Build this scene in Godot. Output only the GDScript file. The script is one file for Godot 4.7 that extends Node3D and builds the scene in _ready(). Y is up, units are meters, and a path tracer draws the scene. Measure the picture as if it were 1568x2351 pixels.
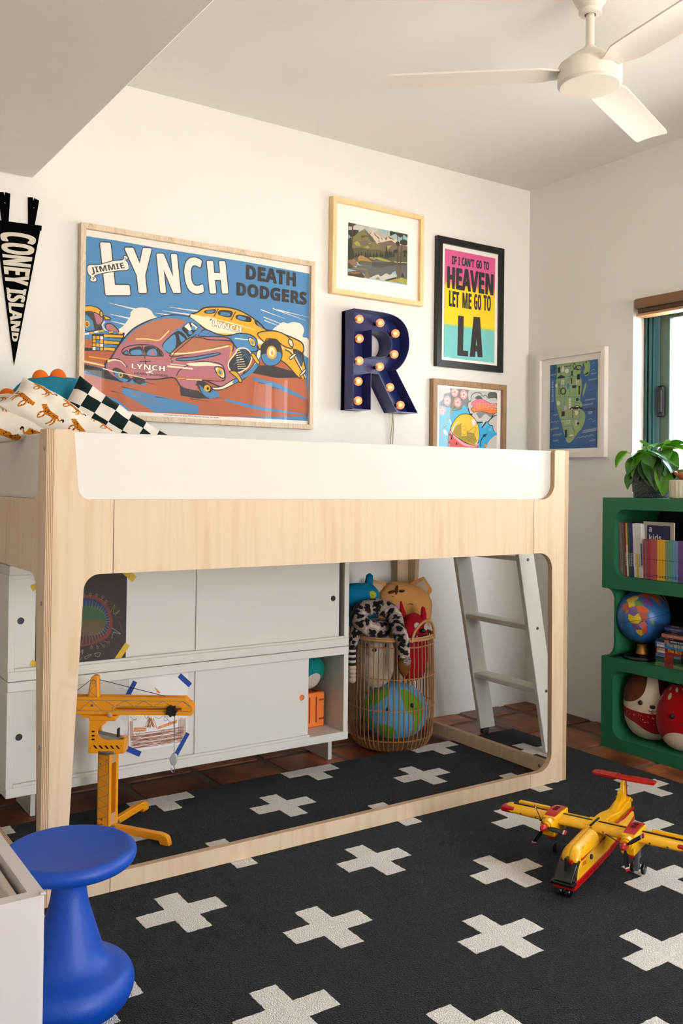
extends Node3D
# A child's room: loft bed, white cabinets, rug, green bookcase, pictures, toys.
# World: room corner (back wall / right wall) at the origin, y up, metres.

var used := {}
var M := {}

# ---------------------------------------------------------------- geometry
class G:
	var v := PackedVector3Array()
	var n := PackedVector3Array()
	var uv := PackedVector2Array()
	var ix := PackedInt32Array()
	var x := Transform3D.IDENTITY

	func vert(p: Vector3, nn: Vector3, t: Vector2) -> int:
		v.append(x * p)
		n.append((x.basis * nn).normalized())
		uv.append(t)
		return v.size() - 1

	func tri(a: Vector3, b: Vector3, c: Vector3, ta := Vector2.ZERO, tb := Vector2.ZERO, tc := Vector2.ZERO) -> void:
		var nn := (b - a).cross(c - a)
		if nn.length_squared() < 1e-18:
			return
		nn = nn.normalized()
		var i := vert(a, nn, ta)
		vert(b, nn, tb)
		vert(c, nn, tc)
		ix.append_array(PackedInt32Array([i, i + 2, i + 1]))

	# a, b, c, d counter-clockwise from outside
	func quad(a: Vector3, b: Vector3, c: Vector3, d: Vector3, ta := Vector2(0, 1), tb := Vector2(1, 1), tc := Vector2(1, 0), td := Vector2(0, 0)) -> void:
		var nn := (c - a).cross(d - b)
		if nn.length_squared() < 1e-18:
			return
		nn = nn.normalized()
		var i := vert(a, nn, ta)
		vert(b, nn, tb)
		vert(c, nn, tc)
		vert(d, nn, td)
		ix.append_array(PackedInt32Array([i, i + 2, i + 1, i, i + 3, i + 2]))

	# chamfered box centred on c
	func box(c: Vector3, s: Vector3, r := 0.0) -> void:
		var h := s * 0.5
		r = minf(r, minf(h.x, minf(h.y, h.z)) * 0.98)
		var q := h - Vector3(r, r, r)
		for ax in 3:
			var b := (ax + 1) % 3
			var d := (ax + 2) % 3
			for sg: float in [-1.0, 1.0]:
				var ps: Array[Vector3] = []
				var us: Array[Vector2] = []
				for k: Array in [[-1, -1], [1, -1], [1, 1], [-1, 1]]:
					var p := Vector3.ZERO
					p[ax] = h[ax] * sg
					p[b] = q[b] * k[0]
					p[d] = q[d] * k[1]
					ps.append(c + p)
					us.append(Vector2(k[0] * 0.5 + 0.5, 0.5 - k[1] * 0.5))
				if sg > 0:
					quad(ps[0], ps[1], ps[2], ps[3], us[0], us[1], us[2], us[3])
				else:
					quad(ps[3], ps[2], ps[1], ps[0], us[3], us[2], us[1], us[0])
			if r > 0.0:
				for sb: float in [-1.0, 1.0]:
					for sd: float in [-1.0, 1.0]:
						var e: Array[Vector3] = []
						for k: Array in [[-1, 0], [1, 0], [1, 1], [-1, 1]]:
							var p := Vector3.ZERO
							p[ax] = q[ax] * k[0]
							p[b] = (h[b] if k[1] == 0 else q[b]) * sb
							p[d] = (q[d] if k[1] == 0 else h[d]) * sd
							e.append(c + p)
						if sb * sd > 0:
							quad(e[3], e[0], e[1], e[2]) if (e[1] - e[0]).cross(e[2] - e[1]).dot(e[0] + e[2] - 2.0 * c) > 0 else quad(e[2], e[1], e[0], e[3])
						else:
							quad(e[0], e[1], e[2], e[3]) if (e[1] - e[0]).cross(e[2] - e[1]).dot(e[0] + e[2] - 2.0 * c) > 0 else quad(e[3], e[2], e[1], e[0])
		if r > 0.0:
			for sx: float in [-1.0, 1.0]:
				for sy: float in [-1.0, 1.0]:
					for sz: float in [-1.0, 1.0]:
						var a := c + Vector3(h.x * sx, q.y * sy, q.z * sz)
						var b := c + Vector3(q.x * sx, h.y * sy, q.z * sz)
						var d := c + Vector3(q.x * sx, q.y * sy, h.z * sz)
						if sx * sy * sz > 0:
							tri(a, b, d)
						else:
							tri(a, d, b)

	func span(a: Vector3, b: Vector3, r := 0.0) -> void:
		box((a + b) * 0.5, (b - a).abs(), r)

	# smooth grid: p[j * nu + i]; du x dv points outward
	func grid(p: PackedVector3Array, nu: int, nv: int, wu := false, wv := false, us := 1.0, vs := 1.0) -> void:
		var nn := PackedVector3Array()
		nn.resize(p.size())
		for j in (nv if wv else nv - 1):
			var j2 := (j + 1) % nv
			for i in (nu if wu else nu - 1):
				var i2 := (i + 1) % nu
				var a := p[j * nu + i]
				var b := p[j * nu + i2]
				var c := p[j2 * nu + i2]
				var d := p[j2 * nu + i]
				var f := (c - a).cross(d - b)
				nn[j * nu + i] += f
				nn[j * nu + i2] += f
				nn[j2 * nu + i2] += f
				nn[j2 * nu + i] += f
		for j in nv:  # rows drawn together to a pole share one normal
			if p[j * nu].distance_squared_to(p[j * nu + nu / 2]) < 1e-14 and p[j * nu].distance_squared_to(p[j * nu + nu / 4]) < 1e-14:
				var s := Vector3.ZERO
				for i in nu:
					s += nn[j * nu + i]
				for i in nu:
					nn[j * nu + i] = s
		var cu := nu + (1 if wu else 0)
		var cv := nv + (1 if wv else 0)
		var base := v.size()
		for j in cv:
			for i in cu:
				var k := (j % nv) * nu + i % nu
				vert(p[k], nn[k], Vector2(us * i / float(cu - 1), vs * (1.0 - j / float(cv - 1))))
		for j in cv - 1:
			for i in cu - 1:
				var a := base + j * cu + i
				ix.append_array(PackedInt32Array([a, a + cu + 1, a + 1, a, a + cu, a + cu + 1]))

	# polygon (counter-clockwise, x right, y up) drawn out from z0 to z1; the sides may go to another G
	func extrude(poly: PackedVector2Array, z0: float, z1: float, bevel := 0.0, sides: G = null, smooth := 35.0) -> void:
		var area := 0.0
		for i in poly.size():
			area += poly[i].cross(poly[(i + 1) % poly.size()])
		if area < 0:
			poly = poly.duplicate()
			poly.reverse()
		var so := self if sides == null else sides
		if sides != null:
			so.x = x
		var cap := poly
		if bevel > 0.0:
			cap = inset(poly, bevel)
		var t := Geometry2D.triangulate_polygon(cap)
		for k in range(0, t.size(), 3):
			var a := cap[t[k]]
			var b := cap[t[k + 1]]
			var c := cap[t[k + 2]]
			if (b - a).cross(c - a) < 0:
				var s := b
				b = c
				c = s
			tri(Vector3(a.x, a.y, z1), Vector3(b.x, b.y, z1), Vector3(c.x, c.y, z1), a, b, c)
			tri(Vector3(a.x, a.y, z0), Vector3(c.x, c.y, z0), Vector3(b.x, b.y, z0), a, c, b)
		var m := poly.size()
		var run := 0.0
		var lim := cos(deg_to_rad(smooth))
		for i in m:
			var a := poly[i]
			var b := poly[(i + 1) % m]
			var e := (b - a).normalized()
			var e0 := (a - poly[(i + m - 1) % m]).normalized()
			var e2 := (poly[(i + 2) % m] - b).normalized()
			var fn := Vector3(e.y, -e.x, 0)
			var na := Vector3(e0.y, -e0.x, 0) + fn if e.dot(e0) > lim else fn
			var nb := Vector3(e2.y, -e2.x, 0) + fn if e.dot(e2) > lim else fn
			var l := a.distance_to(b)
			so.strip(Vector3(a.x, a.y, z0 + bevel), Vector3(b.x, b.y, z0 + bevel), Vector3(b.x, b.y, z1 - bevel), Vector3(a.x, a.y, z1 - bevel), na, nb, run, run + l)
			if bevel > 0.0:
				var ca := cap[i]
				var cb := cap[(i + 1) % m]
				so.strip(Vector3(a.x, a.y, z1 - bevel), Vector3(b.x, b.y, z1 - bevel), Vector3(cb.x, cb.y, z1), Vector3(ca.x, ca.y, z1), na.normalized() + Vector3(0, 0, 1), nb.normalized() + Vector3(0, 0, 1), run, run + l)
				so.strip(Vector3(ca.x, ca.y, z0), Vector3(cb.x, cb.y, z0), Vector3(b.x, b.y, z0 + bevel), Vector3(a.x, a.y, z0 + bevel), na.normalized() - Vector3(0, 0, 1), nb.normalized() - Vector3(0, 0, 1), run, run + l)
			run += l

	func strip(a: Vector3, b: Vector3, c: Vector3, d: Vector3, na: Vector3, nb: Vector3, u0: float, u1: float) -> void:
		if a.distance_squared_to(b) < 1e-14:
			return
		var i := vert(a, na, Vector2(u0, 0))
		vert(b, nb, Vector2(u1, 0))
		vert(c, nb, Vector2(u1, 1))
		vert(d, na, Vector2(u0, 1))
		ix.append_array(PackedInt32Array([i, i + 2, i + 1, i, i + 3, i + 2]))

	static func inset(poly: PackedVector2Array, r: float) -> PackedVector2Array:
		var o := PackedVector2Array()
		var m := poly.size()
		for i in m:
			var e0 := (poly[i] - poly[(i + m - 1) % m]).normalized()
			var e1 := (poly[(i + 1) % m] - poly[i]).normalized()
			var n0 := Vector2(-e0.y, e0.x)
			var n1 := Vector2(-e1.y, e1.x)
			var b := n0 + n1
			o.append(poly[i] + b * (r / maxf(0.35, b.dot(n0))))
		return o

	# band between an outer and an inner outline of equal point count, from z0 to z1
	func ring(outer: PackedVector2Array, inner: PackedVector2Array, z0: float, z1: float) -> void:
		var m := outer.size()
		for i in m:
			var j := (i + 1) % m
			var a := outer[i]
			var b := outer[j]
			var c := inner[j]
			var d := inner[i]
			quad(Vector3(a.x, a.y, z1), Vector3(b.x, b.y, z1), Vector3(c.x, c.y, z1), Vector3(d.x, d.y, z1))
			quad(Vector3(d.x, d.y, z0), Vector3(c.x, c.y, z0), Vector3(b.x, b.y, z0), Vector3(a.x, a.y, z0))
			for pair: Array in [[outer, 1.0], [inner, -1.0]]:
				var o: PackedVector2Array = pair[0]
				var sg: float = pair[1]
				var e := (o[j] - o[i]).normalized()
				var e0 := (o[i] - o[(i + m - 1) % m]).normalized()
				var e2 := (o[(j + 1) % m] - o[j]).normalized()
				var fn := Vector3(e.y, -e.x, 0) * sg
				var na := Vector3(e0.y, -e0.x, 0) * sg + fn if e.dot(e0) > 0.8 else fn
				var nb := Vector3(e2.y, -e2.x, 0) * sg + fn if e.dot(e2) > 0.8 else fn
				if sg > 0:
					strip(Vector3(o[i].x, o[i].y, z0), Vector3(o[j].x, o[j].y, z0), Vector3(o[j].x, o[j].y, z1), Vector3(o[i].x, o[i].y, z1), na, nb, 0, 1)
				else:
					strip(Vector3(o[j].x, o[j].y, z0), Vector3(o[i].x, o[i].y, z0), Vector3(o[i].x, o[i].y, z1), Vector3(o[j].x, o[j].y, z1), nb, na, 0, 1)

	# turned round the y axis; profile of (radius, height) from bottom to top
	func lathe(prof: PackedVector2Array, seg := 32, crease := 40.0) -> void:
		var runs: Array[PackedVector2Array] = []
		var cur := PackedVector2Array([prof[0]])
		for i in range(1, prof.size()):
			cur.append(prof[i])
			if i < prof.size() - 1:
				var e0 := (prof[i] - prof[i - 1]).normalized()
				var e1 := (prof[i + 1] - prof[i]).normalized()
				if e0.dot(e1) < cos(deg_to_rad(crease)):
					runs.append(cur)
					cur = PackedVector2Array([prof[i]])
		runs.append(cur)
		for r in runs:
			var p := PackedVector3Array()
			for q in r:
				for i in seg:
					var a := -TAU * i / seg
					p.append(Vector3(cos(a) * q.x, q.y, sin(a) * q.x))
			grid(p, seg, r.size(), true, false)

	func cyl(c: Vector3, r: float, h: float, seg := 20, r2 := -1.0, bevel := 0.0) -> void:
		var t := r if r2 < 0.0 else r2
		var keep := x
		x = x * Transform3D(Basis.IDENTITY, c)
		if bevel > 0.0:
			lathe(PackedVector2Array([Vector2(0, 0), Vector2(r - bevel, 0), Vector2(r, bevel), Vector2(t, h - bevel), Vector2(t - bevel, h), Vector2(0, h)]), seg)
		else:
			lathe(PackedVector2Array([Vector2(0, 0), Vector2(r, 0), Vector2(t, h), Vector2(0, h)]), seg)
		x = keep

	func rod(a: Vector3, b: Vector3, r: float, seg := 10, r2 := -1.0) -> void:
		tube(PackedVector3Array([a, b]), PackedFloat32Array([r, r if r2 < 0.0 else r2]), seg)

	func tube(path: PackedVector3Array, rad: PackedFloat32Array, seg := 10, closed := false, caps := true, us := 1.0, vs := 1.0) -> void:
		var m := path.size()
		var p := PackedVector3Array()
		var up := Vector3.UP
		var last := Vector3.ZERO
		for j in m:
			var a := path[(j + m - 1) % m] if closed or j > 0 else path[j]
			var b := path[(j + 1) % m] if closed or j < m - 1 else path[j]
			var t := (b - a).normalized()
			if j == 0:
				up = Vector3.UP if absf(t.y) < 0.9 else Vector3.RIGHT
			else:
				up = Quaternion(last, t) * up if last.dot(t) > -0.999 else up
			last = t
			var s := t.cross(up).normalized()
			up = s.cross(t).normalized()
			var r := rad[mini(j, rad.size() - 1)]
			for i in seg:
				var an := -TAU * i / seg
				p.append(path[j] + (s * cos(an) + up * sin(an)) * r)
		if caps and not closed:
			var q := PackedVector3Array()
			for i in seg:
				q.append(path[0])
			for i in seg:
				q.append(p[i])
			flat_cap(path[0], p, 0, seg, true)
			flat_cap(path[m - 1], p, (m - 1) * seg, seg, false)
		grid(p, seg, m, true, closed, us, vs)

	func flat_cap(c: Vector3, p: PackedVector3Array, at: int, seg: int, first: bool) -> void:
		for i in seg:
			var a := p[at + i]
			var b := p[at + (i + 1) % seg]
			if first:
				tri(c, b, a)
			else:
				tri(c, a, b)

	# a closed form: f(direction) gives the point
	func blob(f: Callable, nu := 32, nv := 20) -> void:
		var p := PackedVector3Array()
		for j in nv:
			var th := PI * j / (nv - 1) - PI / 2
			for i in nu:
				var a := -TAU * i / nu
				var d := Vector3(cos(a) * cos(th), sin(th), sin(a) * cos(th)) if j > 0 and j < nv - 1 else Vector3(0, signf(th), 0)
				p.append(f.call(d))
		grid(p, nu, nv, true, false)

	func ball(c: Vector3, r: Vector3, nu := 24, nv := 16) -> void:
		blob(func(d: Vector3) -> Vector3: return c + d * r, nu, nv)

	func text(s: String, size: float, weight := 700, sx := 1.0, warp = null, serif := false, track := 0.0) -> float:
		var tm := TextMesh.new()
		var f := SystemFont.new()
		f.font_names = PackedStringArray(["Droid Serif" if serif else "Droid Sans"])
		f.font_weight = weight
		var fv := FontVariation.new()
		fv.base_font = f
		fv.spacing_glyph = int(track)
		tm.font = fv
		tm.font_size = 64
		tm.pixel_size = 1.0 / 64.0
		tm.depth = 0.0
		tm.curve_step = 1.5
		tm.text = s
		tm.horizontal_alignment = HORIZONTAL_ALIGNMENT_LEFT
		tm.vertical_alignment = VERTICAL_ALIGNMENT_BOTTOM
		var width := 0.0
		for k in tm.get_surface_count():
			var a := tm.surface_get_arrays(k)
			var pv: PackedVector3Array = a[Mesh.ARRAY_VERTEX]
			var pi: PackedInt32Array = a[Mesh.ARRAY_INDEX] if a[Mesh.ARRAY_INDEX] != null else PackedInt32Array(range(pv.size()))
			for q in pv:
				width = maxf(width, q.x * size * sx)
			for i in range(0, pi.size() - 2, 3):
				var t: Array[Vector3] = []
				for j in 3:
					var q := pv[pi[i + j]]
					q = Vector3(q.x * size * sx, q.y * size, 0)
					t.append(warp.call(q) if warp != null else q)
				if (t[1] - t[0]).cross(t[2] - t[0]).z < 0:
					tri(t[0], t[2], t[1])
				else:
					tri(t[0], t[1], t[2])
		return width

	func into(m: ArrayMesh) -> ArrayMesh:
		if v.size() == 0:
			return m
		var a := []
		a.resize(Mesh.ARRAY_MAX)
		a[Mesh.ARRAY_VERTEX] = v
		a[Mesh.ARRAY_NORMAL] = n
		a[Mesh.ARRAY_TEX_UV] = uv
		a[Mesh.ARRAY_INDEX] = ix
		m.add_surface_from_arrays(Mesh.PRIMITIVE_TRIANGLES, a)
		return m

# ---------------------------------------------------------------- drawing flat prints
class Canvas:
	var im: Image
	var w: int
	var h: int
	var ss := 2
	# drawing units: 0..uw across, 0..uh down
	var kx := 1.0
	var ky := 1.0

	func _init(pw: int, ph: int, uw: float, uh: float, bg: Color, sup := 2) -> void:
		ss = sup
		w = pw * ss
		h = ph * ss
		kx = w / uw
		ky = h / uh
		im = Image.create(w, h, false, Image.FORMAT_RGB8)
		im.fill(bg)

	func fill(rings: Array, c: Color) -> void:  # rings of points in drawing units, even-odd
		var ed := []
		var y0 := 1e9
		var y1 := -1e9
		for r: PackedVector2Array in rings:
			for i in r.size():
				var a := Vector2(r[i].x * kx, r[i].y * ky)
				var b := Vector2(r[(i + 1) % r.size()].x * kx, r[(i + 1) % r.size()].y * ky)
				if a.y == b.y:
					continue
				ed.append([a, b] if a.y < b.y else [b, a])
				y0 = minf(y0, minf(a.y, b.y))
				y1 = maxf(y1, maxf(a.y, b.y))
		ed.sort_custom(func(p: Array, q: Array) -> bool: return p[0].y < q[0].y)
		var live := []
		var k := 0
		for y in range(maxi(0, int(y0)), mini(h, int(y1) + 1)):
			var yc := y + 0.5
			while k < ed.size() and ed[k][0].y <= yc:
				live.append(ed[k])
				k += 1
			var xs := PackedFloat32Array()
			var keep := []
			for e: Array in live:
				var a: Vector2 = e[0]
				var b: Vector2 = e[1]
				if b.y > yc:
					keep.append(e)
					xs.append(a.x + (b.x - a.x) * (yc - a.y) / (b.y - a.y))
			live = keep
			xs.sort()
			for i in range(0, xs.size() - 1, 2):
				var xa := clampi(roundi(xs[i]), 0, w)
				var xb := clampi(roundi(xs[i + 1]), 0, w)
				if xb > xa:
					im.fill_rect(Rect2i(xa, y, xb - xa, 1), c)

	func poly(l: Array, c: Color) -> void:  # flat list x, y, x, y ...
		fill([pts(l)], c)

	func smooth(l: Array, c: Color) -> void:  # closed curve through the points
		fill([curve(pts(l), true)], c)

	static func pts(l: Array) -> PackedVector2Array:
		var o := PackedVector2Array()
		for i in range(0, l.size() - 1, 2):
			o.append(Vector2(l[i], l[i + 1]))
		return o

	static func curve(p: PackedVector2Array, closed: bool, step := 6) -> PackedVector2Array:
		var o := PackedVector2Array()
		var m := p.size()
		for i in (m if closed else m - 1):
			var a := p[(i + m - 1) % m] if closed or i > 0 else p[0]
			var b := p[i]
			var c := p[(i + 1) % m]
			var d := p[(i + 2) % m] if closed or i < m - 2 else p[m - 1]
			for k in step:
				o.append(b.cubic_interpolate(c, a, d, k / float(step)))
		if not closed:
			o.append(p[m - 1])
		return o

	func line(l: Array, width: float, c: Color, bend := false, w2 := -1.0) -> void:
		var p := pts(l)
		if bend:
			p = curve(p, false)
		path(p, width, c, w2)

	func path(p: PackedVector2Array, width: float, c: Color, w2 := -1.0) -> void:
		for i in p.size() - 1:
			var d := (p[i + 1] - p[i])
			if d.length() < 1e-6:
				continue
			d = d.normalized()
			var s := Vector2(-d.y, d.x) * 0.5
			var wa := width if w2 < 0 else lerpf(width, w2, i / float(p.size() - 1))
			var wb := width if w2 < 0 else lerpf(width, w2, (i + 1) / float(p.size() - 1))
			fill([PackedVector2Array([p[i] + s * wa - d * wa * 0.2, p[i + 1] + s * wb + d * wb * 0.2, p[i + 1] - s * wb + d * wb * 0.2, p[i] - s * wa - d * wa * 0.2])], c)

	func outline(l: Array, width: float, c: Color) -> void:
		var p := curve(pts(l), true)
		p.append(p[0])
		path(p, width, c)

	func disc(x: float, y: float, rx: float, ry: float, c: Color, turn := 0.0) -> void:
		var o := PackedVector2Array()
		for i in 40:
			var a := TAU * i / 40
			o.append(Vector2(x, y) + Vector2(cos(a) * rx, sin(a) * ry).rotated(turn))
		fill([o], c)

	# lettering; the baseline's left end at (x, y), cap height ch, total width w
	func text(s: String, x: float, y: float, ch: float, wide: float, c: Color, o := {}) -> void:
		var g := G.new()
		g.text(s, 1.0, o.get("weight", 700), 1.0, null, o.get("serif", false))
		var lo := Vector2(1e9, 1e9)
		var hi := Vector2(-1e9, -1e9)
		for q in g.v:
			lo = lo.min(Vector2(q.x, q.y))
			hi = hi.max(Vector2(q.x, q.y))
		var base := 0.0
		var cap := G.new()
		cap.text("H", 1.0, o.get("weight", 700), 1.0, null, o.get("serif", false))
		var c0 := 1e9
		var c1 := -1e9
		for q in cap.v:
			c0 = minf(c0, q.y)
			c1 = maxf(c1, q.y)
		base = c0
		var sy := ch / (c1 - c0)
		var sx: float = wide / (hi.x - lo.x) if wide > 0 else sy * o.get("sx", 1.0)
		var turn: float = o.get("turn", 0.0)
		var slope: float = o.get("slope", 0.0)
		var bold: float = o.get("bold", 0.0)
		var warp = o.get("warp", null)
		var at := Vector2(x, y)
		for i in range(0, g.v.size() - 2, 3):
			var t := PackedVector2Array()
			for j in 3:
				var q := g.v[i + j]
				var p := Vector2((q.x - lo.x) * sx, -(q.y - base) * sy)
				p.y += slope * p.x
				p = at + p.rotated(turn)
				if warp != null:
					p = warp.call(p)
				t.append(p)
			if bold > 0.0:
				for k in 8:
					var off := Vector2.from_angle(TAU * k / 8) * bold
					fill([PackedVector2Array([t[0] + off, t[1] + off, t[2] + off])], c)
			else:
				fill([t], c)

	func done() -> ImageTexture:
		im.resize(w / ss, h / ss, Image.INTERPOLATE_BILINEAR if ss == 2 else Image.INTERPOLATE_LANCZOS)
		return ImageTexture.create_from_image(im)

# ---------------------------------------------------------------- scene helpers
func numbered(called: String) -> String:
	if not used.has(called):
		used[called] = 0
		return called
	used[called] += 1
	return "%s_%03d" % [called, used[called]]

func thing(called: String, label: String, category: String, at := Vector3.ZERO, turn := 0.0, group := "") -> Node3D:
	var o := Node3D.new()
	o.name = numbered(called)
	add_child(o)
	o.position = at
	o.rotation.y = turn
	tag(o, label, category, group)
	return o

func tag(o: Node3D, label: String, category: String, group := "") -> void:
	o.set_meta("label", label)
	o.set_meta("category", category)
	if group:
		o.set_meta("group", group)

func mesh_of(g: G) -> ArrayMesh:
	return g.into(ArrayMesh.new())

func put(called: String, m: Mesh, mat: Material, parent: Node3D = null) -> MeshInstance3D:
	var o := MeshInstance3D.new()
	o.mesh = m
	if mat:
		o.material_override = mat
	if parent == null or parent == self:
		o.name = numbered(called)
		add_child(o)
	else:
		var k := 0
		var nm := called
		while parent.has_node(NodePath(nm)):
			k += 1
			nm = "%s_%03d" % [called, k]
		o.name = nm
		parent.add_child(o)
	return o

func part(called: String, g: G, mat: Material, parent: Node3D = null) -> MeshInstance3D:
	return put(called, mesh_of(g), mat, parent)

func struct(called: String, g: G, mat: Material, label := "") -> MeshInstance3D:
	var o := part(called, g, mat)
	o.set_meta("kind", "structure")
	if label:
		o.set_meta("label", label)
	return o

func ply(called: String, poly: PackedVector2Array, x: Transform3D, thick: float, parent: Node3D, face: Material = null, edge: Material = null) -> MeshInstance3D:
	var a := G.new()
	var b := G.new()
	a.x = x
	a.extrude(poly, 0, thick, 0.0, b)
	var m := ArrayMesh.new()
	a.into(m)
	b.into(m)
	var o := put(called, m, null, parent)
	o.set_surface_override_material(0, face if face else M.birch)
	o.set_surface_override_material(1, edge if edge else M.ply)
	return o

func rrect(x0: float, y0: float, x1: float, y1: float, r: float, seg := 6) -> PackedVector2Array:
	var o := PackedVector2Array()
	for c: Array in [[x1 - r, y0 + r, -PI / 2], [x1 - r, y1 - r, 0.0], [x0 + r, y1 - r, PI / 2], [x0 + r, y0 + r, PI]]:
		for k in seg + 1:
			o.append(Vector2(c[0], c[1]) + Vector2.from_angle(c[2] + PI / 2 * k / seg) * r)
	return o

# outline with rounded corners: each entry (x, y, radius)
func rounded(l: Array, seg := 6) -> PackedVector2Array:
	var o := PackedVector2Array()
	var m := l.size()
	for i in m:
		var p := Vector2(l[i].x, l[i].y)
		var r: float = l[i].z
		if r <= 0.0:
			o.append(p)
			continue
		var a := (Vector2(l[(i + m - 1) % m].x, l[(i + m - 1) % m].y) - p).normalized()
		var b := (Vector2(l[(i + 1) % m].x, l[(i + 1) % m].y) - p).normalized()
		var half := acos(clampf(a.dot(b), -1, 1)) * 0.5
		var d := r / tan(half)
		var c := p + (a + b).normalized() * (r / sin(half))
		var s := p + a * d - c
		var e := p + b * d - c
		var an := s.angle_to(e)
		for k in seg + 1:
			o.append(c + s.rotated(an * k / seg))
	return o

func mat(c: Color, rough := 0.6, o := {}) -> StandardMaterial3D:
	var m := StandardMaterial3D.new()
	m.albedo_color = c
	m.roughness = rough
	m.metallic = o.get("metal", 0.0)
	m.metallic_specular = o.get("spec", 0.5)
	if o.has("tex"):
		m.albedo_texture = o.tex
	if o.has("tri"):
		m.uv1_triplanar = true
		m.uv1_triplanar_sharpness = 8.0
		m.uv1_world_triplanar = o.get("world", false)
		m.uv1_scale = o.tri
	elif o.has("scale"):
		m.uv1_scale = o.scale
	if o.has("bump"):
		m.heightmap_enabled = true
		m.heightmap_texture = o.bump
		m.heightmap_scale = o.get("deep", 0.1)
	if o.has("coat"):
		m.clearcoat_enabled = true
		m.clearcoat = o.coat
		m.clearcoat_roughness = o.get("coat_rough", 0.1)
	if o.has("rim"):
		m.rim_enabled = true
		m.rim = o.rim
		m.rim_tint = 0.6
	if o.has("back"):
		m.backlight_enabled = true
		m.backlight = o.back
	if o.has("sss"):
		m.subsurf_scatter_enabled = true
		m.subsurf_scatter_strength = o.sss
	return m

func noise_image(w: int, h: int, freq: float, sd: int, oct := 4, kind := FastNoiseLite.TYPE_SIMPLEX_SMOOTH) -> Image:
	var f := FastNoiseLite.new()
	f.seed = sd
	f.noise_type = kind
	f.frequency = freq
	f.fractal_octaves = oct
	return f.get_seamless_image(w, h)

# a texture that runs through the colours as the noise rises
func toned(im: Image, ramp: Array) -> ImageTexture:
	var g := Gradient.new()
	g.offsets = PackedFloat32Array()
	var off := PackedFloat32Array()
	var cs := PackedColorArray()
	for r: Array in ramp:
		off.append(r[0])
		cs.append(r[1])
	g.offsets = off
	g.colors = cs
	var lut := PackedColorArray()
	for i in 256:
		lut.append(g.sample(i / 255.0))
	var w := im.get_width()
	var h := im.get_height()
	im.convert(Image.FORMAT_L8)
	var d := im.get_data()
	var o := PackedByteArray()
	o.resize(w * h * 3)
	for i in w * h:
		var c := lut[d[i]]
		o[i * 3] = c.r8
		o[i * 3 + 1] = c.g8
		o[i * 3 + 2] = c.b8
	return ImageTexture.create_from_image(Image.create_from_data(w, h, false, Image.FORMAT_RGB8, o))

func grain(sd: int, light: Color, dark: Color, w := 256, h := 512, warp := 60.0) -> ImageTexture:
	var fine := noise_image(w, 32, 0.05, sd, 4)
	fine.resize(w, h, Image.INTERPOLATE_BILINEAR)
	var broad := noise_image(w, 64, 0.012, sd + 1, 2)
	broad.resize(w, h, Image.INTERPOLATE_BILINEAR)
	fine.convert(Image.FORMAT_L8)
	broad.convert(Image.FORMAT_L8)
	var a := fine.get_data()
	var b := broad.get_data()
	var o := PackedByteArray()
	o.resize(w * h)
	for i in w * h:
		var t := b[i] / 255.0
		var rings := 0.5 + 0.5 * sin(t * warp)
		o[i] = int(clampf(0.45 * a[i] / 255.0 + 0.28 * rings * rings + 0.3 * t, 0, 1) * 255)
	return toned(Image.create_from_data(w, h, false, Image.FORMAT_L8, o), [[0.0, light], [0.45, light.lerp(dark, 0.25)], [1.0, dark]])

# ---------------------------------------------------------------- scene
func _ready() -> void:
	var cam := Camera3D.new()
	cam.name = "camera"
	cam.projection = Camera3D.PROJECTION_FRUSTUM
	cam.near = 0.05
	cam.far = 60.0
	cam.size = 2.0 * 0.05 * 1175.5 / 2095.4
	cam.frustum_offset = Vector2(0, -0.05 * 94.4 / 2095.4)
	cam.position = Vector3(-3.5896, 1.17, 3.5449)
	cam.rotation_degrees = Vector3(0.719, -33.841, 0.6866)
	add_child(cam)
	cam.current = true

	var sky := ProceduralSkyMaterial.new()
	sky.sky_top_color = Color(0.84, 0.91, 1.0)
	sky.sky_horizon_color = Color(0.985, 0.99, 1.0)
	sky.sky_curve = 0.2
	sky.ground_horizon_color = Color(0.87, 0.86, 0.84)
	sky.ground_bottom_color = Color(0.75, 0.73, 0.70)
	sky.sky_energy_multiplier = 1.0
	sky.ground_energy_multiplier = 1.45
	var env := Environment.new()
	env.background_mode = Environment.BG_SKY
	env.sky = Sky.new()
	env.sky.sky_material = sky
	env.background_energy_multiplier = 10.0
	env.tonemap_mode = Environment.TONE_MAPPER_LINEAR
	env.tonemap_exposure = 1.30
	env.sdfgi_enabled = true
	env.ssao_enabled = true
	env.ssil_enabled = true
	var we := WorldEnvironment.new()
	we.name = "world"
	we.environment = env
	add_child(we)

	materials()
	room()
	floor_tiles()
	rug()
	loft_bed()
	ladder()
	cabinets()
	bookcase()
	pictures()
	extras()

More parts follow.
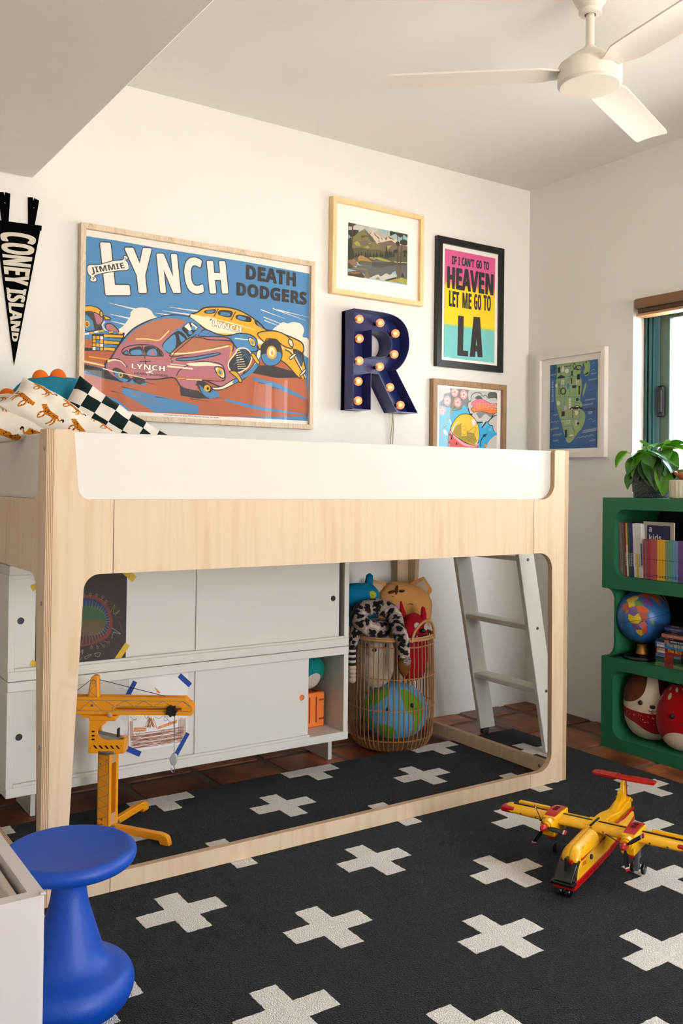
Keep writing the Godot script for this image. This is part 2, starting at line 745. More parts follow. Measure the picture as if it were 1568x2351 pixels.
func materials() -> void:
	var plaster := noise_image(512, 512, 0.02, 3, 5)
	var pt := ImageTexture.create_from_image(plaster)
	M.wall = mat(Color(0.89, 0.877, 0.852), 0.85, {"tri": Vector3(0.8, 0.8, 0.8), "world": true, "bump": pt, "deep": 0.12, "spec": 0.3})
	M.birch = mat(Color.WHITE, 0.5, {"tex": grain(11, Color(0.855, 0.76, 0.635), Color(0.795, 0.68, 0.535), 256, 512, 22.0), "tri": Vector3(2.2, 0.75, 2.2), "spec": 0.4})
	M.ply = mat(Color.WHITE, 0.65, {"tex": ply_stripes()})
	M.white = mat(Color(0.83, 0.815, 0.775), 0.42, {"spec": 0.45})
	M.white_matt = mat(Color(0.90, 0.885, 0.85), 0.55)
	M.black = mat(Color(0.02, 0.02, 0.02), 0.5)
	M.screw = mat(Color(0.62, 0.61, 0.6), 0.35, {"metal": 1.0})
	M.grout = mat(Color(0.40, 0.36, 0.31), 0.95)
	M.glass = mat(Color(1, 1, 1, 0.004), 0.0)
	M.glass.transparency = BaseMaterial3D.TRANSPARENCY_ALPHA
	M.teal = mat(Color(0.10, 0.30, 0.31), 0.4)
	M.green = mat(Color(0.14, 0.40, 0.27), 0.5, {"spec": 0.4})

func ply_stripes() -> ImageTexture:
	var im := Image.create(256, 64, false, Image.FORMAT_RGB8)
	var rng := RandomNumberGenerator.new()
	rng.seed = 5
	var n := noise_image(256, 64, 0.05, 8, 3)
	for y in 64:
		var band := int(y / 64.0 * 9.0)
		for x in 256:
			var t := n.get_pixel(x, y).r
			var c := Color(0.86, 0.74, 0.58) if band % 2 == 0 else Color(0.55, 0.42, 0.31)
			c = c.lerp(Color(0.7, 0.58, 0.45), t * 0.6)
			im.set_pixel(x, y, c)
	return ImageTexture.create_from_image(im)

# ---------------------------------------------------------------- the room
func room() -> void:
	var g := G.new()
	g.span(Vector3(-4.9, -0.05, -0.25), Vector3(0.25, 2.95, 0.0))
	struct("wall_back", g, M.wall)
	# right wall with the window and a second one further towards the camera
	g = G.new()
	var op := [[0.69, 2.10, 1.135, 2.06], [2.62, 3.42, 0.85, 2.06]]
	var z := 0.0
	for o: Array in op:
		g.span(Vector3(0, -0.05, z), Vector3(0.25, 2.95, o[0]))
		if o[2] > 0.0:
			g.span(Vector3(0, -0.05, o[0]), Vector3(0.25, o[2], o[1]), 0.0)
		g.span(Vector3(0, o[3], o[0]), Vector3(0.25, 2.95, o[1]), 0.0)
		z = o[1]
	g.span(Vector3(0, -0.05, z), Vector3(0.25, 2.95, 6.45))
	struct("wall_right", g, M.wall)
	g = G.new()
	g.span(Vector3(-5.15, -0.05, -0.25), Vector3(-4.9, 2.95, 6.45))
	struct("wall_left", g, M.wall)
	g = G.new()
	g.span(Vector3(-4.9, -0.05, 6.2), Vector3(-2.55, 2.95, 6.45))
	g.span(Vector3(-0.12, -0.05, 6.2), Vector3(0.0, 2.95, 6.45))
	g.span(Vector3(-2.55, 2.45, 6.2), Vector3(-0.12, 2.95, 6.45))
	g.span(Vector3(-2.55, -0.05, 6.2), Vector3(-0.12, 0.0, 6.45))
	struct("wall_front", g, M.wall)
	g = G.new()
	g.span(Vector3(-4.9, 2.765, 0), Vector3(0.0, 2.95, 6.2))
	var c := struct("ceiling", g, M.wall)
	g = G.new()
	g.span(Vector3(-4.9, 2.315, 0.0), Vector3(-2.64, 2.766, 6.2), 0.012)
	var so := part("soffit", g, M.wall, c)
	so.set_meta("label", "dropped plaster soffit")

	# window: teal aluminium slider
	g = G.new()
	for s: Array in [[0.69, 0.745], [2.045, 2.10]]:
		g.span(Vector3(0.085, 1.135, s[0]), Vector3(0.20, 2.06, s[1]), 0.003)
	g.span(Vector3(0.085, 1.135, 0.745), Vector3(0.20, 1.18, 2.045), 0.003)
	g.span(Vector3(0.085, 2.015, 0.745), Vector3(0.20, 2.06, 2.045), 0.003)
	for s: float in [0.7, 0.722]:
		g.span(Vector3(0.075, 1.135, s), Vector3(0.09, 2.06, s + 0.012), 0.002)
	var wn := struct("window_1", g, M.teal, "teal framed sliding window above the green bookcase")
	g = G.new()
	var sash := mat(Color(0.33, 0.42, 0.38), 0.4)
	for s: Array in [[0.753, 0.81], [1.365, 1.42]]:
		g.span(Vector3(0.115, 1.18, s[0]), Vector3(0.15, 2.015, s[1]), 0.003)
	g.span(Vector3(0.115, 1.18, 0.81), Vector3(0.15, 1.225, 1.365), 0.003)
	g.span(Vector3(0.115, 1.97, 0.81), Vector3(0.15, 2.015, 1.365), 0.003)
	part("window_sash", g, sash, wn)
	g = G.new()
	g.span(Vector3(0.095, 1.50, 0.752), Vector3(0.118, 1.65, 0.79), 0.006)
	g.span(Vector3(0.085, 1.52, 0.768), Vector3(0.096, 1.63, 0.784), 0.003)
	part("latch", g, mat(Color(0.05, 0.04, 0.035), 0.4), wn)
	g = G.new()
	g.span(Vector3(0.130, 1.22, 0.80), Vector3(0.134, 1.98, 1.375))
	part("pane", g, M.glass, wn)
	g = G.new()
	g.span(Vector3(0.160, 1.17, 1.40), Vector3(0.164, 2.02, 2.05))
	part("pane", g, M.glass, wn)

	# second window in the right wall, and the glazed garden door behind the camera
	var fm := mat(Color(0.85, 0.84, 0.82), 0.4)
	g = G.new()
	for q: float in [2.62, 2.99, 3.36]:
		g.span(Vector3(0.10, 0.85, q), Vector3(0.19, 2.06, q + 0.06), 0.004)
	for q: Array in [[2.68, 2.99], [3.05, 3.36]]:
		for y: float in [0.85, 2.0]:
			g.span(Vector3(0.11, y, q[0]), Vector3(0.18, y + 0.06, q[1]), 0.004)
	var w2 := struct("window_2", g, fm)
	for q: Array in [[2.68, 2.99], [3.05, 3.36]]:
		g = G.new()
		g.span(Vector3(0.142, 0.91, q[0]), Vector3(0.146, 2.0, q[1]))
		part("pane", g, M.glass, w2)
	g = G.new()
	for q: float in [-2.55, -1.763, -0.977, -0.19]:
		g.span(Vector3(q, 0.0, 6.28), Vector3(q + 0.07, 2.45, 6.36), 0.004)
	for q: Array in [[-2.48, -1.763], [-1.693, -0.977], [-0.907, -0.19]]:
		g.span(Vector3(q[0], 0.0, 6.285), Vector3(q[1], 0.12, 6.355), 0.004)
		g.span(Vector3(q[0], 2.37, 6.285), Vector3(q[1], 2.45, 6.355), 0.004)
	var dr := struct("door_1", g, fm)
	for q: Array in [[-2.48, -1.763], [-1.693, -0.977], [-0.907, -0.19]]:
		g = G.new()
		g.span(Vector3(q[0], 0.12, 6.318), Vector3(q[1], 2.37, 6.322))
		part("pane", g, M.glass, dr)

	# roman blind folded up at the window head
	var b := thing("window_blind", "brown folded roman blind at the top of the window", "blind", Vector3(0, 2.0, 1.2))
	g = G.new()
	g.span(Vector3(-0.03, 0.012, -0.485), Vector3(0.055, 0.058, 0.88), 0.006)
	part("valance", g, mat(Color(0.50, 0.37, 0.25), 0.8), b)
	g = G.new()
	g.span(Vector3(-0.012, -0.012, -0.478), Vector3(0.055, 0.013, 0.875), 0.004)
	part("fabric_fold", g, mat(Color(0.33, 0.23, 0.155), 0.85), b)
	g = G.new()
	g.span(Vector3(-0.015, -0.024, -0.482), Vector3(0.055, -0.012, 0.878), 0.002)
	part("bottom_rail", g, mat(Color(0.72, 0.56, 0.40), 0.6), b)

func floor_tiles() -> void:
	var g := G.new()
	g.span(Vector3(-4.9, -0.05, 0), Vector3(0, -0.005, 6.2))
	var fl := struct("floor", g, M.grout)
	var rng := RandomNumberGenerator.new()
	rng.seed = 21
	var n := noise_image(256, 256, 0.012, 31, 5)
	var t := toned(n, [[0.2, Color(0.36, 0.17, 0.10)], [0.5, Color(0.49, 0.26, 0.155)], [0.8, Color(0.60, 0.36, 0.22)]])
	var bm := ImageTexture.create_from_image(noise_image(256, 256, 0.03, 32, 4))
	var mats := []
	for i in 5:
		var v := 0.82 + 0.09 * i
		mats.append(mat(Color(v, v * 0.98, v * 0.96), 0.42, {"tex": t, "tri": Vector3(1.3, 1.3, 1.3), "world": true, "bump": bm, "deep": 0.15, "spec": 0.5}))
	var step := 0.303
	var gap := 0.022
	g = G.new()
	g.span(Vector3(-4.9, -0.02, 4.54), Vector3(0, -0.001, 6.2))
	part("tile_field", g, mats[2], fl)
	var meshes := []
	for i in 4:
		g = G.new()
		var q := PackedVector2Array()
		var hw := (step - gap) * 0.5
		for c: Array in [[hw, -hw, -PI / 2], [hw, hw, 0.0], [-hw, hw, PI / 2], [-hw, -hw, PI]]:
			for k in 3:
				q.append(Vector2(c[0] - signf(c[0]) * 0.02, c[1] - signf(c[1]) * 0.02) + Vector2.from_angle(c[2] + PI / 4 * k) * (0.02 + rng.randf_range(-0.002, 0.002)))
		g.x = Transform3D(Basis(Vector3.RIGHT, -PI / 2), Vector3.ZERO)
		g.extrude(q, -0.02, 0.0, 0.004)
		meshes.append(mesh_of(g))
	for i in 17:
		for j in 16:
			var c := Vector3(-0.19 - step * (i - 0.5), 0, 0.165 + step * (j - 0.5))
			if c.x < -4.8 or c.z > 4.5 or (c.x > -3.25 and c.x < -0.75 and c.z > 0.65 and c.z < 2.5):
				continue
			var o := put("tile", meshes[rng.randi() % 4], mats[rng.randi() % 5], fl)
			o.position = c + Vector3(0, rng.randf_range(-0.0012, 0.0004), 0)
			o.rotation.y = PI / 2 * (rng.randi() % 4) + rng.randf_range(-0.006, 0.006)
			if c.x > -0.1:  # cut tiles along the right wall
				o.position.x = -0.085
				o.scale.x = 0.6
				o.rotation.y = 0
			if c.z < 0.1:
				o.position.z = 0.075
				o.scale.z = 0.52
				o.rotation.y = 0

func rug() -> void:
	var pile := noise_image(512, 512, 0.09, 41, 3)
	var pt := ImageTexture.create_from_image(pile)
	var tone := noise_image(512, 512, 0.07, 43, 4)
	var dark := toned(tone, [[0.25, Color(0.10, 0.10, 0.10)], [0.75, Color(0.20, 0.198, 0.195)]])
	var pale := toned(tone, [[0.2, Color(0.86, 0.83, 0.79)], [0.8, Color(0.97, 0.95, 0.92)]])
	var s := Vector3(4.5, 4.5, 4.5)
	M.rug = mat(Color.WHITE, 0.95, {"tex": dark, "tri": s, "world": true, "bump": pt, "deep": 0.5, "spec": 0.15, "rim": 0.15})
	M.cross = mat(Color.WHITE, 0.95, {"tex": pale, "tri": s, "world": true, "bump": pt, "deep": 0.5, "spec": 0.15})
	var x0 := -3.55
	var x1 := -0.475
	var z0 := 0.387
	var z1 := 2.83
	var r := thing("rug", "black wool rug with a pattern of pale crosses on the tiled floor", "rug", Vector3((x0 + x1) / 2, 0, (z0 + z1) / 2))
	var g := G.new()
	g.span(Vector3(x0, 0.0, z0) - r.position, Vector3(x1, 0.010, z1) - r.position, 0.003)
	part("pile", g, M.rug, r)
	var rng := RandomNumberGenerator.new()
	rng.seed = 9
	for row in 9:
		var z := 0.428 + 0.2785 * row
		for k in 6:
			var x := -0.665 - 0.638 * k if row % 2 == 1 else -0.995 - 0.638 * k + 0.0
			x -= 0.0 if row % 2 == 0 else -0.02
			if x < x0 - 0.12 or z > z1:
				continue
			var pl := PackedVector2Array()
			var a := 0.035
			var lx := 0.1175
			var lz := 0.1125
			var base := [[a, -lz], [a, -a], [lx, -a], [lx, a], [a, a], [a, lz], [-a, lz], [-a, a], [-lx, a], [-lx, -a], [-a, -a], [-a, -lz]]
			for i in 12:
				var p := Vector2(base[i][0], base[i][1])
				var q := Vector2(base[(i + 1) % 12][0], base[(i + 1) % 12][1])
				for m in 7:
					var w := p.lerp(q, m / 7.0) + Vector2(rng.randf_range(-1, 1), rng.randf_range(-1, 1)) * 0.0013
					w += Vector2(x, z)
					w = w.clamp(Vector2(x0 + 0.004, z0 + 0.004), Vector2(x1 - 0.004, z1 - 0.004))
					w -= Vector2(r.position.x, r.position.z)
					if pl.is_empty() or pl[pl.size() - 1].distance_to(Vector2(w.x, -w.y)) > 0.0006:
						pl.append(Vector2(w.x, -w.y))
			g = G.new()
			g.x = Transform3D(Basis(Vector3.RIGHT, -PI / 2), Vector3.ZERO)
			g.extrude(pl, 0.006, 0.0108)
			if g.v.size() > 100:
				part("cross", g, M.cross, r)

# ---------------------------------------------------------------- loft bed
const BX0 := -2.878
const BX1 := -0.838
const BZ0 := 0.04
const BZ1 := 1.051

func loft_bed() -> void:
	var o := thing("loft_bed", "low birch plywood loft bed with white guard rails", "bed", Vector3((BX0 + BX1) / 2, 0.010, (BZ0 + BZ1) / 2))
	var t := 0.022
	var a := BX0 + t
	var b := BX1 - t
	var org := Vector3(-o.position.x, -0.010, 0)
	for side in 2:
		var z := (BZ1 - t if side == 0 else BZ0) - o.position.z
		var x := Transform3D(Basis.IDENTITY, org + Vector3(0, 0, z))
		var suffix := "front" if side == 0 else "back"
		# left and right uprights with their share of the beam and the foot
		for lr in 2:
			var m := func(px: float, py: float, r: float) -> Vector3:
				return Vector3(px, py, r) if lr == 0 else Vector3(a + b - px, py, r)
			var l := [m.call(a, 0.012, 0.0), m.call(-2.684, 0.012, 0.0), m.call(-2.684, 0.064, 0.0), m.call(-2.809, 0.064, 0.045), m.call(-2.769, 0.906, 0.045), m.call(-2.689, 0.906, 0.0), m.call(-2.689, 1.113, 0.0), m.call(-2.787, 1.113, 0.038), m.call(-2.804, 1.306, 0.012), m.call(a, 1.306, 0.004)]
			if lr == 1:
				l = [m.call(a, 0.012, 0.0), m.call(-2.684, 0.012, 0.0), m.call(-2.684, 0.064, 0.0), m.call(-2.797, 0.064, 0.065), m.call(-2.790, 0.906, 0.065), m.call(-2.689, 0.906, 0.0), m.call(-2.689, 1.113, 0.0), m.call(-2.800, 1.113, 0.065), m.call(-2.800, 1.306, 0.012), m.call(a, 1.306, 0.004)]
			ply("upright", rounded(l, 8), x, t, o)
		var bm := PackedVector2Array([Vector2(-2.687, 0.906), Vector2(a + b + 2.687, 0.906), Vector2(a + b + 2.687, 1.113), Vector2(-2.687, 1.113)])
		ply("beam", bm, x, t, o)
		var rl := PackedVector2Array([Vector2(-2.682, 0.012), Vector2(a + b + 2.682, 0.012), Vector2(a + b + 2.682, 0.064), Vector2(-2.682, 0.064)])
		ply("foot_rail", rl, x, t, o)
		var g := G.new()
		var zz := (BZ1 - t - 0.0005 if side == 0 else BZ0 + t + 0.0185) - o.position.z
		g.x = Transform3D(Basis.IDENTITY, org)
		g.span(Vector3(a + 0.004, 1.03, zz - 0.018), Vector3(b - 0.004, 1.303, zz), 0.003)
		part("guard_panel", g, M.white, o)
	# end frames, their plywood edges showing at the corners; drawn in (z, y)
	for side in 2:
		var xx := BX0 if side == 0 else BX1 - t
		var bs := Basis(Vector3(0, 0, 1), Vector3(0, 1, 0), Vector3(-1, 0, 0))
		var x := Transform3D(bs, org + Vector3(xx + t, 0, -o.position.z))
		var hz := (BZ0 + BZ1) * 0.5
		for fb in 2:
			var m := func(pz: float, py: float, r: float) -> Vector3:
				return Vector3(pz, py, r) if fb == 0 else Vector3(BZ0 + BZ1 - pz, py, r)
			var l := [m.call(BZ1, 0.012, 0.0), m.call(BZ1, 1.306, 0.004), m.call(0.983, 1.306, 0.012), m.call(0.962, 1.113, 0.03), m.call(0.86, 1.113, 0.0), m.call(0.86, 0.906, 0.0), m.call(0.965, 0.906, 0.05), m.call(1.018, 0.064, 0.04), m.call(0.86, 0.064, 0.0), m.call(0.86, 0.012, 0.0)]
			ply("upright", rounded(l, 8), x, t, o)
		ply("beam", PackedVector2Array([Vector2(BZ0 + BZ1 - 0.862, 0.906), Vector2(0.862, 0.906), Vector2(0.862, 1.113), Vector2(BZ0 + BZ1 - 0.862, 1.113)]), x, t, o)
		ply("foot_rail", PackedVector2Array([Vector2(BZ0 + BZ1 - 0.86, 0.012), Vector2(0.86, 0.012), Vector2(0.86, 0.064), Vector2(BZ0 + BZ1 - 0.86, 0.064)]), x, t, o)
		var g := G.new()
		g.x = Transform3D(Basis.IDENTITY, org + Vector3(0, 0, -o.position.z))
		var gx := BX0 + t + 0.0005 if side == 0 else BX1 - t - 0.0185
		g.span(Vector3(gx, 1.03, BZ0 + t + 0.022), Vector3(gx + 0.018, 1.300, BZ1 - t - 0.022), 0.003)
		part("guard_panel", g, M.white, o)
	# mattress base and screws
	var g := G.new()
	g.x = Transform3D(Basis.IDENTITY, org + Vector3(0, 0, -o.position.z))
	g.span(Vector3(BX0 + t, 0.925, BZ0 + t), Vector3(BX1 - t, 0.945, BZ1 - t))
	part("slat_base", g, M.white_matt, o)
	for s: Array in [[BX0, 1.253, 1.03], [BX0, 0.83, 1.022], [BX0, 0.44, 1.028]]:
		g = G.new()
		g.x = Transform3D(Basis(Vector3(0, 0, 1), PI / 2), org + Vector3(s[0] + 0.001, s[1], s[2] - o.position.z))
		g.cyl(Vector3.ZERO, 0.007, 0.003, 14, 0.006)
		part("screw", g, M.screw, o)
	g = G.new()
	g.x = Transform3D(Basis(Vector3(0, 0, 1), PI / 2), org + Vector3(BX1 - t + 0.001, 0.038, 0.93 - o.position.z))
	g.cyl(Vector3.ZERO, 0.008, 0.003, 14, 0.006)
	part("screw", g, M.screw, o)
	# plastic glide under the right front corner
	g = G.new()
	g.x = Transform3D(Basis.IDENTITY, org + Vector3(-0.885, 0.0102, BZ1 - 0.02 - o.position.z))
	g.cyl(Vector3.ZERO, 0.022, 0.0022, 20)
	part("glide", g, mat(Color(0.78, 0.8, 0.9), 0.3), o)

func ladder() -> void:
	var o := thing("ladder", "white wooden ladder leaning on the end of the loft bed", "ladder", Vector3(-0.62, 0.0, 0.545))
	# rails are boards 0.09 wide lying in planes of constant z; foot at the floor, top hooked on the bed
	var lean := 0.205
	for k in 2:
		var z := -0.21 if k == 0 else 0.20
		var p := PackedVector2Array()
		var w := 0.045
		var y0 := 0.025 if k == 0 else 0.016
		for q: Array in [[-1, y0], [1, y0], [1, 0.96], [-1, 0.96]]:
			p.append(Vector2(-lean * q[1] + w * q[0] + 0.022, q[1]))
		if k == 1:
			p = rounded([Vector3(-lean * y0 - 0.026, y0, 0), Vector3(-lean * y0 + 0.018, y0, 0), Vector3(-lean * 0.30 + 0.066, 0.30, 0.2), Vector3(-lean * 0.96 + 0.066, 0.96, 0), Vector3(-lean * 0.96 - 0.024, 0.96, 0)], 5)
		var g := G.new()
		g.extrude(p, z, z + 0.022, 0.002)
		var r := part("rail", g, M.white, o)
		g = G.new()
		g.span(Vector3(-0.015, 0.0115 if k == 1 else 0.0, z - 0.001), Vector3(0.022, y0 + 0.002, z + 0.023), 0.003)
		part("rubber_foot", g, mat(Color(0.16, 0.16, 0.17), 0.6), r)
		if k == 1:
			for y: float in [0.276, 0.55, 0.845]:
				g = G.new()
				g.x = Transform3D(Basis(Vector3.RIGHT, PI / 2), Vector3(-lean * y + 0.024, y + 0.006, z + 0.0215))
				g.cyl(Vector3.ZERO, 0.0075, 0.003, 14, 0.006)
				part("bolt", g, M.screw, r)
	for y: float in [0.27, 0.548, 0.845]:
		var g := G.new()
		g.span(Vector3(-lean * y - 0.02, y, -0.19), Vector3(-lean * y + 0.066, y + 0.022, 0.201), 0.003)
		part("rung", g, M.white, o)

# ---------------------------------------------------------------- white cabinets under the bed
func cabinets() -> void:
	var x0 := -2.828
	var x1 := -1.484
	var zf := 0.475
	var zb := 0.095
	for k in 2:
		var y0 := 0.128 if k == 0 else 0.506
		var y1 := 0.504 if k == 0 else 0.885
		var o := thing("cabinet", ["lower white sliding door cabinet, its right end open", "upper white sliding door cabinet stacked on the other one"][k], "cabinet", Vector3((x0 + x1) / 2, y0, (zf + zb) / 2))
		var org := -o.position
		var g := G.new()
		g.x = Transform3D(Basis.IDENTITY, org)
		var b := 0.032
		g.span(Vector3(x0, y0, zb), Vector3(x1, y0 + b, zf), 0.002)
		g.span(Vector3(x0, y1 - b, zb), Vector3(x1, y1, zf), 0.002)
		g.span(Vector3(x0, y0 + b, zb), Vector3(x0 + 0.022, y1 - b, zf - 0.003), 0.001)
		g.span(Vector3(x1 - 0.022, y0 + b, zb), Vector3(x1, y1 - b, zf - 0.003), 0.001)
		g.span(Vector3(x0 + 0.02, y0 + b, zb), Vector3(x1 - 0.02, y1 - b, zb + 0.008))
		g.span(Vector3(-2.16, y0 + b, zb), Vector3(-2.14, y1 - b, zf - 0.06))
		# runner lips in front of the doors
		g.span(Vector3(x0 + 0.022, y0 + b - 0.001, zf - 0.012), Vector3(x1 - 0.022 if k == 1 else -1.664, y0 + b + 0.009, zf - 0.004), 0.002)
		part("carcass", g, M.white, o)
		var doors := [[x0 + 0.024, -2.138, zf - 0.026], [-2.155, -1.666 if k == 0 else -1.524, zf - 0.046]]
		if k == 1:
			doors = [[x0 + 0.024, -2.138, zf - 0.026], [-2.155, -1.524, zf - 0.044]]
		var fz := zf - 0.014
		for d in 2:
			var q := [doors[d][0], doors[d][1]]
			var z: float = fz - (0.009 if d == 0 else 0.003)
			var hx := -2.783 if d == 0 else (-1.696 if k == 0 else -1.553)
			var hy := (0.317 if k == 0 else 0.700)
			var p := PackedVector2Array([Vector2(q[0], y0 + b + 0.003), Vector2(q[1], y0 + b + 0.003), Vector2(q[1], y1 - b - 0.003), Vector2(q[0], y1 - b - 0.003)])
			var dg := holed(p, Vector2(hx, hy), 0.0115, z - 0.005, z)
			var m := ArrayMesh.new()
			dg.into(m)
			var dm := put("sliding_door", m, M.white, o)
			dm.position = org
			var hg := G.new()
			hg.x = Transform3D(Basis(Vector3.RIGHT, PI / 2), Vector3(hx, hy, z - 0.0052))
			if not (k == 0 and d == 1):
				hg.cyl(Vector3(0, -0.001, 0), 0.0135, 0.001, 16)
				part("finger_hole", hg, M.black, dm)
		if k == 0:
			for lx: float in [-2.705, -1.475]:
				g = G.new()
				g.x = Transform3D(Basis.IDENTITY, org)
				g.span(Vector3(lx, 0.0, zb + 0.03), Vector3(lx + 0.018, y0, 0.315), 0.001)
				var lg := part("leg", g, M.white, o)
				lg.position.x = 0.0
			for lx: float in [-1.475]:
				pass
	
# a plate with one round hole
func holed(p: PackedVector2Array, c: Vector2, r: float, z0: float, z1: float) -> G:
	var g := G.new()
	var lo := p[0]
	var hi := p[2]
	var outer := PackedVector2Array()
	var inner := PackedVector2Array()
	var s := r * 1.6
	for i in 32:
		var a := TAU * i / 32.0 + PI / 4
		var d := Vector2.from_angle(a)
		inner.append(c + d * r)
		outer.append(c + d * (s / maxf(absf(d.x), absf(d.y))))
	g.ring(outer, inner, z0, z1)
	var xs := [lo.x, c.x - s, c.x + s, hi.x]
	var ys := [lo.y, c.y - s, c.y + s, hi.y]
	for i in 3:
		for j in 3:
			if i == 1 and j == 1:
				continue
			g.quad(Vector3(xs[i], ys[j], z1), Vector3(xs[i + 1], ys[j], z1), Vector3(xs[i + 1], ys[j + 1], z1), Vector3(xs[i], ys[j + 1], z1))
			g.quad(Vector3(xs[i], ys[j + 1], z0), Vector3(xs[i + 1], ys[j + 1], z0), Vector3(xs[i + 1], ys[j], z0), Vector3(xs[i], ys[j], z0))
	g.quad(Vector3(lo.x, lo.y, z0), Vector3(lo.x, lo.y, z1), Vector3(lo.x, hi.y, z1), Vector3(lo.x, hi.y, z0))
	g.quad(Vector3(hi.x, lo.y, z1), Vector3(hi.x, lo.y, z0), Vector3(hi.x, hi.y, z0), Vector3(hi.x, hi.y, z1))
	g.quad(Vector3(lo.x, hi.y, z1), Vector3(hi.x, hi.y, z1), Vector3(hi.x, hi.y, z0), Vector3(lo.x, hi.y, z0))
	g.quad(Vector3(lo.x, lo.y, z0), Vector3(hi.x, lo.y, z0), Vector3(hi.x, lo.y, z1), Vector3(lo.x, lo.y, z1))
	return g

# ---------------------------------------------------------------- green bookcase
func bookcase() -> void:
	var z0 := 0.776
	var z1 := 1.62
	var o := thing("bookcase", "green lacquered bookcase with rounded openings under the window", "bookcase", Vector3(-0.16, 0, (z0 + z1) / 2))
	# drawn in (u = z from the left end, y), drawn out along -x
	var x := Transform3D(Basis(Vector3(0, 0, 1), Vector3(0, 1, 0), Vector3(-1, 0, 0)), Vector3(0.155, 0, z0 - o.position.z))
	var w := z1 - z0
	var g := G.new()
	g.x = x
	g.ring(rrect(0, 0.0, w, 0.404, 0.004, 8), rrect(0.064, 0.052, w - 0.064, 0.352, 0.05, 8), 0.0, 0.305)
	part("lower_box", g, M.green, o)
	g = G.new()
	g.x = x
	g.ring(rrect(0, 0.71, w, 1.116, 0.004, 8), rrect(0.068, 0.767, w - 0.068, 1.065, 0.055, 8), 0.0, 0.305)
	part("upper_box", g, M.green, o)
	for s in 2:
		var p := rounded([Vector3(0.0, 0.404, 0), Vector3(0.068, 0.404, 0.062), Vector3(0.068, 0.71, 0.045), Vector3(0.012, 0.71, 0), Vector3(0.03, 0.711, 0), Vector3(0.0785, 0.711, 0.04), Vector3(0.0785, 0.403, 0.055), Vector3(0.03, 0.403, 0)], 8)
		if s == 1:
			for i in p.size():
				p[i].x = w - p[i].x
		g = G.new()
		g.x = x
		g.extrude(p, 0.0, 0.304)
		part("side_panel", g, M.green, o)
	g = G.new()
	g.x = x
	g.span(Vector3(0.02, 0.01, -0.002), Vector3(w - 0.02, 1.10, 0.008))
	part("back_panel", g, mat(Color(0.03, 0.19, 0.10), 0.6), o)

# ---------------------------------------------------------------- pictures on the walls
func frame(called: String, label: String, r: Rect2, face: float, deep: float, m: Material, on_right := false) -> Node3D:
	# r: outer edge, x from the left, y up; on the right wall x runs along z
	var at := Vector3(r.get_center().x, r.get_center().y, 0.001) if not on_right else Vector3(-0.001, r.get_center().y, r.get_center().x)
	var o := thing(called, label, "picture", at, -PI / 2 if on_right else 0.0)
	var hw := r.size.x / 2
	var hh := r.size.y / 2
	for k in 4:  # four mitred rails
		var a := hw if k % 2 == 0 else hh
		var b := hh if k % 2 == 0 else hw
		var g := G.new()
		g.x = Transform3D(Basis(Vector3(0, 0, 1), PI / 2 * k), Vector3.ZERO)
		g.extrude(PackedVector2Array([Vector2(-a, -b), Vector2(a, -b), Vector2(a - face, -b + face), Vector2(-a + face, -b + face)]), 0.0, deep, 0.0012)
		part("frame_rail", g, m, o)
	var g := G.new()
	g.span(Vector3(-hw + face * 0.6, -hh + face * 0.6, 0.002), Vector3(hw - face * 0.6, hh - face * 0.6, deep * 0.45))
	part("mount", g, M.paper, o)
	g = G.new()
	g = G.new()
	g.quad(Vector3(-hw + face * 0.7, -hh + face * 0.7, deep * 0.7), Vector3(hw - face * 0.7, -hh + face * 0.7, deep * 0.7), Vector3(hw - face * 0.7, hh - face * 0.7, deep * 0.7), Vector3(-hw + face * 0.7, hh - face * 0.7, deep * 0.7))
	part("glass", g, M.picture_glass, o)
	return o

func sheet(called: String, o: Node3D, r: Rect2, z: float, m: Material, on_right := false) -> MeshInstance3D:
	# r in wall coordinates, y up
	var g := G.new()
	var c := Vector2(o.position.x if not on_right else o.position.z, o.position.y)
	var a := r.position - c
	var b := r.end - c
	if on_right:  # the wall seen from inside has z growing to the right
		pass
	g.quad(Vector3(a.x, a.y, z), Vector3(b.x, a.y, z), Vector3(b.x, b.y, z), Vector3(a.x, b.y, z))
	g.quad(Vector3(b.x, a.y, z - 0.0005), Vector3(a.x, a.y, z - 0.0005), Vector3(a.x, b.y, z - 0.0005), Vector3(b.x, b.y, z - 0.0005))
	return part(called, g, m, o)

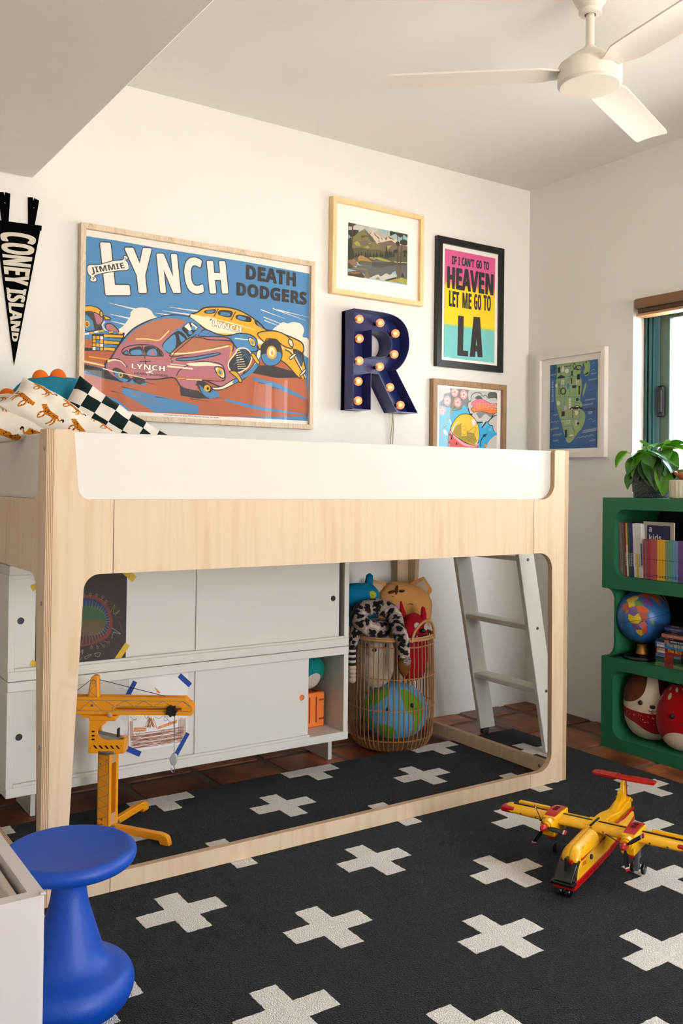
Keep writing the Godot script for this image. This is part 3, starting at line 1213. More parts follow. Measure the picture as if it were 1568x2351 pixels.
func pictures() -> void:
	M.paper = mat(Color(0.93, 0.91, 0.88), 0.8)
	M.picture_glass = mat(Color(1, 1, 1, 0.003), 0.0, {"spec": 0.3})
	M.picture_glass.transparency = BaseMaterial3D.TRANSPARENCY_ALPHA
	M.ash = mat(Color.WHITE, 0.55, {"tex": grain(51, Color(0.86, 0.79, 0.68), Color(0.70, 0.61, 0.49)), "tri": Vector3(3, 3, 3)})
	M.pine = mat(Color.WHITE, 0.5, {"tex": grain(52, Color(0.95, 0.82, 0.62), Color(0.88, 0.70, 0.48)), "tri": Vector3(3, 3, 3)})
	M.oak = mat(Color.WHITE, 0.55, {"tex": grain(53, Color(0.66, 0.52, 0.37), Color(0.50, 0.37, 0.24)), "tri": Vector3(4, 4, 4)})
	M.black_frame = mat(Color(0.025, 0.025, 0.025), 0.4)
	var o := frame("framed_poster", "large ash framed poster of two racing sedans under LYNCH lettering", Rect2(-2.468, 1.409, 1.078, 0.763), 0.021, 0.030, M.ash)
	sheet("print", o, Rect2(-2.448, 1.428, 1.040, 0.722), 0.0150, mat(Color.WHITE, 0.75, {"tex": poster_print()}))
	o = frame("framed_painting", "pale pine framed mountain lake painting with a wide white mount", Rect2(-1.300, 2.043, 0.538, 0.447), 0.022, 0.036, M.pine)
	sheet("print", o, Rect2(-1.203, 2.138, 0.350, 0.249), 0.0185, mat(Color.WHITE, 0.8, {"tex": painting_print()}))
	o = frame("framed_poster", "black framed tall poster with pink, yellow and turquoise bands reading HEAVEN", Rect2(-0.666, 1.758, 0.455, 0.655), 0.033, 0.026, M.black_frame)
	sheet("paper", o, Rect2(-0.625, 1.793, 0.374, 0.572), 0.0135, M.paper)
	sheet("print", o, Rect2(-0.611, 1.806, 0.344, 0.550), 0.0155, mat(Color.WHITE, 0.75, {"tex": heaven_print()}))
	o = frame("framed_poster", "oak framed poster of blossoms, clouds and a yellow dome behind the bed guard", Rect2(-0.690, 1.10, 0.500, 0.593), 0.028, 0.032, M.oak)
	sheet("print", o, Rect2(-0.636, 1.153, 0.391, 0.500), 0.0165, mat(Color.WHITE, 0.75, {"tex": magazine_print()}))
	o = frame("framed_map", "white framed illustrated island map of blue water on the right wall", Rect2(0.088, 1.310, 0.457, 0.545), 0.025, 0.030, mat(Color(0.90, 0.87, 0.84), 0.4), true)
	sheet("print", o, Rect2(0.174, 1.358, 0.316, 0.440), 0.0155, mat(Color.WHITE, 0.75, {"tex": map_print()}), true)
	pennant()
	marquee_letter()

func poster_print() -> ImageTexture:
	var k := {"ink": Color(0.17, 0.15, 0.155), "white": Color(0.90, 0.875, 0.83), "cream": Color(0.92, 0.86, 0.74), "cloud": Color(0.88, 0.84, 0.78), "blue": Color(0.27, 0.50, 0.69), "sky": Color(0.30, 0.54, 0.71), "rust": Color(0.68, 0.36, 0.22), "brown": Color(0.68, 0.41, 0.29), "pink": Color(0.68, 0.41, 0.45), "gold": Color(0.87, 0.64, 0.11), "grey": Color(0.5, 0.5, 0.42)}
	var c := Canvas.new(1020, 708, 1040, 722, Color(0.90, 0.87, 0.83))
	c.poly([4, 26, 120, 24, 300, 27, 700, 25, 1036, 32, 1036, 703, 4, 703], k.blue)
	c.poly([2, 470, 134, 467, 199, 455, 1006, 403, 1048, 683, 6, 735], k.rust)
	c.poly([3, 430, 39, 430, 39, 466, 4, 470], k.rust)
	c.poly([4, 528, 72, 537, 136, 563, 267, 585, 260, 595, 136, 588, 5, 567], k.blue)
	c.poly([169, 611, 301, 631, 468, 659, 496, 664, 497, 697, 302, 701, 202, 653, 156, 631], k.blue)
	c.poly([8, 634, 137, 657, 203, 706, 9, 716], k.blue)
	c.poly([753, 524, 887, 545, 1009, 593, 1034, 602, 1022, 607, 871, 567, 750, 535], k.blue)
	c.poly([619, 627, 771, 649, 1010, 671, 1035, 673, 1035, 678, 771, 666, 619, 637], k.blue)
	c.poly([4, 529, 53, 536, 110, 550, 155, 571, 201, 577, 155, 587, 72, 577, 28, 562, 5, 552], k.ink)
	c.poly([2, 464, 108, 463, 134, 467, 2, 477], k.ink)
	c.poly([407, 582, 495, 625, 619, 624, 496, 635, 414, 627], k.ink)
	c.poly([200, 568, 253, 570, 260, 583, 234, 594, 211, 586], k.ink)
	c.poly([749, 473, 846, 466, 1008, 491, 987, 510, 871, 519, 753, 507], k.ink)
	c.line([160, 608, 234, 619], 3, k.ink, false, 0.5)
	c.line([117, 627, 169, 636], 3, k.ink, false, 0.5)
	c.line([781, 546, 847, 555], 3, k.ink, false, 0.5)
	c.line([847, 562, 895, 569], 3, k.ink, false, 0.5)
	c.line([301, 639, 363, 643], 3, k.ink, false, 0.5)
	c.line([457, 637, 557, 644], 3, k.ink, false, 0.5)
	c.line([13, 563, 72, 574], 3, k.ink, false, 0.5)
	c.line([6, 552, 59, 560], 3, k.ink, false, 0.5)
	c.line([253, 580, 304, 589], 3, k.ink, false, 0.5)
	c.line([201, 628, 301, 653], 3, k.rust, false, 1)
	c.line([221, 651, 336, 673], 3, k.rust, false, 1)
	c.line([169, 642, 222, 664], 3, k.rust, false, 1)
	c.smooth([142, 379, 161, 363, 177, 341, 190, 321, 193, 302, 216, 285, 245, 279, 276, 286, 293, 307, 317, 312, 330, 325, 264, 379, 198, 405, 153, 416, 139, 398], k.cloud)
	c.smooth([850, 306, 877, 283, 901, 268, 925, 271, 954, 261, 995, 267, 1011, 293, 1004, 322, 1029, 327, 1037, 344, 1038, 411, 1005, 403, 907, 370, 858, 333], k.cloud)
	c.line([102, 277, 211, 290], 1.2, k.cloud, false, 7)
	c.line([105, 321, 190, 330], 1.2, k.cloud, false, 7)
	c.line([110, 348, 174, 357], 1.2, k.cloud, false, 7)
	c.line([357, 264, 490, 266], 1.2, k.cloud, false, 7)
	c.line([326, 282, 455, 285], 1.2, k.cloud, false, 7)
	c.line([293, 295, 381, 297], 1.2, k.cloud, false, 7)
	c.line([788, 225, 911, 251], 5, k.cloud, false, 1)
	c.line([849, 213, 1019, 248], 5, k.cloud, false, 1)
	c.line([802, 256, 979, 297], 5, k.cloud, false, 1)
	c.line([806, 270, 897, 291], 5, k.cloud, false, 1)
	c.line([872, 216, 1035, 231], 5, k.cloud, false, 1)
	c.smooth([4, 393, 3, 339, 21, 333, 40, 341, 50, 358, 63, 381, 38, 396], k.blue)
	c.outline([4, 393, 3, 339, 21, 333, 40, 341, 50, 358, 63, 381, 38, 396], 4, k.ink)
	c.poly([3, 325, 37, 323, 69, 353, 76, 392, 47, 398, 37, 356], k.ink)
	c.smooth([2, 304, 24, 298, 49, 300, 68, 310, 78, 327, 78, 349, 56, 345, 34, 321, 3, 322], k.gold)
	c.outline([2, 304, 24, 298, 49, 300, 68, 310, 78, 327, 78, 349, 56, 345, 34, 321, 3, 322], 4, k.ink)
	c.smooth([40, 322, 62, 329, 78, 343, 69, 365, 53, 367, 45, 346], k.pink)
	c.outline([40, 322, 62, 329, 78, 343, 69, 365, 53, 367, 45, 346], 3, k.ink)
	c.smooth([68, 313, 76, 318, 77, 333, 70, 336, 64, 326], k.gold)
	c.outline([68, 313, 76, 318, 77, 333, 70, 336, 64, 326], 4, k.ink)
	c.smooth([81, 330, 106, 336, 105, 343, 88, 345], k.gold)
	c.outline([81, 330, 106, 336, 105, 343, 88, 345], 4, k.ink)
	c.smooth([91, 363, 113, 360, 133, 374, 142, 389, 107, 389, 91, 381], k.pink)
	c.outline([91, 363, 113, 360, 133, 374, 142, 389, 107, 389, 91, 381], 4, k.ink)
	c.line([84, 354, 75, 368, 85, 385, 98, 390], 6, k.cloud, false)
	c.disc(14, 371, 11.2, 13.7, k.gold)
	c.disc(14, 371, 5.6, 7.3, k.ink)
	c.disc(14, 371, 2.8, 3.7, k.gold)
	c.poly([34, 409, 168, 389, 165, 408, 128, 468, 36, 470], k.ink)
	c.poly([37, 415, 49, 413, 49, 426, 37, 427], k.gold)
	c.poly([52, 414, 64, 413, 64, 425, 52, 426], k.gold)
	c.poly([67, 413, 79, 412, 80, 425, 67, 426], k.white)
	c.poly([82, 413, 95, 412, 95, 424, 82, 425], k.blue)
	c.poly([37, 429, 49, 428, 50, 440, 37, 441], k.gold)
	c.poly([52, 429, 65, 428, 65, 440, 52, 441], k.blue)
	c.poly([67, 428, 80, 427, 80, 439, 67, 440], k.gold)
	c.poly([82, 428, 95, 426, 95, 439, 82, 440], k.grey)
	c.poly([37, 444, 50, 443, 50, 455, 37, 456], k.gold)
	c.poly([52, 443, 65, 442, 65, 455, 52, 456], k.gold)
	c.poly([67, 443, 80, 442, 80, 454, 67, 455], k.white)
	c.poly([82, 442, 95, 441, 95, 454, 83, 455], k.blue)
	c.poly([37, 459, 50, 457, 50, 470, 38, 471], k.white)
	c.poly([52, 458, 65, 457, 65, 469, 53, 470], k.blue)
	c.poly([68, 458, 80, 457, 80, 469, 68, 470], k.gold)
	c.poly([83, 457, 95, 456, 95, 468, 83, 470], k.grey)
	c.poly([82, 404, 162, 401, 159, 410, 82, 415], k.gold)
	c.poly([82, 417, 154, 415, 151, 424, 82, 428], k.blue)
	c.poly([83, 430, 146, 428, 143, 438, 83, 441], k.gold)
	c.poly([83, 443, 138, 442, 134, 452, 83, 454], k.blue)
	c.poly([83, 456, 129, 456, 126, 466, 83, 466], k.gold)
	c.poly([6, 407, 23, 403, 23, 411, 6, 415], k.white)
	c.poly([25, 401, 42, 397, 42, 405, 25, 409], k.gold)
	c.poly([44, 396, 61, 391, 62, 399, 44, 404], k.white)
	c.poly([63, 390, 81, 386, 81, 394, 63, 398], k.gold)
	c.poly([83, 390, 101, 387, 101, 394, 83, 398], k.blue)
	c.poly([103, 390, 120, 388, 120, 394, 103, 398], k.gold)
	c.poly([122, 391, 140, 388, 140, 395, 122, 399], k.blue)
	c.poly([142, 391, 160, 389, 160, 395, 142, 399], k.gold)
	c.smooth([453, 285, 485, 270, 517, 248, 571, 238, 627, 234, 687, 242, 740, 262, 787, 289, 815, 310, 866, 312, 914, 324, 946, 331, 1000, 351, 1011, 382, 1005, 403, 1018, 452, 1022, 472, 1006, 502, 982, 507, 908, 447, 789, 402, 773, 386, 711, 341, 599, 359, 526, 340, 454, 301], k.gold)
	c.outline([453, 285, 485, 270, 517, 248, 571, 238, 627, 234, 687, 242, 740, 262, 787, 289, 815, 310, 866, 312, 914, 324, 946, 331, 1000, 351, 1011, 382, 1005, 403, 1018, 452, 1022, 472, 1006, 502, 982, 507, 908, 447, 789, 402, 773, 386, 711, 341, 599, 359, 526, 340, 454, 301], 6, k.ink)
	c.poly([453, 282, 561, 290, 658, 326, 734, 339, 772, 355, 899, 378, 907, 388, 773, 376, 711, 348, 621, 347, 562, 349, 504, 335, 454, 305], k.cream)
	c.smooth([514, 265, 528, 257, 568, 249, 561, 266, 525, 272], k.ink)
	c.smooth([523, 264, 535, 258, 561, 255, 555, 264, 528, 269], k.blue)
	c.smooth([579, 268, 590, 250, 647, 248, 640, 274, 605, 275], k.ink)
	c.smooth([592, 270, 597, 257, 634, 258, 633, 270, 605, 272], k.blue)
	c.smooth([664, 275, 676, 259, 734, 264, 737, 284, 691, 284], k.ink)
	c.smooth([674, 274, 681, 264, 714, 268, 706, 280, 687, 280], k.blue)
	c.smooth([756, 275, 775, 276, 815, 310, 779, 300, 762, 292], k.ink)
	c.smooth([767, 282, 779, 288, 799, 305, 779, 298], k.blue)
	c.line([581, 246, 561, 280], 4, k.ink, false)
	c.line([664, 248, 642, 287], 4, k.ink, false)
	c.line([543, 298, 550, 291], 4, k.ink, false)
	c.line([453, 288, 496, 297, 551, 334], 4, k.cream, true, 1)
	c.line([525, 284, 710, 307], 4, k.cream, true, 1)
	c.line([613, 297, 772, 318], 4, k.cream, true, 1)
	c.line([497, 320, 598, 339], 4, k.cream, true, 1)
	c.smooth([772, 335, 807, 318, 866, 312, 914, 324, 943, 346, 951, 380, 907, 374, 862, 350, 819, 351, 808, 366], k.gold)
	c.outline([772, 335, 807, 318, 866, 312, 914, 324, 943, 346, 951, 380, 907, 374, 862, 350, 819, 351, 808, 366], 5, k.ink)
	c.smooth([790, 384, 827, 353, 866, 346, 891, 372, 899, 426, 864, 464, 813, 461, 793, 429], k.ink)
	c.smooth([793, 422, 828, 412, 883, 400, 897, 423, 876, 456, 829, 469, 801, 452], k.blue)
	c.outline([793, 422, 828, 412, 883, 400, 897, 423, 876, 456, 829, 469, 801, 452], 4, k.ink)
	c.disc(845, 408, 25.8, 29.3, k.gold)
	c.disc(845, 406, 16.7, 20.7, k.cream)
	c.disc(847, 410, 7.1, 10.3, k.gold)
	c.smooth([955, 383, 1005, 396, 1011, 424, 997, 460, 972, 438], k.ink)
	c.line([964, 393, 985, 440], 2, k.blue, false)
	c.line([972, 396, 991, 444], 2, k.blue, false)
	c.line([980, 400, 996, 448], 2, k.blue, false)
	c.line([988, 403, 1002, 451], 2, k.blue, false)
	c.line([997, 407, 1008, 455], 2, k.blue, false)
	c.smooth([932, 343, 947, 344, 955, 366, 947, 375, 933, 361], k.cream)
	c.outline([932, 343, 947, 344, 955, 366, 947, 375, 933, 361], 5, k.ink)
	c.poly([915, 387, 939, 395, 968, 421, 1019, 504, 1015, 515, 1002, 509, 948, 429, 911, 398], k.gold)
	c.line([915, 390, 948, 408, 1006, 488, 1017, 513], 5, k.ink, true)
	c.line([923, 386, 960, 407, 1023, 508], 4, k.cream, true)
	c.smooth([936, 423, 964, 402, 968, 410, 944, 431], k.cream)
	c.outline([936, 423, 964, 402, 968, 410, 944, 431], 4, k.ink)
	c.smooth([992, 496, 1018, 469, 1022, 479, 998, 501], k.cream)
	c.outline([992, 496, 1018, 469, 1022, 479, 998, 501], 4, k.ink)
	c.text("LYNCH", 554, 321, 24, 138, k.ink, {"turn": 0.103, "bold": 2.0})
	c.text("LYNCH", 554, 321, 24, 138, k.white, {"turn": 0.103, "bold": 0.8})
	c.smooth([87, 527, 96, 509, 112, 496, 140, 448, 169, 408, 204, 370, 250, 340, 296, 319, 357, 298, 409, 293, 451, 298, 491, 320, 527, 340, 578, 354, 630, 364, 664, 393, 698, 410, 729, 427, 722, 476, 692, 532, 640, 569, 600, 579, 509, 555, 467, 597, 417, 591, 382, 555, 314, 566, 267, 569, 204, 568, 155, 587, 116, 562, 91, 545], k.pink)
	c.outline([87, 527, 96, 509, 112, 496, 140, 448, 169, 408, 204, 370, 250, 340, 296, 319, 357, 298, 409, 293, 451, 298, 491, 320, 527, 340, 578, 354, 630, 364, 664, 393, 698, 410, 729, 427, 722, 476, 692, 532, 640, 569, 600, 579, 509, 555, 467, 597, 417, 591, 382, 555, 314, 566, 267, 569, 204, 568, 155, 587, 116, 562, 91, 545], 6, k.ink)
	c.smooth([492, 370, 520, 340, 578, 354, 634, 355, 675, 341, 728, 339, 766, 356, 771, 386, 767, 410, 721, 415, 676, 409, 637, 368, 578, 364], k.blue)
	c.outline([492, 370, 520, 340, 578, 354, 634, 355, 675, 341, 728, 339, 766, 356, 771, 386, 767, 410, 721, 415, 676, 409, 637, 368, 578, 364], 5, k.ink)
	c.smooth([296, 319, 357, 300, 409, 294, 451, 298, 491, 320, 505, 342, 484, 370, 442, 387, 367, 454, 332, 430, 379, 365, 427, 317, 358, 310, 296, 328, 237, 357, 191, 393, 166, 427, 153, 434, 178, 401, 217, 365], k.blue)
	c.smooth([179, 426, 185, 406, 230, 364, 290, 329, 358, 313, 430, 312, 410, 342, 379, 355, 338, 391, 318, 415, 264, 414, 218, 416], k.brown)
	c.line([214, 410, 264, 406, 311, 407, 335, 388, 358, 362], 6, k.gold, true)
	c.line([218, 409, 264, 405, 311, 405, 333, 387, 358, 361], 3, k.cream, true)
	c.smooth([328, 424, 352, 393, 400, 358, 439, 386, 411, 416, 363, 456, 339, 439], k.ink)
	c.smooth([332, 424, 355, 396, 383, 375, 390, 405, 384, 435, 361, 453, 339, 439], k.sky)
	c.smooth([402, 372, 414, 377, 432, 392, 418, 406, 407, 394], k.sky)
	c.smooth([415, 345, 452, 316, 487, 334, 449, 377, 435, 369], k.ink)
	c.poly([424, 337, 445, 319, 459, 347, 449, 354, 434, 343], k.white)
	c.poly([459, 317, 486, 334, 477, 346, 455, 324], k.white)
	c.disc(466, 340, 10.0, 8.5, k.sky)
	c.disc(452, 360, 9.2, 8.5, k.sky)
	c.smooth([367, 454, 442, 387, 492, 376, 542, 381, 634, 377, 657, 397, 649, 421, 638, 395, 543, 421, 436, 453, 377, 468], k.brown)
	c.outline([367, 454, 442, 387, 492, 376, 542, 381, 634, 377, 657, 397, 649, 421, 638, 395, 543, 421, 436, 453, 377, 468], 4, k.ink)
	c.line([372, 456, 436, 448, 543, 424, 630, 399, 646, 408, 639, 445], 9, k.gold, true, 6)
	c.line([372, 456, 436, 449, 543, 425, 630, 400], 5, k.cream, true)
	c.smooth([398, 473, 472, 460, 579, 434, 583, 442, 472, 473, 402, 482], k.blue)
	c.outline([398, 473, 472, 460, 579, 434, 583, 442, 472, 473, 402, 482], 4, k.ink)
	c.smooth([493, 478, 544, 475, 591, 479, 610, 495, 618, 531, 603, 552, 509, 555, 403, 556, 399, 534, 413, 517, 454, 491], k.pink)
	c.outline([493, 478, 544, 475, 591, 479, 610, 495, 618, 531, 603, 552, 509, 555, 403, 556, 399, 534, 413, 517, 454, 491], 4, k.ink)
	c.smooth([437, 492, 493, 481, 544, 477, 602, 489, 544, 492, 472, 499], k.cream)
	c.line([354, 509, 465, 511], 7, k.cream, false)
	c.line([367, 499, 437, 500], 4, k.cream, false, 2)
	c.line([399, 555, 502, 554], 6, k.gold, false)
	c.line([438, 557, 509, 555], 4, k.cream, false)
	c.line([382, 550, 473, 550, 610, 543], 8, k.brown, true)
	c.smooth([157, 465, 166, 452, 198, 438, 245, 430, 288, 431, 319, 444, 334, 465, 319, 470, 252, 474, 180, 479, 163, 475], k.pink)
	c.outline([157, 465, 166, 452, 198, 438, 245, 430, 288, 431, 319, 444, 334, 465, 319, 470, 252, 474, 180, 479, 163, 475], 4, k.ink)
	c.smooth([160, 470, 179, 457, 184, 477, 166, 475], k.ink)
	c.smooth([166, 471, 179, 462, 181, 474], k.sky)
	c.smooth([187, 456, 199, 449, 236, 439, 242, 473, 196, 477], k.ink)
	c.smooth([194, 462, 212, 454, 237, 453, 239, 472, 199, 475], k.sky)
	c.smooth([253, 438, 298, 437, 312, 469, 262, 473], k.ink)
	c.smooth([263, 462, 275, 448, 298, 443, 307, 468, 267, 471], k.sky)
	c.smooth([275, 467, 282, 454, 295, 456, 300, 468], k.pink)
	c.smooth([305, 439, 322, 450, 329, 466, 316, 468], k.ink)
	c.line([241, 432, 254, 482, 259, 507], 4, k.ink, false)
	c.line([157, 495, 265, 489, 367, 479], 5, k.brown, false)
	c.line([232, 500, 252, 498], 3, k.ink, false)
	c.line([261, 498, 279, 494], 3, k.ink, false)
	c.line([372, 483, 372, 494], 4, k.ink, false)
	c.line([367, 479, 384, 451, 481, 364], 3, k.ink, false)
	c.smooth([90, 533, 100, 510, 125, 497, 154, 503, 180, 526, 200, 549, 204, 568, 181, 582, 149, 581, 110, 559], k.pink)
	c.outline([90, 533, 100, 510, 125, 497, 154, 503, 180, 526, 200, 549, 204, 568, 181, 582, 149, 581, 110, 559], 5, k.ink)
	c.line([100, 510, 125, 502, 154, 506, 175, 524], 8, k.cream, true, 3)
	c.line([180, 529, 200, 552, 200, 568], 9, k.brown, true)
	c.smooth([119, 543, 132, 533, 158, 540, 187, 563, 197, 578, 181, 588, 155, 581, 132, 564], k.ink)
	c.smooth([126, 546, 139, 549, 155, 568, 184, 577, 175, 587, 152, 584, 136, 570], k.blue)
	c.disc(154, 560, 9.1, 11.8, k.gold)
	c.disc(154, 560, 4.5, 6.2, k.ink)
	c.line([81, 540, 129, 550, 200, 558, 260, 568], 5, k.cream, false, 2)
	c.line([6, 518, 87, 530], 7, k.cream, false, 4)
	c.line([24, 498, 112, 503], 6, k.gold, false, 3)
	c.line([9, 516, 84, 524], 3, k.gold, false)
	c.smooth([634, 469, 667, 426, 678, 408, 712, 402, 739, 420, 743, 450, 721, 489, 668, 514, 638, 499], k.ink)
	c.outline([634, 469, 667, 426, 678, 408, 712, 402, 739, 420, 743, 450, 721, 489, 668, 514, 638, 499], 6, k.cream)
	c.line([665, 420, 689, 411], 3, k.cream, false)
	c.line([666, 429, 693, 420], 3, k.cream, false)
	c.line([668, 438, 697, 430], 3, k.cream, false)
	c.line([670, 447, 701, 440], 3, k.cream, false)
	c.line([671, 457, 705, 450], 3, k.cream, false)
	c.line([673, 466, 709, 460], 3, k.cream, false)
	c.line([675, 475, 713, 470], 3, k.cream, false)
	c.line([676, 485, 717, 479], 3, k.cream, false)
	c.line([678, 494, 721, 489], 3, k.cream, false)
	c.line([689, 411, 712, 405], 2, k.blue, false)
	c.line([695, 418, 716, 410], 2, k.blue, false)
	c.line([700, 425, 720, 414], 2, k.blue, false)
	c.line([705, 432, 723, 418], 2, k.blue, false)
	c.line([711, 439, 727, 423], 2, k.blue, false)
	c.line([716, 446, 731, 427], 2, k.blue, false)
	c.line([722, 453, 735, 432], 2, k.blue, false)
	c.line([727, 460, 739, 436], 2, k.blue, false)
	c.line([660, 477, 712, 429], 3, k.blue, false)
	c.smooth([728, 356, 745, 355, 761, 370, 761, 387, 746, 389, 732, 373], k.cream)
	c.outline([728, 356, 745, 355, 761, 370, 761, 387, 746, 389, 732, 373], 4, k.ink)
	c.disc(747, 372, 12.7, 15.3, k.gold, -0.30)
	c.disc(748, 373, 5.4, 7.5, k.sky, -0.30)
	c.line([662, 364, 726, 363], 4, k.cream, false)
	c.smooth([568, 501, 582, 493, 608, 501, 616, 531, 605, 540, 583, 527], k.cream)
	c.outline([568, 501, 582, 493, 608, 501, 616, 531, 605, 540, 583, 527], 5, k.ink)
	c.disc(593, 515, 14.8, 18.3, k.gold, -0.20)
	c.disc(593, 516, 6.6, 9.3, k.blue, -0.20)
	c.smooth([721, 526, 778, 457, 791, 408, 781, 402, 769, 417, 762, 459, 713, 510, 646, 549, 587, 580, 497, 579, 490, 586, 544, 592, 602, 589, 661, 561], k.cream)
	c.outline([721, 526, 778, 457, 791, 408, 781, 402, 769, 417, 762, 459, 713, 510, 646, 549, 587, 580, 497, 579, 490, 586, 544, 592, 602, 589, 661, 561], 4, k.ink)
	c.smooth([744, 511, 782, 464, 791, 422, 770, 458, 721, 506, 661, 544, 661, 558], k.blue)
	c.smooth([741, 425, 758, 423, 784, 457, 778, 466, 762, 455], k.gold)
	c.outline([741, 425, 758, 423, 784, 457, 778, 466, 762, 455], 4, k.ink)
	c.smooth([638, 509, 672, 508, 699, 545, 687, 551, 672, 533], k.gold)
	c.outline([638, 509, 672, 508, 699, 545, 687, 551, 672, 533], 4, k.ink)
	c.smooth([484, 570, 497, 558, 529, 564, 562, 588, 588, 616, 566, 627, 530, 626, 501, 602], k.ink)
	c.smooth([497, 576, 515, 588, 544, 606, 562, 594, 592, 609, 581, 623, 544, 629, 515, 614], k.blue)
	c.disc(534, 588, 14.5, 14.5, k.gold)
	c.disc(537, 589, 5.8, 5.9, k.ink)
	c.smooth([458, 582, 486, 580, 486, 596, 458, 601], k.pink)
	c.poly([458, 598, 494, 602, 544, 632, 459, 631], k.ink)
	c.text("LYNCH", 199, 530, 20, 143, k.ink, {"bold": 2.0})
	c.text("LYNCH", 199, 530, 20, 143, k.white, {"bold": 0.6})
	c.text("DEATH  DODGERS", 211, 553, 9, 144, k.ink, {})
	c.disc(276, 532, 6.0, 6.3, k.white)
	c.poly([272, 537, 281, 536, 280, 542, 273, 542], k.white)
	c.disc(273, 533, 1.7, 1.9, k.ink)
	c.disc(278, 532, 1.7, 1.9, k.ink)
	c.line([261, 541, 292, 543], 3, k.white, false)
	c.line([261, 545, 292, 531], 3, k.white, false)
	c.text("L", 90, 244, 198, 96, k.ink, {"turn": -0.124, "bold": 8.5})
	c.text("L", 90, 244, 198, 96, k.white, {"turn": -0.124, "bold": 4.2})
	c.text("Y", 188, 223, 172, 107, k.ink, {"turn": -0.125, "bold": 8.5})
	c.text("Y", 188, 223, 172, 107, k.white, {"turn": -0.125, "bold": 4.2})
	c.text("N", 321, 206, 153, 83, k.ink, {"turn": -0.125, "bold": 8.5})
	c.text("N", 321, 206, 153, 83, k.white, {"turn": -0.125, "bold": 4.2})
	c.text("C", 436, 194, 140, 78, k.ink, {"turn": -0.125, "bold": 8.5})
	c.text("C", 436, 194, 140, 78, k.white, {"turn": -0.125, "bold": 4.2})
	c.text("H", 544, 180, 130, 80, k.ink, {"turn": -0.125, "bold": 8.5})
	c.text("H", 544, 180, 130, 80, k.white, {"turn": -0.125, "bold": 4.2})
	c.text("DEATH", 713, 98, 58, 249, k.ink, {"bold": 2.6})
	c.text("DODGERS", 668, 174, 52, 352, k.ink, {"bold": 2.6})
	c.smooth([10, 156, 17, 138, 59, 130, 112, 108, 155, 96, 158, 82, 170, 79, 177, 88, 169, 98, 177, 106, 179, 134, 135, 145, 77, 162, 42, 177, 49, 185, 48, 198, 34, 202, 23, 197, 26, 183, 16, 174], k.white)
	c.outline([10, 156, 17, 138, 59, 130, 112, 108, 155, 96, 158, 82, 170, 79, 177, 88, 169, 98, 177, 106, 179, 134, 135, 145, 77, 162, 42, 177, 49, 185, 48, 198, 34, 202, 23, 197, 26, 183, 16, 174], 3, k.ink)
	c.text("JIMMIE", 29, 168, 22, 140, k.ink, {"turn": -0.280})
	c.line([34, 195, 40, 186, 33, 185], 2.5, k.ink, true)
	c.line([161, 87, 167, 90, 164, 96], 2, k.ink, true)
	c.poly([0, 704, 1040, 704, 1040, 722, 0, 722], Color(0.90, 0.87, 0.83))
	c.text("COPYRIGHT HAMILTON WOOD TYPE & PRINTING MUSEUM, TWO RIVERS", 340, 713, 5, 250, k.ink, {"weight": 400})
	return c.done()

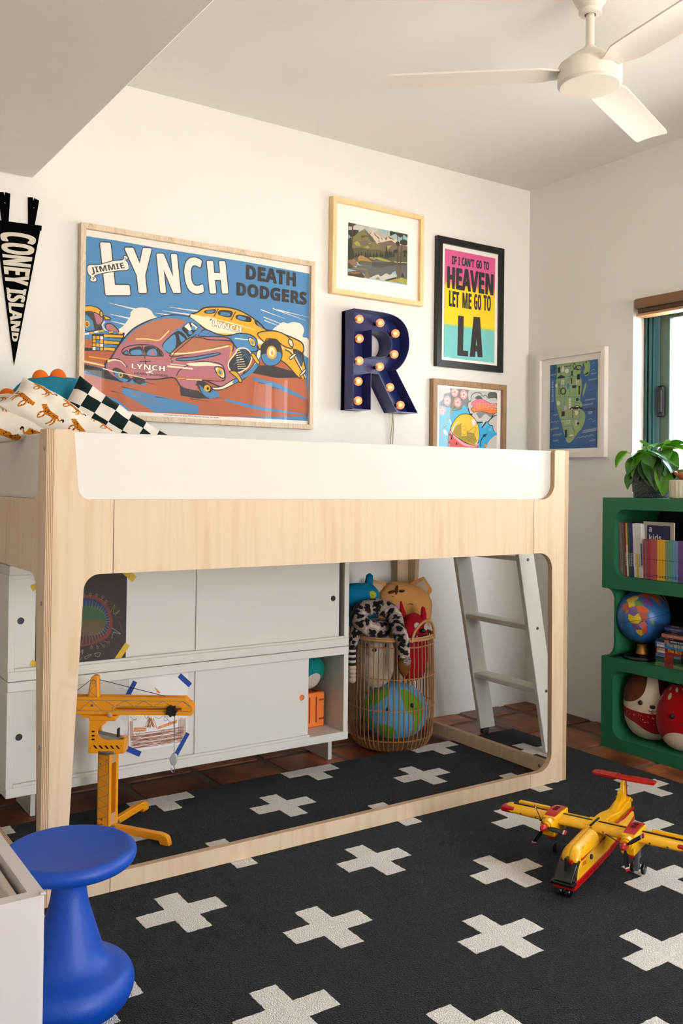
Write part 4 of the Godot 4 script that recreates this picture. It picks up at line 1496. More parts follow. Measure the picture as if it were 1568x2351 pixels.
func painting_print() -> ImageTexture:
	var k := {"sky": Color(0.55, 0.68, 0.72), "haze": Color(0.68, 0.67, 0.62), "cloud": Color(0.74, 0.73, 0.69), "snow": Color(0.80, 0.72, 0.65), "rock": Color(0.42, 0.37, 0.34), "brown": Color(0.45, 0.38, 0.31), "lime": Color(0.62, 0.61, 0.26), "olive": Color(0.47, 0.43, 0.27), "moss": Color(0.33, 0.33, 0.22), "pine": Color(0.17, 0.19, 0.13), "lake": Color(0.36, 0.36, 0.36), "lakedark": Color(0.27, 0.26, 0.24), "tan": Color(0.52, 0.40, 0.29), "sand": Color(0.63, 0.49, 0.28), "umber": Color(0.29, 0.22, 0.16)}
	var c := Canvas.new(520, 370, 350, 249, k.sky)
	c.smooth([-5, 15, 46, 1, 98, 3, 99, 17, 36, 37, -4, 57], k.haze)
	c.smooth([110, 8, 133, -3, 181, 1, 199, 17, 229, 8, 265, 28, 302, 32, 241, 61, 182, 61, 111, 39], k.haze)
	c.smooth([35, 13, 72, 5, 93, 8, 76, 23, 35, 30], k.cloud)
	c.smooth([122, 3, 151, -4, 172, 5, 151, 20, 122, 15], k.cloud)
	c.poly([111, 34, 128, 24, 145, 18, 157, 26, 175, 33, 193, 42, 208, 42, 229, 27, 253, 33, 287, 39, 320, 39, 351, 54, 351, 69, 272, 66, 170, 82, 134, 59], k.snow)
	c.poly([122, 30, 134, 25, 122, 39], k.rock)
	c.poly([146, 21, 163, 37, 158, 41, 149, 30], k.rock)
	c.poly([163, 35, 181, 46, 178, 52, 164, 42], k.rock)
	c.poly([184, 36, 202, 50, 196, 51], k.rock)
	c.poly([211, 42, 229, 28, 220, 50], k.rock)
	c.poly([229, 27, 274, 39, 241, 39], k.rock)
	c.poly([134, 40, 152, 61, 164, 68, 149, 66], k.rock)
	c.poly([170, 53, 188, 65, 176, 62], k.rock)
	c.poly([170, 70, 205, 60, 229, 51, 253, 45, 272, 54, 296, 58, 351, 59, 352, 108, 242, 124, 170, 111], k.brown)
	c.poly([176, 100, 212, 75, 229, 53, 212, 85, 182, 104], k.rock)
	c.poly([224, 78, 257, 66, 239, 83, 233, 94], k.lime)
	c.poly([-4, 81, 25, 64, 44, 45, 70, 29, 93, 16, 102, 21, 116, 33, 137, 46, 158, 69, 176, 81, 188, 108, 153, 123, -3, 146], k.olive)
	c.poly([70, 50, 105, 44, 122, 51, 99, 52, 76, 63], k.moss)
	c.poly([65, 79, 105, 68, 135, 80, 135, 97, 100, 93, 71, 93], k.rock)
	c.poly([31, 92, 50, 79, 65, 89, 71, 102, 45, 101], k.lime)
	c.poly([94, 103, 111, 91, 123, 99, 112, 105], k.lime)
	c.poly([111, 81, 132, 74, 126, 84], k.lime)
	c.poly([93, 18, 111, 29, 134, 47, 152, 70, 129, 69, 111, 43], k.moss)
	c.poly([-3, 123, 71, 107, 112, 110, 170, 101, 218, 103, 352, 83, 352, 142, -2, 184], k.moss)
	c.poly([38, 157, 46, 134, 53, 154], k.pine)
	c.poly([53, 154, 60, 123, 68, 152], k.pine)
	c.poly([70, 152, 77, 125, 85, 150], k.pine)
	c.poly([93, 148, 100, 119, 108, 146], k.pine)
	c.poly([105, 147, 112, 110, 120, 145], k.pine)
	c.poly([119, 145, 126, 113, 134, 142], k.pine)
	c.poly([140, 142, 147, 117, 155, 139], k.pine)
	c.poly([157, 139, 164, 109, 173, 137], k.pine)
	c.poly([181, 135, 188, 101, 196, 133], k.pine)
	c.poly([193, 134, 200, 109, 208, 131], k.pine)
	c.poly([231, 128, 239, 86, 247, 126], k.pine)
	c.poly([240, 127, 248, 87, 256, 124], k.pine)
	c.poly([246, 126, 254, 96, 262, 123], k.pine)
	c.poly([259, 124, 266, 96, 274, 122], k.pine)
	c.poly([326, 114, 333, 81, 342, 112], k.pine)
	c.poly([209, 138, 222, 74, 238, 134], k.pine)
	c.smooth([150, 145, 171, 139, 201, 140, 249, 147, 219, 154, 189, 151], k.lime)
	c.poly([270, 144, 352, 138, 352, 142, 270, 148], k.snow)
	c.poly([-2, 200, 72, 192, 136, 168, 171, 151, 213, 152, 270, 149, 352, 142, 354, 245, 214, 241, 125, 241, 67, 221, -2, 216], k.lake)
	c.poly([136, 168, 243, 151, 352, 143, 353, 152, 243, 170, 183, 188, 136, 185], k.lakedark)
	c.poly([27, 208, 101, 202, 113, 210, 38, 213], k.tan)
	c.poly([29, 201, 52, 198, 47, 205], k.cloud)
	c.smooth([125, 246, 172, 221, 190, 228, 222, 209, 244, 213, 267, 200, 286, 217, 244, 237, 208, 245, 178, 241], k.cloud)
	c.poly([255, 200, 279, 189, 289, 214, 271, 205], k.sky)
	c.smooth([57, 158, 74, 144, 101, 150, 136, 164, 124, 172, 66, 188], k.sand)
	c.smooth([60, 172, 112, 167, 136, 170, 72, 189], k.moss)
	c.smooth([121, 149, 136, 142, 156, 149, 150, 154], k.sand)
	c.smooth([1, 176, 26, 165, 49, 176, 44, 196, 1, 202], k.tan)
	c.smooth([-2, 191, 15, 193, 27, 208, -2, 216], k.umber)
	c.smooth([-1, 235, 47, 221, 78, 224, 90, 249, -1, 250], k.umber)
	c.smooth([93, 236, 110, 215, 125, 244, 99, 245], k.olive)
	c.smooth([10, 234, 47, 224, 73, 227, 38, 237], k.tan)
	c.smooth([160, 241, 175, 233, 184, 242, 172, 245], k.sand)
	c.smooth([214, 244, 259, 228, 304, 217, 351, 223, 351, 243, 299, 242], k.lime)
	c.poly([247, 241, 295, 231, 299, 242, 262, 242], k.sand)
	c.poly([211, 243, 262, 225, 283, 218, 286, 225, 232, 243], k.pine)
	c.smooth([-8, -1, 41, -2, 35, 8, 18, 16, 1, 16], k.pine)
	c.smooth([-4, 39, 58, 28, 36, 56, 2, 80, -2, 170, 37, 157, 19, 105, 13, 69], k.pine)
	c.line([23, 3, 23, 53, 19, 105], 7, k.umber, true)
	c.line([289, -2, 291, 58, 290, 146, 292, 224], 5, k.umber, false, 8)
	c.line([321, 10, 315, 74, 308, 148, 303, 220], 4, k.umber, false, 8)
	c.line([290, 146, 292, 221], 3, k.tan, false)
	c.line([307, 173, 304, 217], 3, k.tan, false)
	c.smooth([244, 0, 265, -6, 280, 2, 259, 17, 244, 22], k.pine)
	c.smooth([268, 1, 301, -9, 347, -7, 348, 15, 326, 6, 305, 22], k.pine)
	c.smooth([302, 42, 326, 28, 348, 35, 342, 55, 311, 55], k.pine)
	c.smooth([278, 51, 296, 43, 302, 61, 284, 64], k.pine)
	c.smooth([324, 83, 345, 79, 346, 94, 327, 94], k.pine)
	c.smooth([266, 91, 290, 83, 287, 100, 269, 103], k.pine)
	c.poly([312, 214, 321, 188, 332, 213], k.pine)
	return c.done()

func heaven_print() -> ImageTexture:
	var c := Canvas.new(430, 688, 344, 550, Color.WHITE)
	var pink := Color(0.83, 0.33, 0.55)
	var yellow := Color(0.93, 0.80, 0.07)
	var aqua := Color(0.45, 0.76, 0.75)
	for y in c.h:  # split fountain of three inks
		var v := y / c.ky
		var col := pink.lerp(yellow, smoothstep(150, 192, v)).lerp(aqua, smoothstep(368, 392, v))
		c.im.fill_rect(Rect2i(0, y, c.w, 1), col)
	var ink := Color(0.13, 0.11, 0.12)
	for t: Array in [["IF", 46, 71, 31], ["I", 90, 71, 8], ["CAN'T", 112, 70, 84], ["GO", 211, 69, 38], ["TO", 263, 68, 36]]:
		c.text(t[0], t[1], t[2], 40, t[3], ink, {"bold": 1.1})
	for t: Array in [["HEAVEN", 18, 194, 312]]:
		c.text(t[0], t[1], t[2], 104, t[3], ink, {"bold": 3.4})
	for t: Array in [["LET", 30, 287, 66], ["ME", 120, 286, 60], ["GO", 199, 284, 48], ["TO", 265, 281, 49]]:
		c.text(t[0], t[1], t[2], 77, t[3], ink, {"bold": 1.4})
	c.poly([91, 329, 129, 329, 127, 504, 161, 504, 161, 532, 88, 533], ink)
	c.fill([Canvas.pts([196, 323, 241, 322, 261, 528, 226, 529, 222, 501, 212, 501, 210, 530, 172, 532]), Canvas.pts([213, 470, 222, 470, 217, 432])], ink)
	return c.done()

func magazine_print() -> ImageTexture:
	var k := {"pale": Color(0.78, 0.77, 0.75), "grey": Color(0.52, 0.52, 0.51), "dark": Color(0.36, 0.37, 0.36), "ink": Color(0.12, 0.12, 0.13), "sky": Color(0.20, 0.64, 0.82), "white": Color(0.90, 0.89, 0.87), "orange": Color(0.93, 0.52, 0.20), "pink": Color(0.90, 0.50, 0.58), "red": Color(0.84, 0.36, 0.36), "peach": Color(0.95, 0.62, 0.50), "tan": Color(0.74, 0.60, 0.36), "olive": Color(0.42, 0.38, 0.22), "rose": Color(0.91, 0.64, 0.68), "yellow": Color(0.93, 0.75, 0.25), "mustard": Color(0.66, 0.56, 0.20)}
	var c := Canvas.new(500, 640, 391, 500, Color(0.36, 0.71, 0.87))
	c.smooth([-4, 1, 69, -4, 75, 20, 28, 36, 23, 55, 0, 67], k.pale)
	c.smooth([0, 83, 23, 57, 28, 32, 69, 20, 74, -5, 200, -6, 207, 34, 207, 62, 183, 88, 159, 83, 135, 105, 82, 101, 29, 95], k.grey)
	c.smooth([200, -2, 342, -9, 342, 12, 324, 18, 327, 34, 207, 62], k.pale)
	c.smooth([327, 11, 358, -5, 390, -5, 390, 32, 355, 32, 327, 31], k.dark)
	c.smooth([189, 90, 189, 67, 207, 55, 210, 30, 237, 12, 271, 12, 290, 27, 308, 20, 327, 34, 355, 30, 390, 37, 395, 130, 363, 122, 344, 151, 310, 160, 288, 163, 257, 167, 223, 139, 196, 113], k.pale)
	c.outline([189, 90, 189, 67, 207, 55, 210, 30, 237, 12, 271, 12, 290, 27, 308, 20, 327, 34, 355, 30, 390, 37, 395, 130, 363, 122, 344, 151, 310, 160, 288, 163, 257, 167, 223, 139, 196, 113], 3, k.ink)
	c.smooth([237, 42, 249, 29, 268, 25, 283, 34, 284, 43], k.dark)
	c.smooth([248, 115, 288, 108, 375, 115, 344, 133, 309, 118, 273, 143, 254, 130], k.grey)
	c.line([189, 95, 202, 122, 217, 125], 7, k.ink, true)
	c.line([251, 165, 288, 163], 7, k.ink, false)
	c.line([286, 189, 313, 160], 9, k.ink, false)
	c.line([329, 159, 354, 137, 360, 123], 9, k.ink, false)
	c.smooth([329, 159, 341, 175, 360, 178, 367, 201, 396, 214, 395, 126, 363, 132], k.pale)
	c.outline([329, 159, 341, 175, 360, 178, 367, 201, 396, 214, 395, 126, 363, 132], 4, k.ink)
	c.poly([286, 186, 294, 149, 313, 155], k.pale)
	c.smooth([264, 174, 279, 191, 310, 192, 320, 180, 348, 181, 329, 198, 345, 207, 364, 202, 393, 224, 371, 248, 339, 258, 327, 291, 272, 293, 265, 238], k.sky)
	c.smooth([339, 256, 396, 228, 397, 326, 318, 305], k.pale)
	c.smooth([22, 214, 42, 215, 54, 237, 37, 235], k.white)
	c.smooth([65, 156, 77, 171, 74, 191], k.white)
	c.smooth([209, 73, 238, 51, 268, 42, 299, 46, 331, 57, 362, 62, 397, 60, 378, 80, 394, 88, 388, 107, 356, 115, 306, 109, 269, 106, 248, 110, 226, 113, 208, 98, 226, 86], k.orange)
	c.outline([209, 73, 238, 51, 268, 42, 299, 46, 331, 57, 362, 62, 397, 60, 378, 80, 394, 88, 388, 107, 356, 115, 306, 109, 269, 106, 248, 110, 226, 113, 208, 98, 226, 86], 2, k.ink)
	c.smooth([209, 73, 238, 51, 268, 42, 299, 46, 331, 57, 362, 62, 397, 60, 381, 75, 331, 78, 299, 70, 269, 72, 226, 84], k.pink)
	c.text("JUXTAPOZ", 222, 99, 38, 168, k.red, {"slope": 0.0})
	c.text("JUXTAPOZ", 225, 95, 32, 161, k.peach, {"slope": 0.0})
	c.line([58, 275, 25, 265, 16, 229, 22, 198, 45, 166, 70, 124, 82, 101, 96, 59, 122, 17], 4, k.tan, true)
	c.line([45, 166, 82, 141, 85, 123, 67, 106], 3, k.tan, true)
	c.line([82, 110, 123, 74, 158, 37], 3, k.olive, true)
	c.line([82, 114, 123, 107, 147, 99], 3, k.olive, true)
	c.line([32, 121, 70, 117], 3, k.tan, true)
	c.line([25, 202, 48, 192], 2.5, k.olive, true)
	c.disc(98, 18, 23.8, 24.8, k.rose)
	c.poly([98, 18, 106, 9, 102, -2, 94, 8], k.white)
	c.poly([98, 18, 110, 22, 119, 14, 108, 11], k.white)
	c.poly([98, 18, 98, 30, 108, 36, 108, 25], k.white)
	c.poly([98, 18, 87, 22, 84, 34, 95, 30], k.white)
	c.poly([98, 18, 92, 9, 80, 10, 87, 19], k.white)
	c.disc(98, 18, 5.9, 5.9, k.orange)
	c.disc(158, 27, 24.2, 25.0, k.rose)
	c.poly([158, 27, 166, 17, 162, 7, 154, 16], k.white)
	c.poly([158, 27, 170, 30, 179, 23, 168, 20], k.white)
	c.poly([158, 27, 158, 39, 168, 45, 168, 33], k.white)
	c.poly([158, 27, 147, 31, 143, 42, 155, 38], k.white)
	c.poly([158, 27, 152, 18, 140, 19, 146, 28], k.white)
	c.disc(158, 27, 6.0, 5.9, k.orange)
	c.disc(50, 64, 23.5, 24.7, k.rose)
	c.poly([50, 64, 58, 55, 54, 44, 46, 54], k.white)
	c.poly([50, 64, 61, 68, 71, 60, 60, 57], k.white)
	c.poly([50, 64, 50, 76, 60, 82, 60, 70], k.white)
	c.poly([50, 64, 39, 68, 36, 79, 47, 75], k.white)
	c.poly([50, 64, 44, 55, 32, 56, 39, 65], k.white)
	c.disc(50, 64, 5.9, 5.8, k.orange)
	c.disc(119, 69, 23.9, 24.9, k.rose)
	c.poly([120, 69, 127, 60, 123, 49, 116, 58], k.white)
	c.poly([120, 69, 131, 72, 141, 65, 129, 62], k.white)
	c.poly([120, 69, 119, 81, 129, 87, 130, 75], k.white)
	c.poly([120, 69, 108, 73, 105, 84, 117, 80], k.white)
	c.poly([120, 69, 113, 60, 101, 61, 108, 70], k.white)
	c.disc(119, 69, 6.0, 5.9, k.orange)
	c.disc(17, 117, 23.3, 24.6, k.rose)
	c.poly([18, 118, 25, 108, 21, 98, 14, 107], k.white)
	c.poly([18, 118, 29, 121, 38, 114, 27, 110], k.white)
	c.poly([18, 118, 17, 129, 27, 135, 27, 124], k.white)
	c.poly([18, 118, 6, 121, 3, 132, 15, 129], k.white)
	c.poly([18, 118, 11, 109, 0, 109, 6, 118], k.white)
	c.disc(17, 117, 5.8, 5.8, k.orange)
	c.smooth([69, 212, 60, 237, 58, 291, 59, 358, 254, 353, 259, 284, 262, 270, 228, 285, 162, 269, 95, 235], k.red)
	c.outline([69, 212, 60, 237, 58, 291, 59, 358, 254, 353, 259, 284, 262, 270, 228, 285, 162, 269, 95, 235], 3, k.ink)
	c.smooth([72, 214, 98, 235, 162, 271, 228, 283, 259, 270, 259, 284, 229, 292, 162, 287, 102, 253, 69, 225], k.rose)
	c.disc(68, 234, 4.1, 7.6, k.ink, 0.20)
	c.disc(80, 253, 4.1, 7.7, k.ink, 0.20)
	c.disc(66, 274, 4.1, 7.6, k.ink, 0.20)
	c.disc(113, 279, 4.2, 7.7, k.ink, 0.20)
	c.disc(83, 240, 4.1, 7.7, k.ink, 0.20)
	c.smooth([73, 209, 83, 184, 103, 156, 136, 132, 172, 125, 208, 130, 239, 152, 261, 183, 267, 219, 265, 252, 253, 275, 228, 283, 180, 273, 125, 250, 89, 229], k.yellow)
	c.outline([73, 209, 83, 184, 103, 156, 136, 132, 172, 125, 208, 130, 239, 152, 261, 183, 267, 219, 265, 252, 253, 275, 228, 283, 180, 273, 125, 250, 89, 229], 3, k.ink)
	c.poly([89, 220, 107, 190, 145, 173, 181, 180, 182, 214, 231, 223, 253, 259, 234, 280, 162, 267, 95, 229], k.mustard)
	c.poly([145, 173, 181, 180, 181, 241, 146, 238], k.yellow)
	c.line([154, 190, 166, 187], 2, k.olive, true)
	c.line([170, 191, 173, 196], 2, k.olive, true)
	c.line([158, 208, 176, 208], 2, k.olive, true)
	c.line([149, 224, 161, 235, 176, 225], 2, k.olive, true)
	c.line([179, 214, 203, 208, 224, 194, 246, 195, 240, 211, 228, 223], 2, k.olive, true)
	c.line([182, 225, 231, 225, 219, 240, 191, 236], 2, k.olive, true)
	c.line([149, 249, 179, 239, 197, 247, 234, 253], 2, k.olive, true)
	c.line([161, 262, 185, 252, 219, 269], 2, k.olive, true)
	c.disc(228, 165, 12.2, 17.2, k.white, -0.15)
	c.smooth([79, 218, 95, 188, 127, 162, 101, 190, 86, 220], k.white)
	c.smooth([241, 278, 256, 257, 261, 220, 259, 259, 250, 278], k.white)
	c.line([275, 288, 280, 258, 302, 230, 323, 222], 5, k.ink, true)
	c.disc(304, 231, 10.9, 6.5, k.ink)
	c.poly([299, 276, 308, 271, 327, 289, 306, 290], k.orange)
	var white: Color = Color(0.93, 0.91, 0.88)
	c.poly([0, 0, 12, 0, 3, 4, 0, 14], white)
	c.poly([391, 0, 376, 0, 388, 4, 391, 16], white)
	return c.done()

func map_print() -> ImageTexture:
	var k := {"land": Color(0.56, 0.66, 0.43), "street": Color(0.30, 0.46, 0.62), "ink": Color(0.09, 0.10, 0.10), "white": Color(0.83, 0.83, 0.76), "mint": Color(0.74, 0.82, 0.62)}
	var c := Canvas.new(450, 626, 316, 440, Color(0.20, 0.37, 0.58))
	c.smooth([45, -19, 46, 57, 40, 102, 39, 177, 53, 239, 72, 285, 93, 341, 106, 381, 120, 407, 141, 411, 165, 393, 190, 364, 221, 336, 239, 293, 236, 264, 215, 243, 220, 219, 204, 194, 213, 150, 214, 101, 203, 71, 218, 23, 224, -15, 141, -19, 49, -14], k.land)
	c.smooth([224, -1, 255, 3, 268, 23, 259, 71, 234, 76, 225, 53, 234, 35], k.land)
	c.smooth([220, 175, 229, 132, 244, 108, 241, 138, 226, 175], k.land)
	c.line([79, -6, 73, 64, 71, 167], 2.2, k.street, false)
	c.line([138, -19, 136, 114, 135, 176], 2.2, k.street, false)
	c.line([168, 87, 172, 177, 163, 245], 2.2, k.street, false)
	c.line([103, 82, 101, 171, 98, 236], 2.2, k.street, false)
	c.line([41, 170, 207, 180], 2.2, k.street, false)
	c.line([44, 107, 213, 126], 2.2, k.street, false)
	c.line([48, 67, 155, 71, 212, 86], 2.2, k.street, false)
	c.line([53, 239, 170, 240, 217, 243], 2.2, k.street, false)
	c.line([72, 290, 196, 291], 2.2, k.street, false)
	c.line([79, 330, 151, 323, 171, 364], 2.2, k.street, false)
	c.line([121, 243, 141, 288], 2.2, k.street, false)
	c.line([202, 247, 199, 316], 2.2, k.street, false)
	c.line([78, 190, 79, 290], 2.2, k.street, false)
	c.line([148, 1, 141, 36], 2.2, k.street, false)
	c.line([169, 206, 208, 213], 2.2, k.street, false)
	c.line([126, 382, 119, 332], 2.2, k.street, false)
	c.line([138, 293, 171, 354], 2.2, k.street, false)
	c.poly([52, 16, 70, 16, 70, 45, 53, 45], k.ink)
	c.poly([184, 64, 201, 64, 202, 91, 184, 91], k.ink)
	c.poly([194, 124, 203, 123, 203, 167, 194, 168], k.ink)
	c.poly([152, 118, 178, 119, 178, 133, 152, 132], k.ink)
	c.poly([82, 248, 103, 247, 103, 272, 82, 273], k.ink)
	c.poly([105, 344, 119, 343, 120, 383, 105, 384], k.ink)
	c.poly([145, 43, 155, 43, 155, 68, 145, 68], k.ink)
	c.poly([143, 80, 151, 80, 151, 109, 144, 110], k.ink)
	c.poly([77, 82, 96, 83, 97, 108, 77, 108], k.white)
	c.line([79, 86, 94, 86], 1.2, k.ink, false)
	c.line([79, 92, 94, 92], 1.2, k.ink, false)
	c.line([79, 98, 95, 98], 1.2, k.ink, false)
	c.line([79, 104, 95, 104], 1.2, k.ink, false)
	c.poly([129, 181, 144, 181, 145, 235, 130, 236], k.white)
	c.line([131, 184, 143, 184], 1.2, k.ink, false)
	c.line([131, 197, 143, 197], 1.2, k.ink, false)
	c.line([131, 210, 143, 210], 1.2, k.ink, false)
	c.line([131, 223, 143, 223], 1.2, k.ink, false)
	c.poly([113, 293, 141, 293, 141, 312, 113, 312], k.white)
	c.line([115, 296, 139, 296], 1.2, k.ink, false)
	c.line([115, 300, 139, 301], 1.2, k.ink, false)
	c.line([115, 305, 139, 305], 1.2, k.ink, false)
	c.line([115, 309, 139, 310], 1.2, k.ink, false)
	c.poly([174, 297, 187, 297, 187, 326, 174, 327], k.white)
	c.line([176, 300, 185, 300], 1.2, k.ink, false)
	c.line([176, 307, 185, 307], 1.2, k.ink, false)
	c.line([176, 314, 185, 314], 1.2, k.ink, false)
	c.line([176, 322, 185, 321], 1.2, k.ink, false)
	c.poly([176, 91, 192, 91, 192, 115, 176, 115], k.white)
	c.line([178, 94, 190, 94], 1.2, k.ink, false)
	c.line([178, 100, 190, 100], 1.2, k.ink, false)
	c.line([178, 105, 190, 106], 1.2, k.ink, false)
	c.line([178, 111, 190, 111], 1.2, k.ink, false)
	c.poly([99, 221, 115, 221, 115, 241, 100, 241], k.white)
	c.line([101, 224, 113, 224], 1.2, k.ink, false)
	c.line([101, 229, 113, 229], 1.2, k.ink, false)
	c.line([101, 234, 113, 234], 1.2, k.ink, false)
	c.line([101, 239, 113, 238], 1.2, k.ink, false)
	c.disc(115, 40, 13.1, 12.0, k.white)
	c.line([116, 43, 116, 63], 2, k.white, false)
	c.disc(59, 203, 12.0, 11.1, k.white)
	c.disc(182, 260, 11.5, 11.8, k.white)
	c.disc(44, 111, 8.1, 10.1, k.white)
	c.disc(108, 144, 4.6, 4.5, k.ink)
	c.disc(105, 153, 4.6, 4.5, k.ink)
	c.disc(97, 158, 4.6, 4.5, k.ink)
	c.disc(86, 158, 4.6, 4.5, k.ink)
	c.disc(77, 151, 4.6, 4.5, k.ink)
	c.disc(74, 141, 4.7, 4.5, k.ink)
	c.disc(77, 132, 4.6, 4.5, k.ink)
	c.disc(86, 127, 4.6, 4.5, k.ink)
	c.disc(97, 128, 4.6, 4.5, k.ink)
	c.disc(105, 135, 4.6, 4.5, k.ink)
	c.line([158, 40, 186, 20, 209, 25, 206, 42, 180, 34, 167, 8, 157, 12, 161, 30, 190, 43], 4, k.ink, true)
	c.smooth([136, 236, 150, 229, 169, 228, 179, 221, 195, 225, 205, 232, 217, 235, 217, 242, 144, 240], k.ink)
	c.poly([173, 229, 182, 224, 195, 227, 198, 232], k.white)
	c.disc(151, 239, 4.5, 4.0, k.white)
	c.disc(198, 242, 4.4, 3.9, k.white)
	c.smooth([133, 380, 145, 368, 161, 372, 165, 381], k.white)
	c.line([129, 382, 171, 379], 2, k.ink, false)
	c.smooth([48, 72, 76, 59, 103, 72, 76, 75], k.ink)
	c.smooth([228, 73, 253, 58, 256, 68], k.ink)
	c.line([107, 110, 126, 81], 3, k.street, false)
	c.smooth([76, 39, 88, 10, 97, 39], k.white)
	c.disc(242, 7, 4.4, 4.9, k.ink)
	c.disc(193, 315, 7.6, 6.9, k.ink)
	c.disc(186, 192, 8.9, 8.9, k.ink)
	c.disc(124, 120, 9.1, 14.9, k.street)
	c.line([-4, 57, 1, 49, 7, 56, 12, 49, 18, 56, 23, 48, 29, 55, 34, 48, 40, 55], 1.6, k.white, true)
	c.line([275, 73, 281, 66, 287, 73, 293, 66, 299, 72, 305, 65, 311, 72], 1.6, k.white, true)
	c.line([256, 103, 262, 96, 268, 103, 273, 96, 279, 102, 284, 95, 290, 102, 295, 94, 301, 101, 306, 94, 312, 100], 1.6, k.white, true)
	c.line([245, 163, 252, 156, 260, 162, 268, 155, 276, 161, 283, 154, 291, 160, 299, 153, 306, 159], 1.6, k.ink, true)
	c.line([236, 204, 241, 197, 247, 203, 252, 196, 258, 202, 263, 195, 268, 202, 274, 194, 279, 201, 284, 194, 290, 200, 295, 193, 301, 199], 1.6, k.white, true)
	c.line([220, 228, 226, 221, 232, 227, 237, 220, 243, 227, 249, 219, 255, 226, 260, 218, 266, 225, 272, 218, 277, 224, 283, 217, 289, 223], 1.6, k.white, true)
	c.line([5, 305, 16, 297, 26, 303, 36, 295, 46, 302, 56, 294, 66, 300], 1.6, k.white, true)
	c.line([3, 342, 8, 334, 13, 341, 18, 333, 23, 340, 28, 332, 33, 339, 38, 331, 43, 338, 48, 330, 53, 337, 58, 329, 63, 336], 1.6, k.white, true)
	c.line([23, 373, 28, 365, 34, 372, 39, 364, 44, 371, 50, 363, 55, 370, 60, 362, 66, 369, 71, 361, 76, 368, 81, 360, 87, 366], 1.6, k.white, true)
	c.line([24, 402, 28, 395, 33, 401, 37, 394, 42, 400, 47, 393, 51, 399, 56, 392, 60, 398], 1.6, k.white, true)
	c.line([181, 392, 195, 384, 209, 389, 224, 381, 238, 386, 252, 378, 266, 383, 279, 375, 293, 380], 1.6, k.white, true)
	c.line([225, 357, 230, 350, 235, 356, 240, 349, 246, 355, 251, 348, 256, 354, 261, 347, 266, 353, 271, 346, 277, 352, 282, 344, 287, 351, 292, 343, 297, 350, 302, 342, 307, 349, 312, 341, 317, 348], 1.6, k.white, true)
	c.line([222, 365, 227, 358, 233, 364, 238, 357, 243, 363, 249, 356, 254, 362, 259, 355, 265, 361, 270, 353, 275, 360, 281, 352, 286, 359, 291, 351, 297, 358, 302, 350, 307, 356, 312, 349, 318, 355], 1.6, k.white, true)
	c.line([265, 300, 274, 293, 283, 299], 1.6, k.white, true)
	c.line([287, 313, 297, 305, 307, 311], 1.6, k.white, true)
	c.line([278, 335, 290, 327, 302, 333], 1.6, k.ink, true)
	c.line([266, 409, 273, 402, 279, 408, 286, 400, 293, 406, 299, 399, 306, 405], 1.6, k.white, true)
	c.line([-1, 30, 9, 23, 19, 30], 1.6, k.ink, true)
	c.line([274, 57, 287, 49, 299, 55], 1.6, k.white, true)
	c.line([283, 21, 291, 14, 299, 20], 1.6, k.white, true)
	c.line([22, 268, 30, 260, 39, 267, 47, 259, 55, 265], 1.6, k.white, true)
	c.line([-2, 248, 2, 241, 6, 247, 11, 240, 15, 247, 19, 239, 23, 246, 27, 239, 32, 245], 1.6, k.ink, true)
	c.text("NEW YORK", 239, 254, 13, 67, k.ink, {})
	c.text("CITY", 259, 271, 12, 26, k.white, {"turn": -0.036})
	c.text("HARLEM", 95, 20, 8, 44, k.ink, {})
	c.text("hudson river", 25, 192, 12, 112, k.white, {"turn": -1.583, "weight": 400})
	c.text("LOWER EAST", 170, 344, 8, 35, k.mint, {"turn": -0.154})
	c.text("SOHO", 80, 302, 7, 28, k.mint, {"turn": -0.040})
	c.text("EAST SIDE", 162, 284, 10, 39, k.ink, {"turn": -1.582})
	c.text("UPPER WEST", 67, 159, 8, 70, k.ink, {"turn": -1.583})
	return c.done()

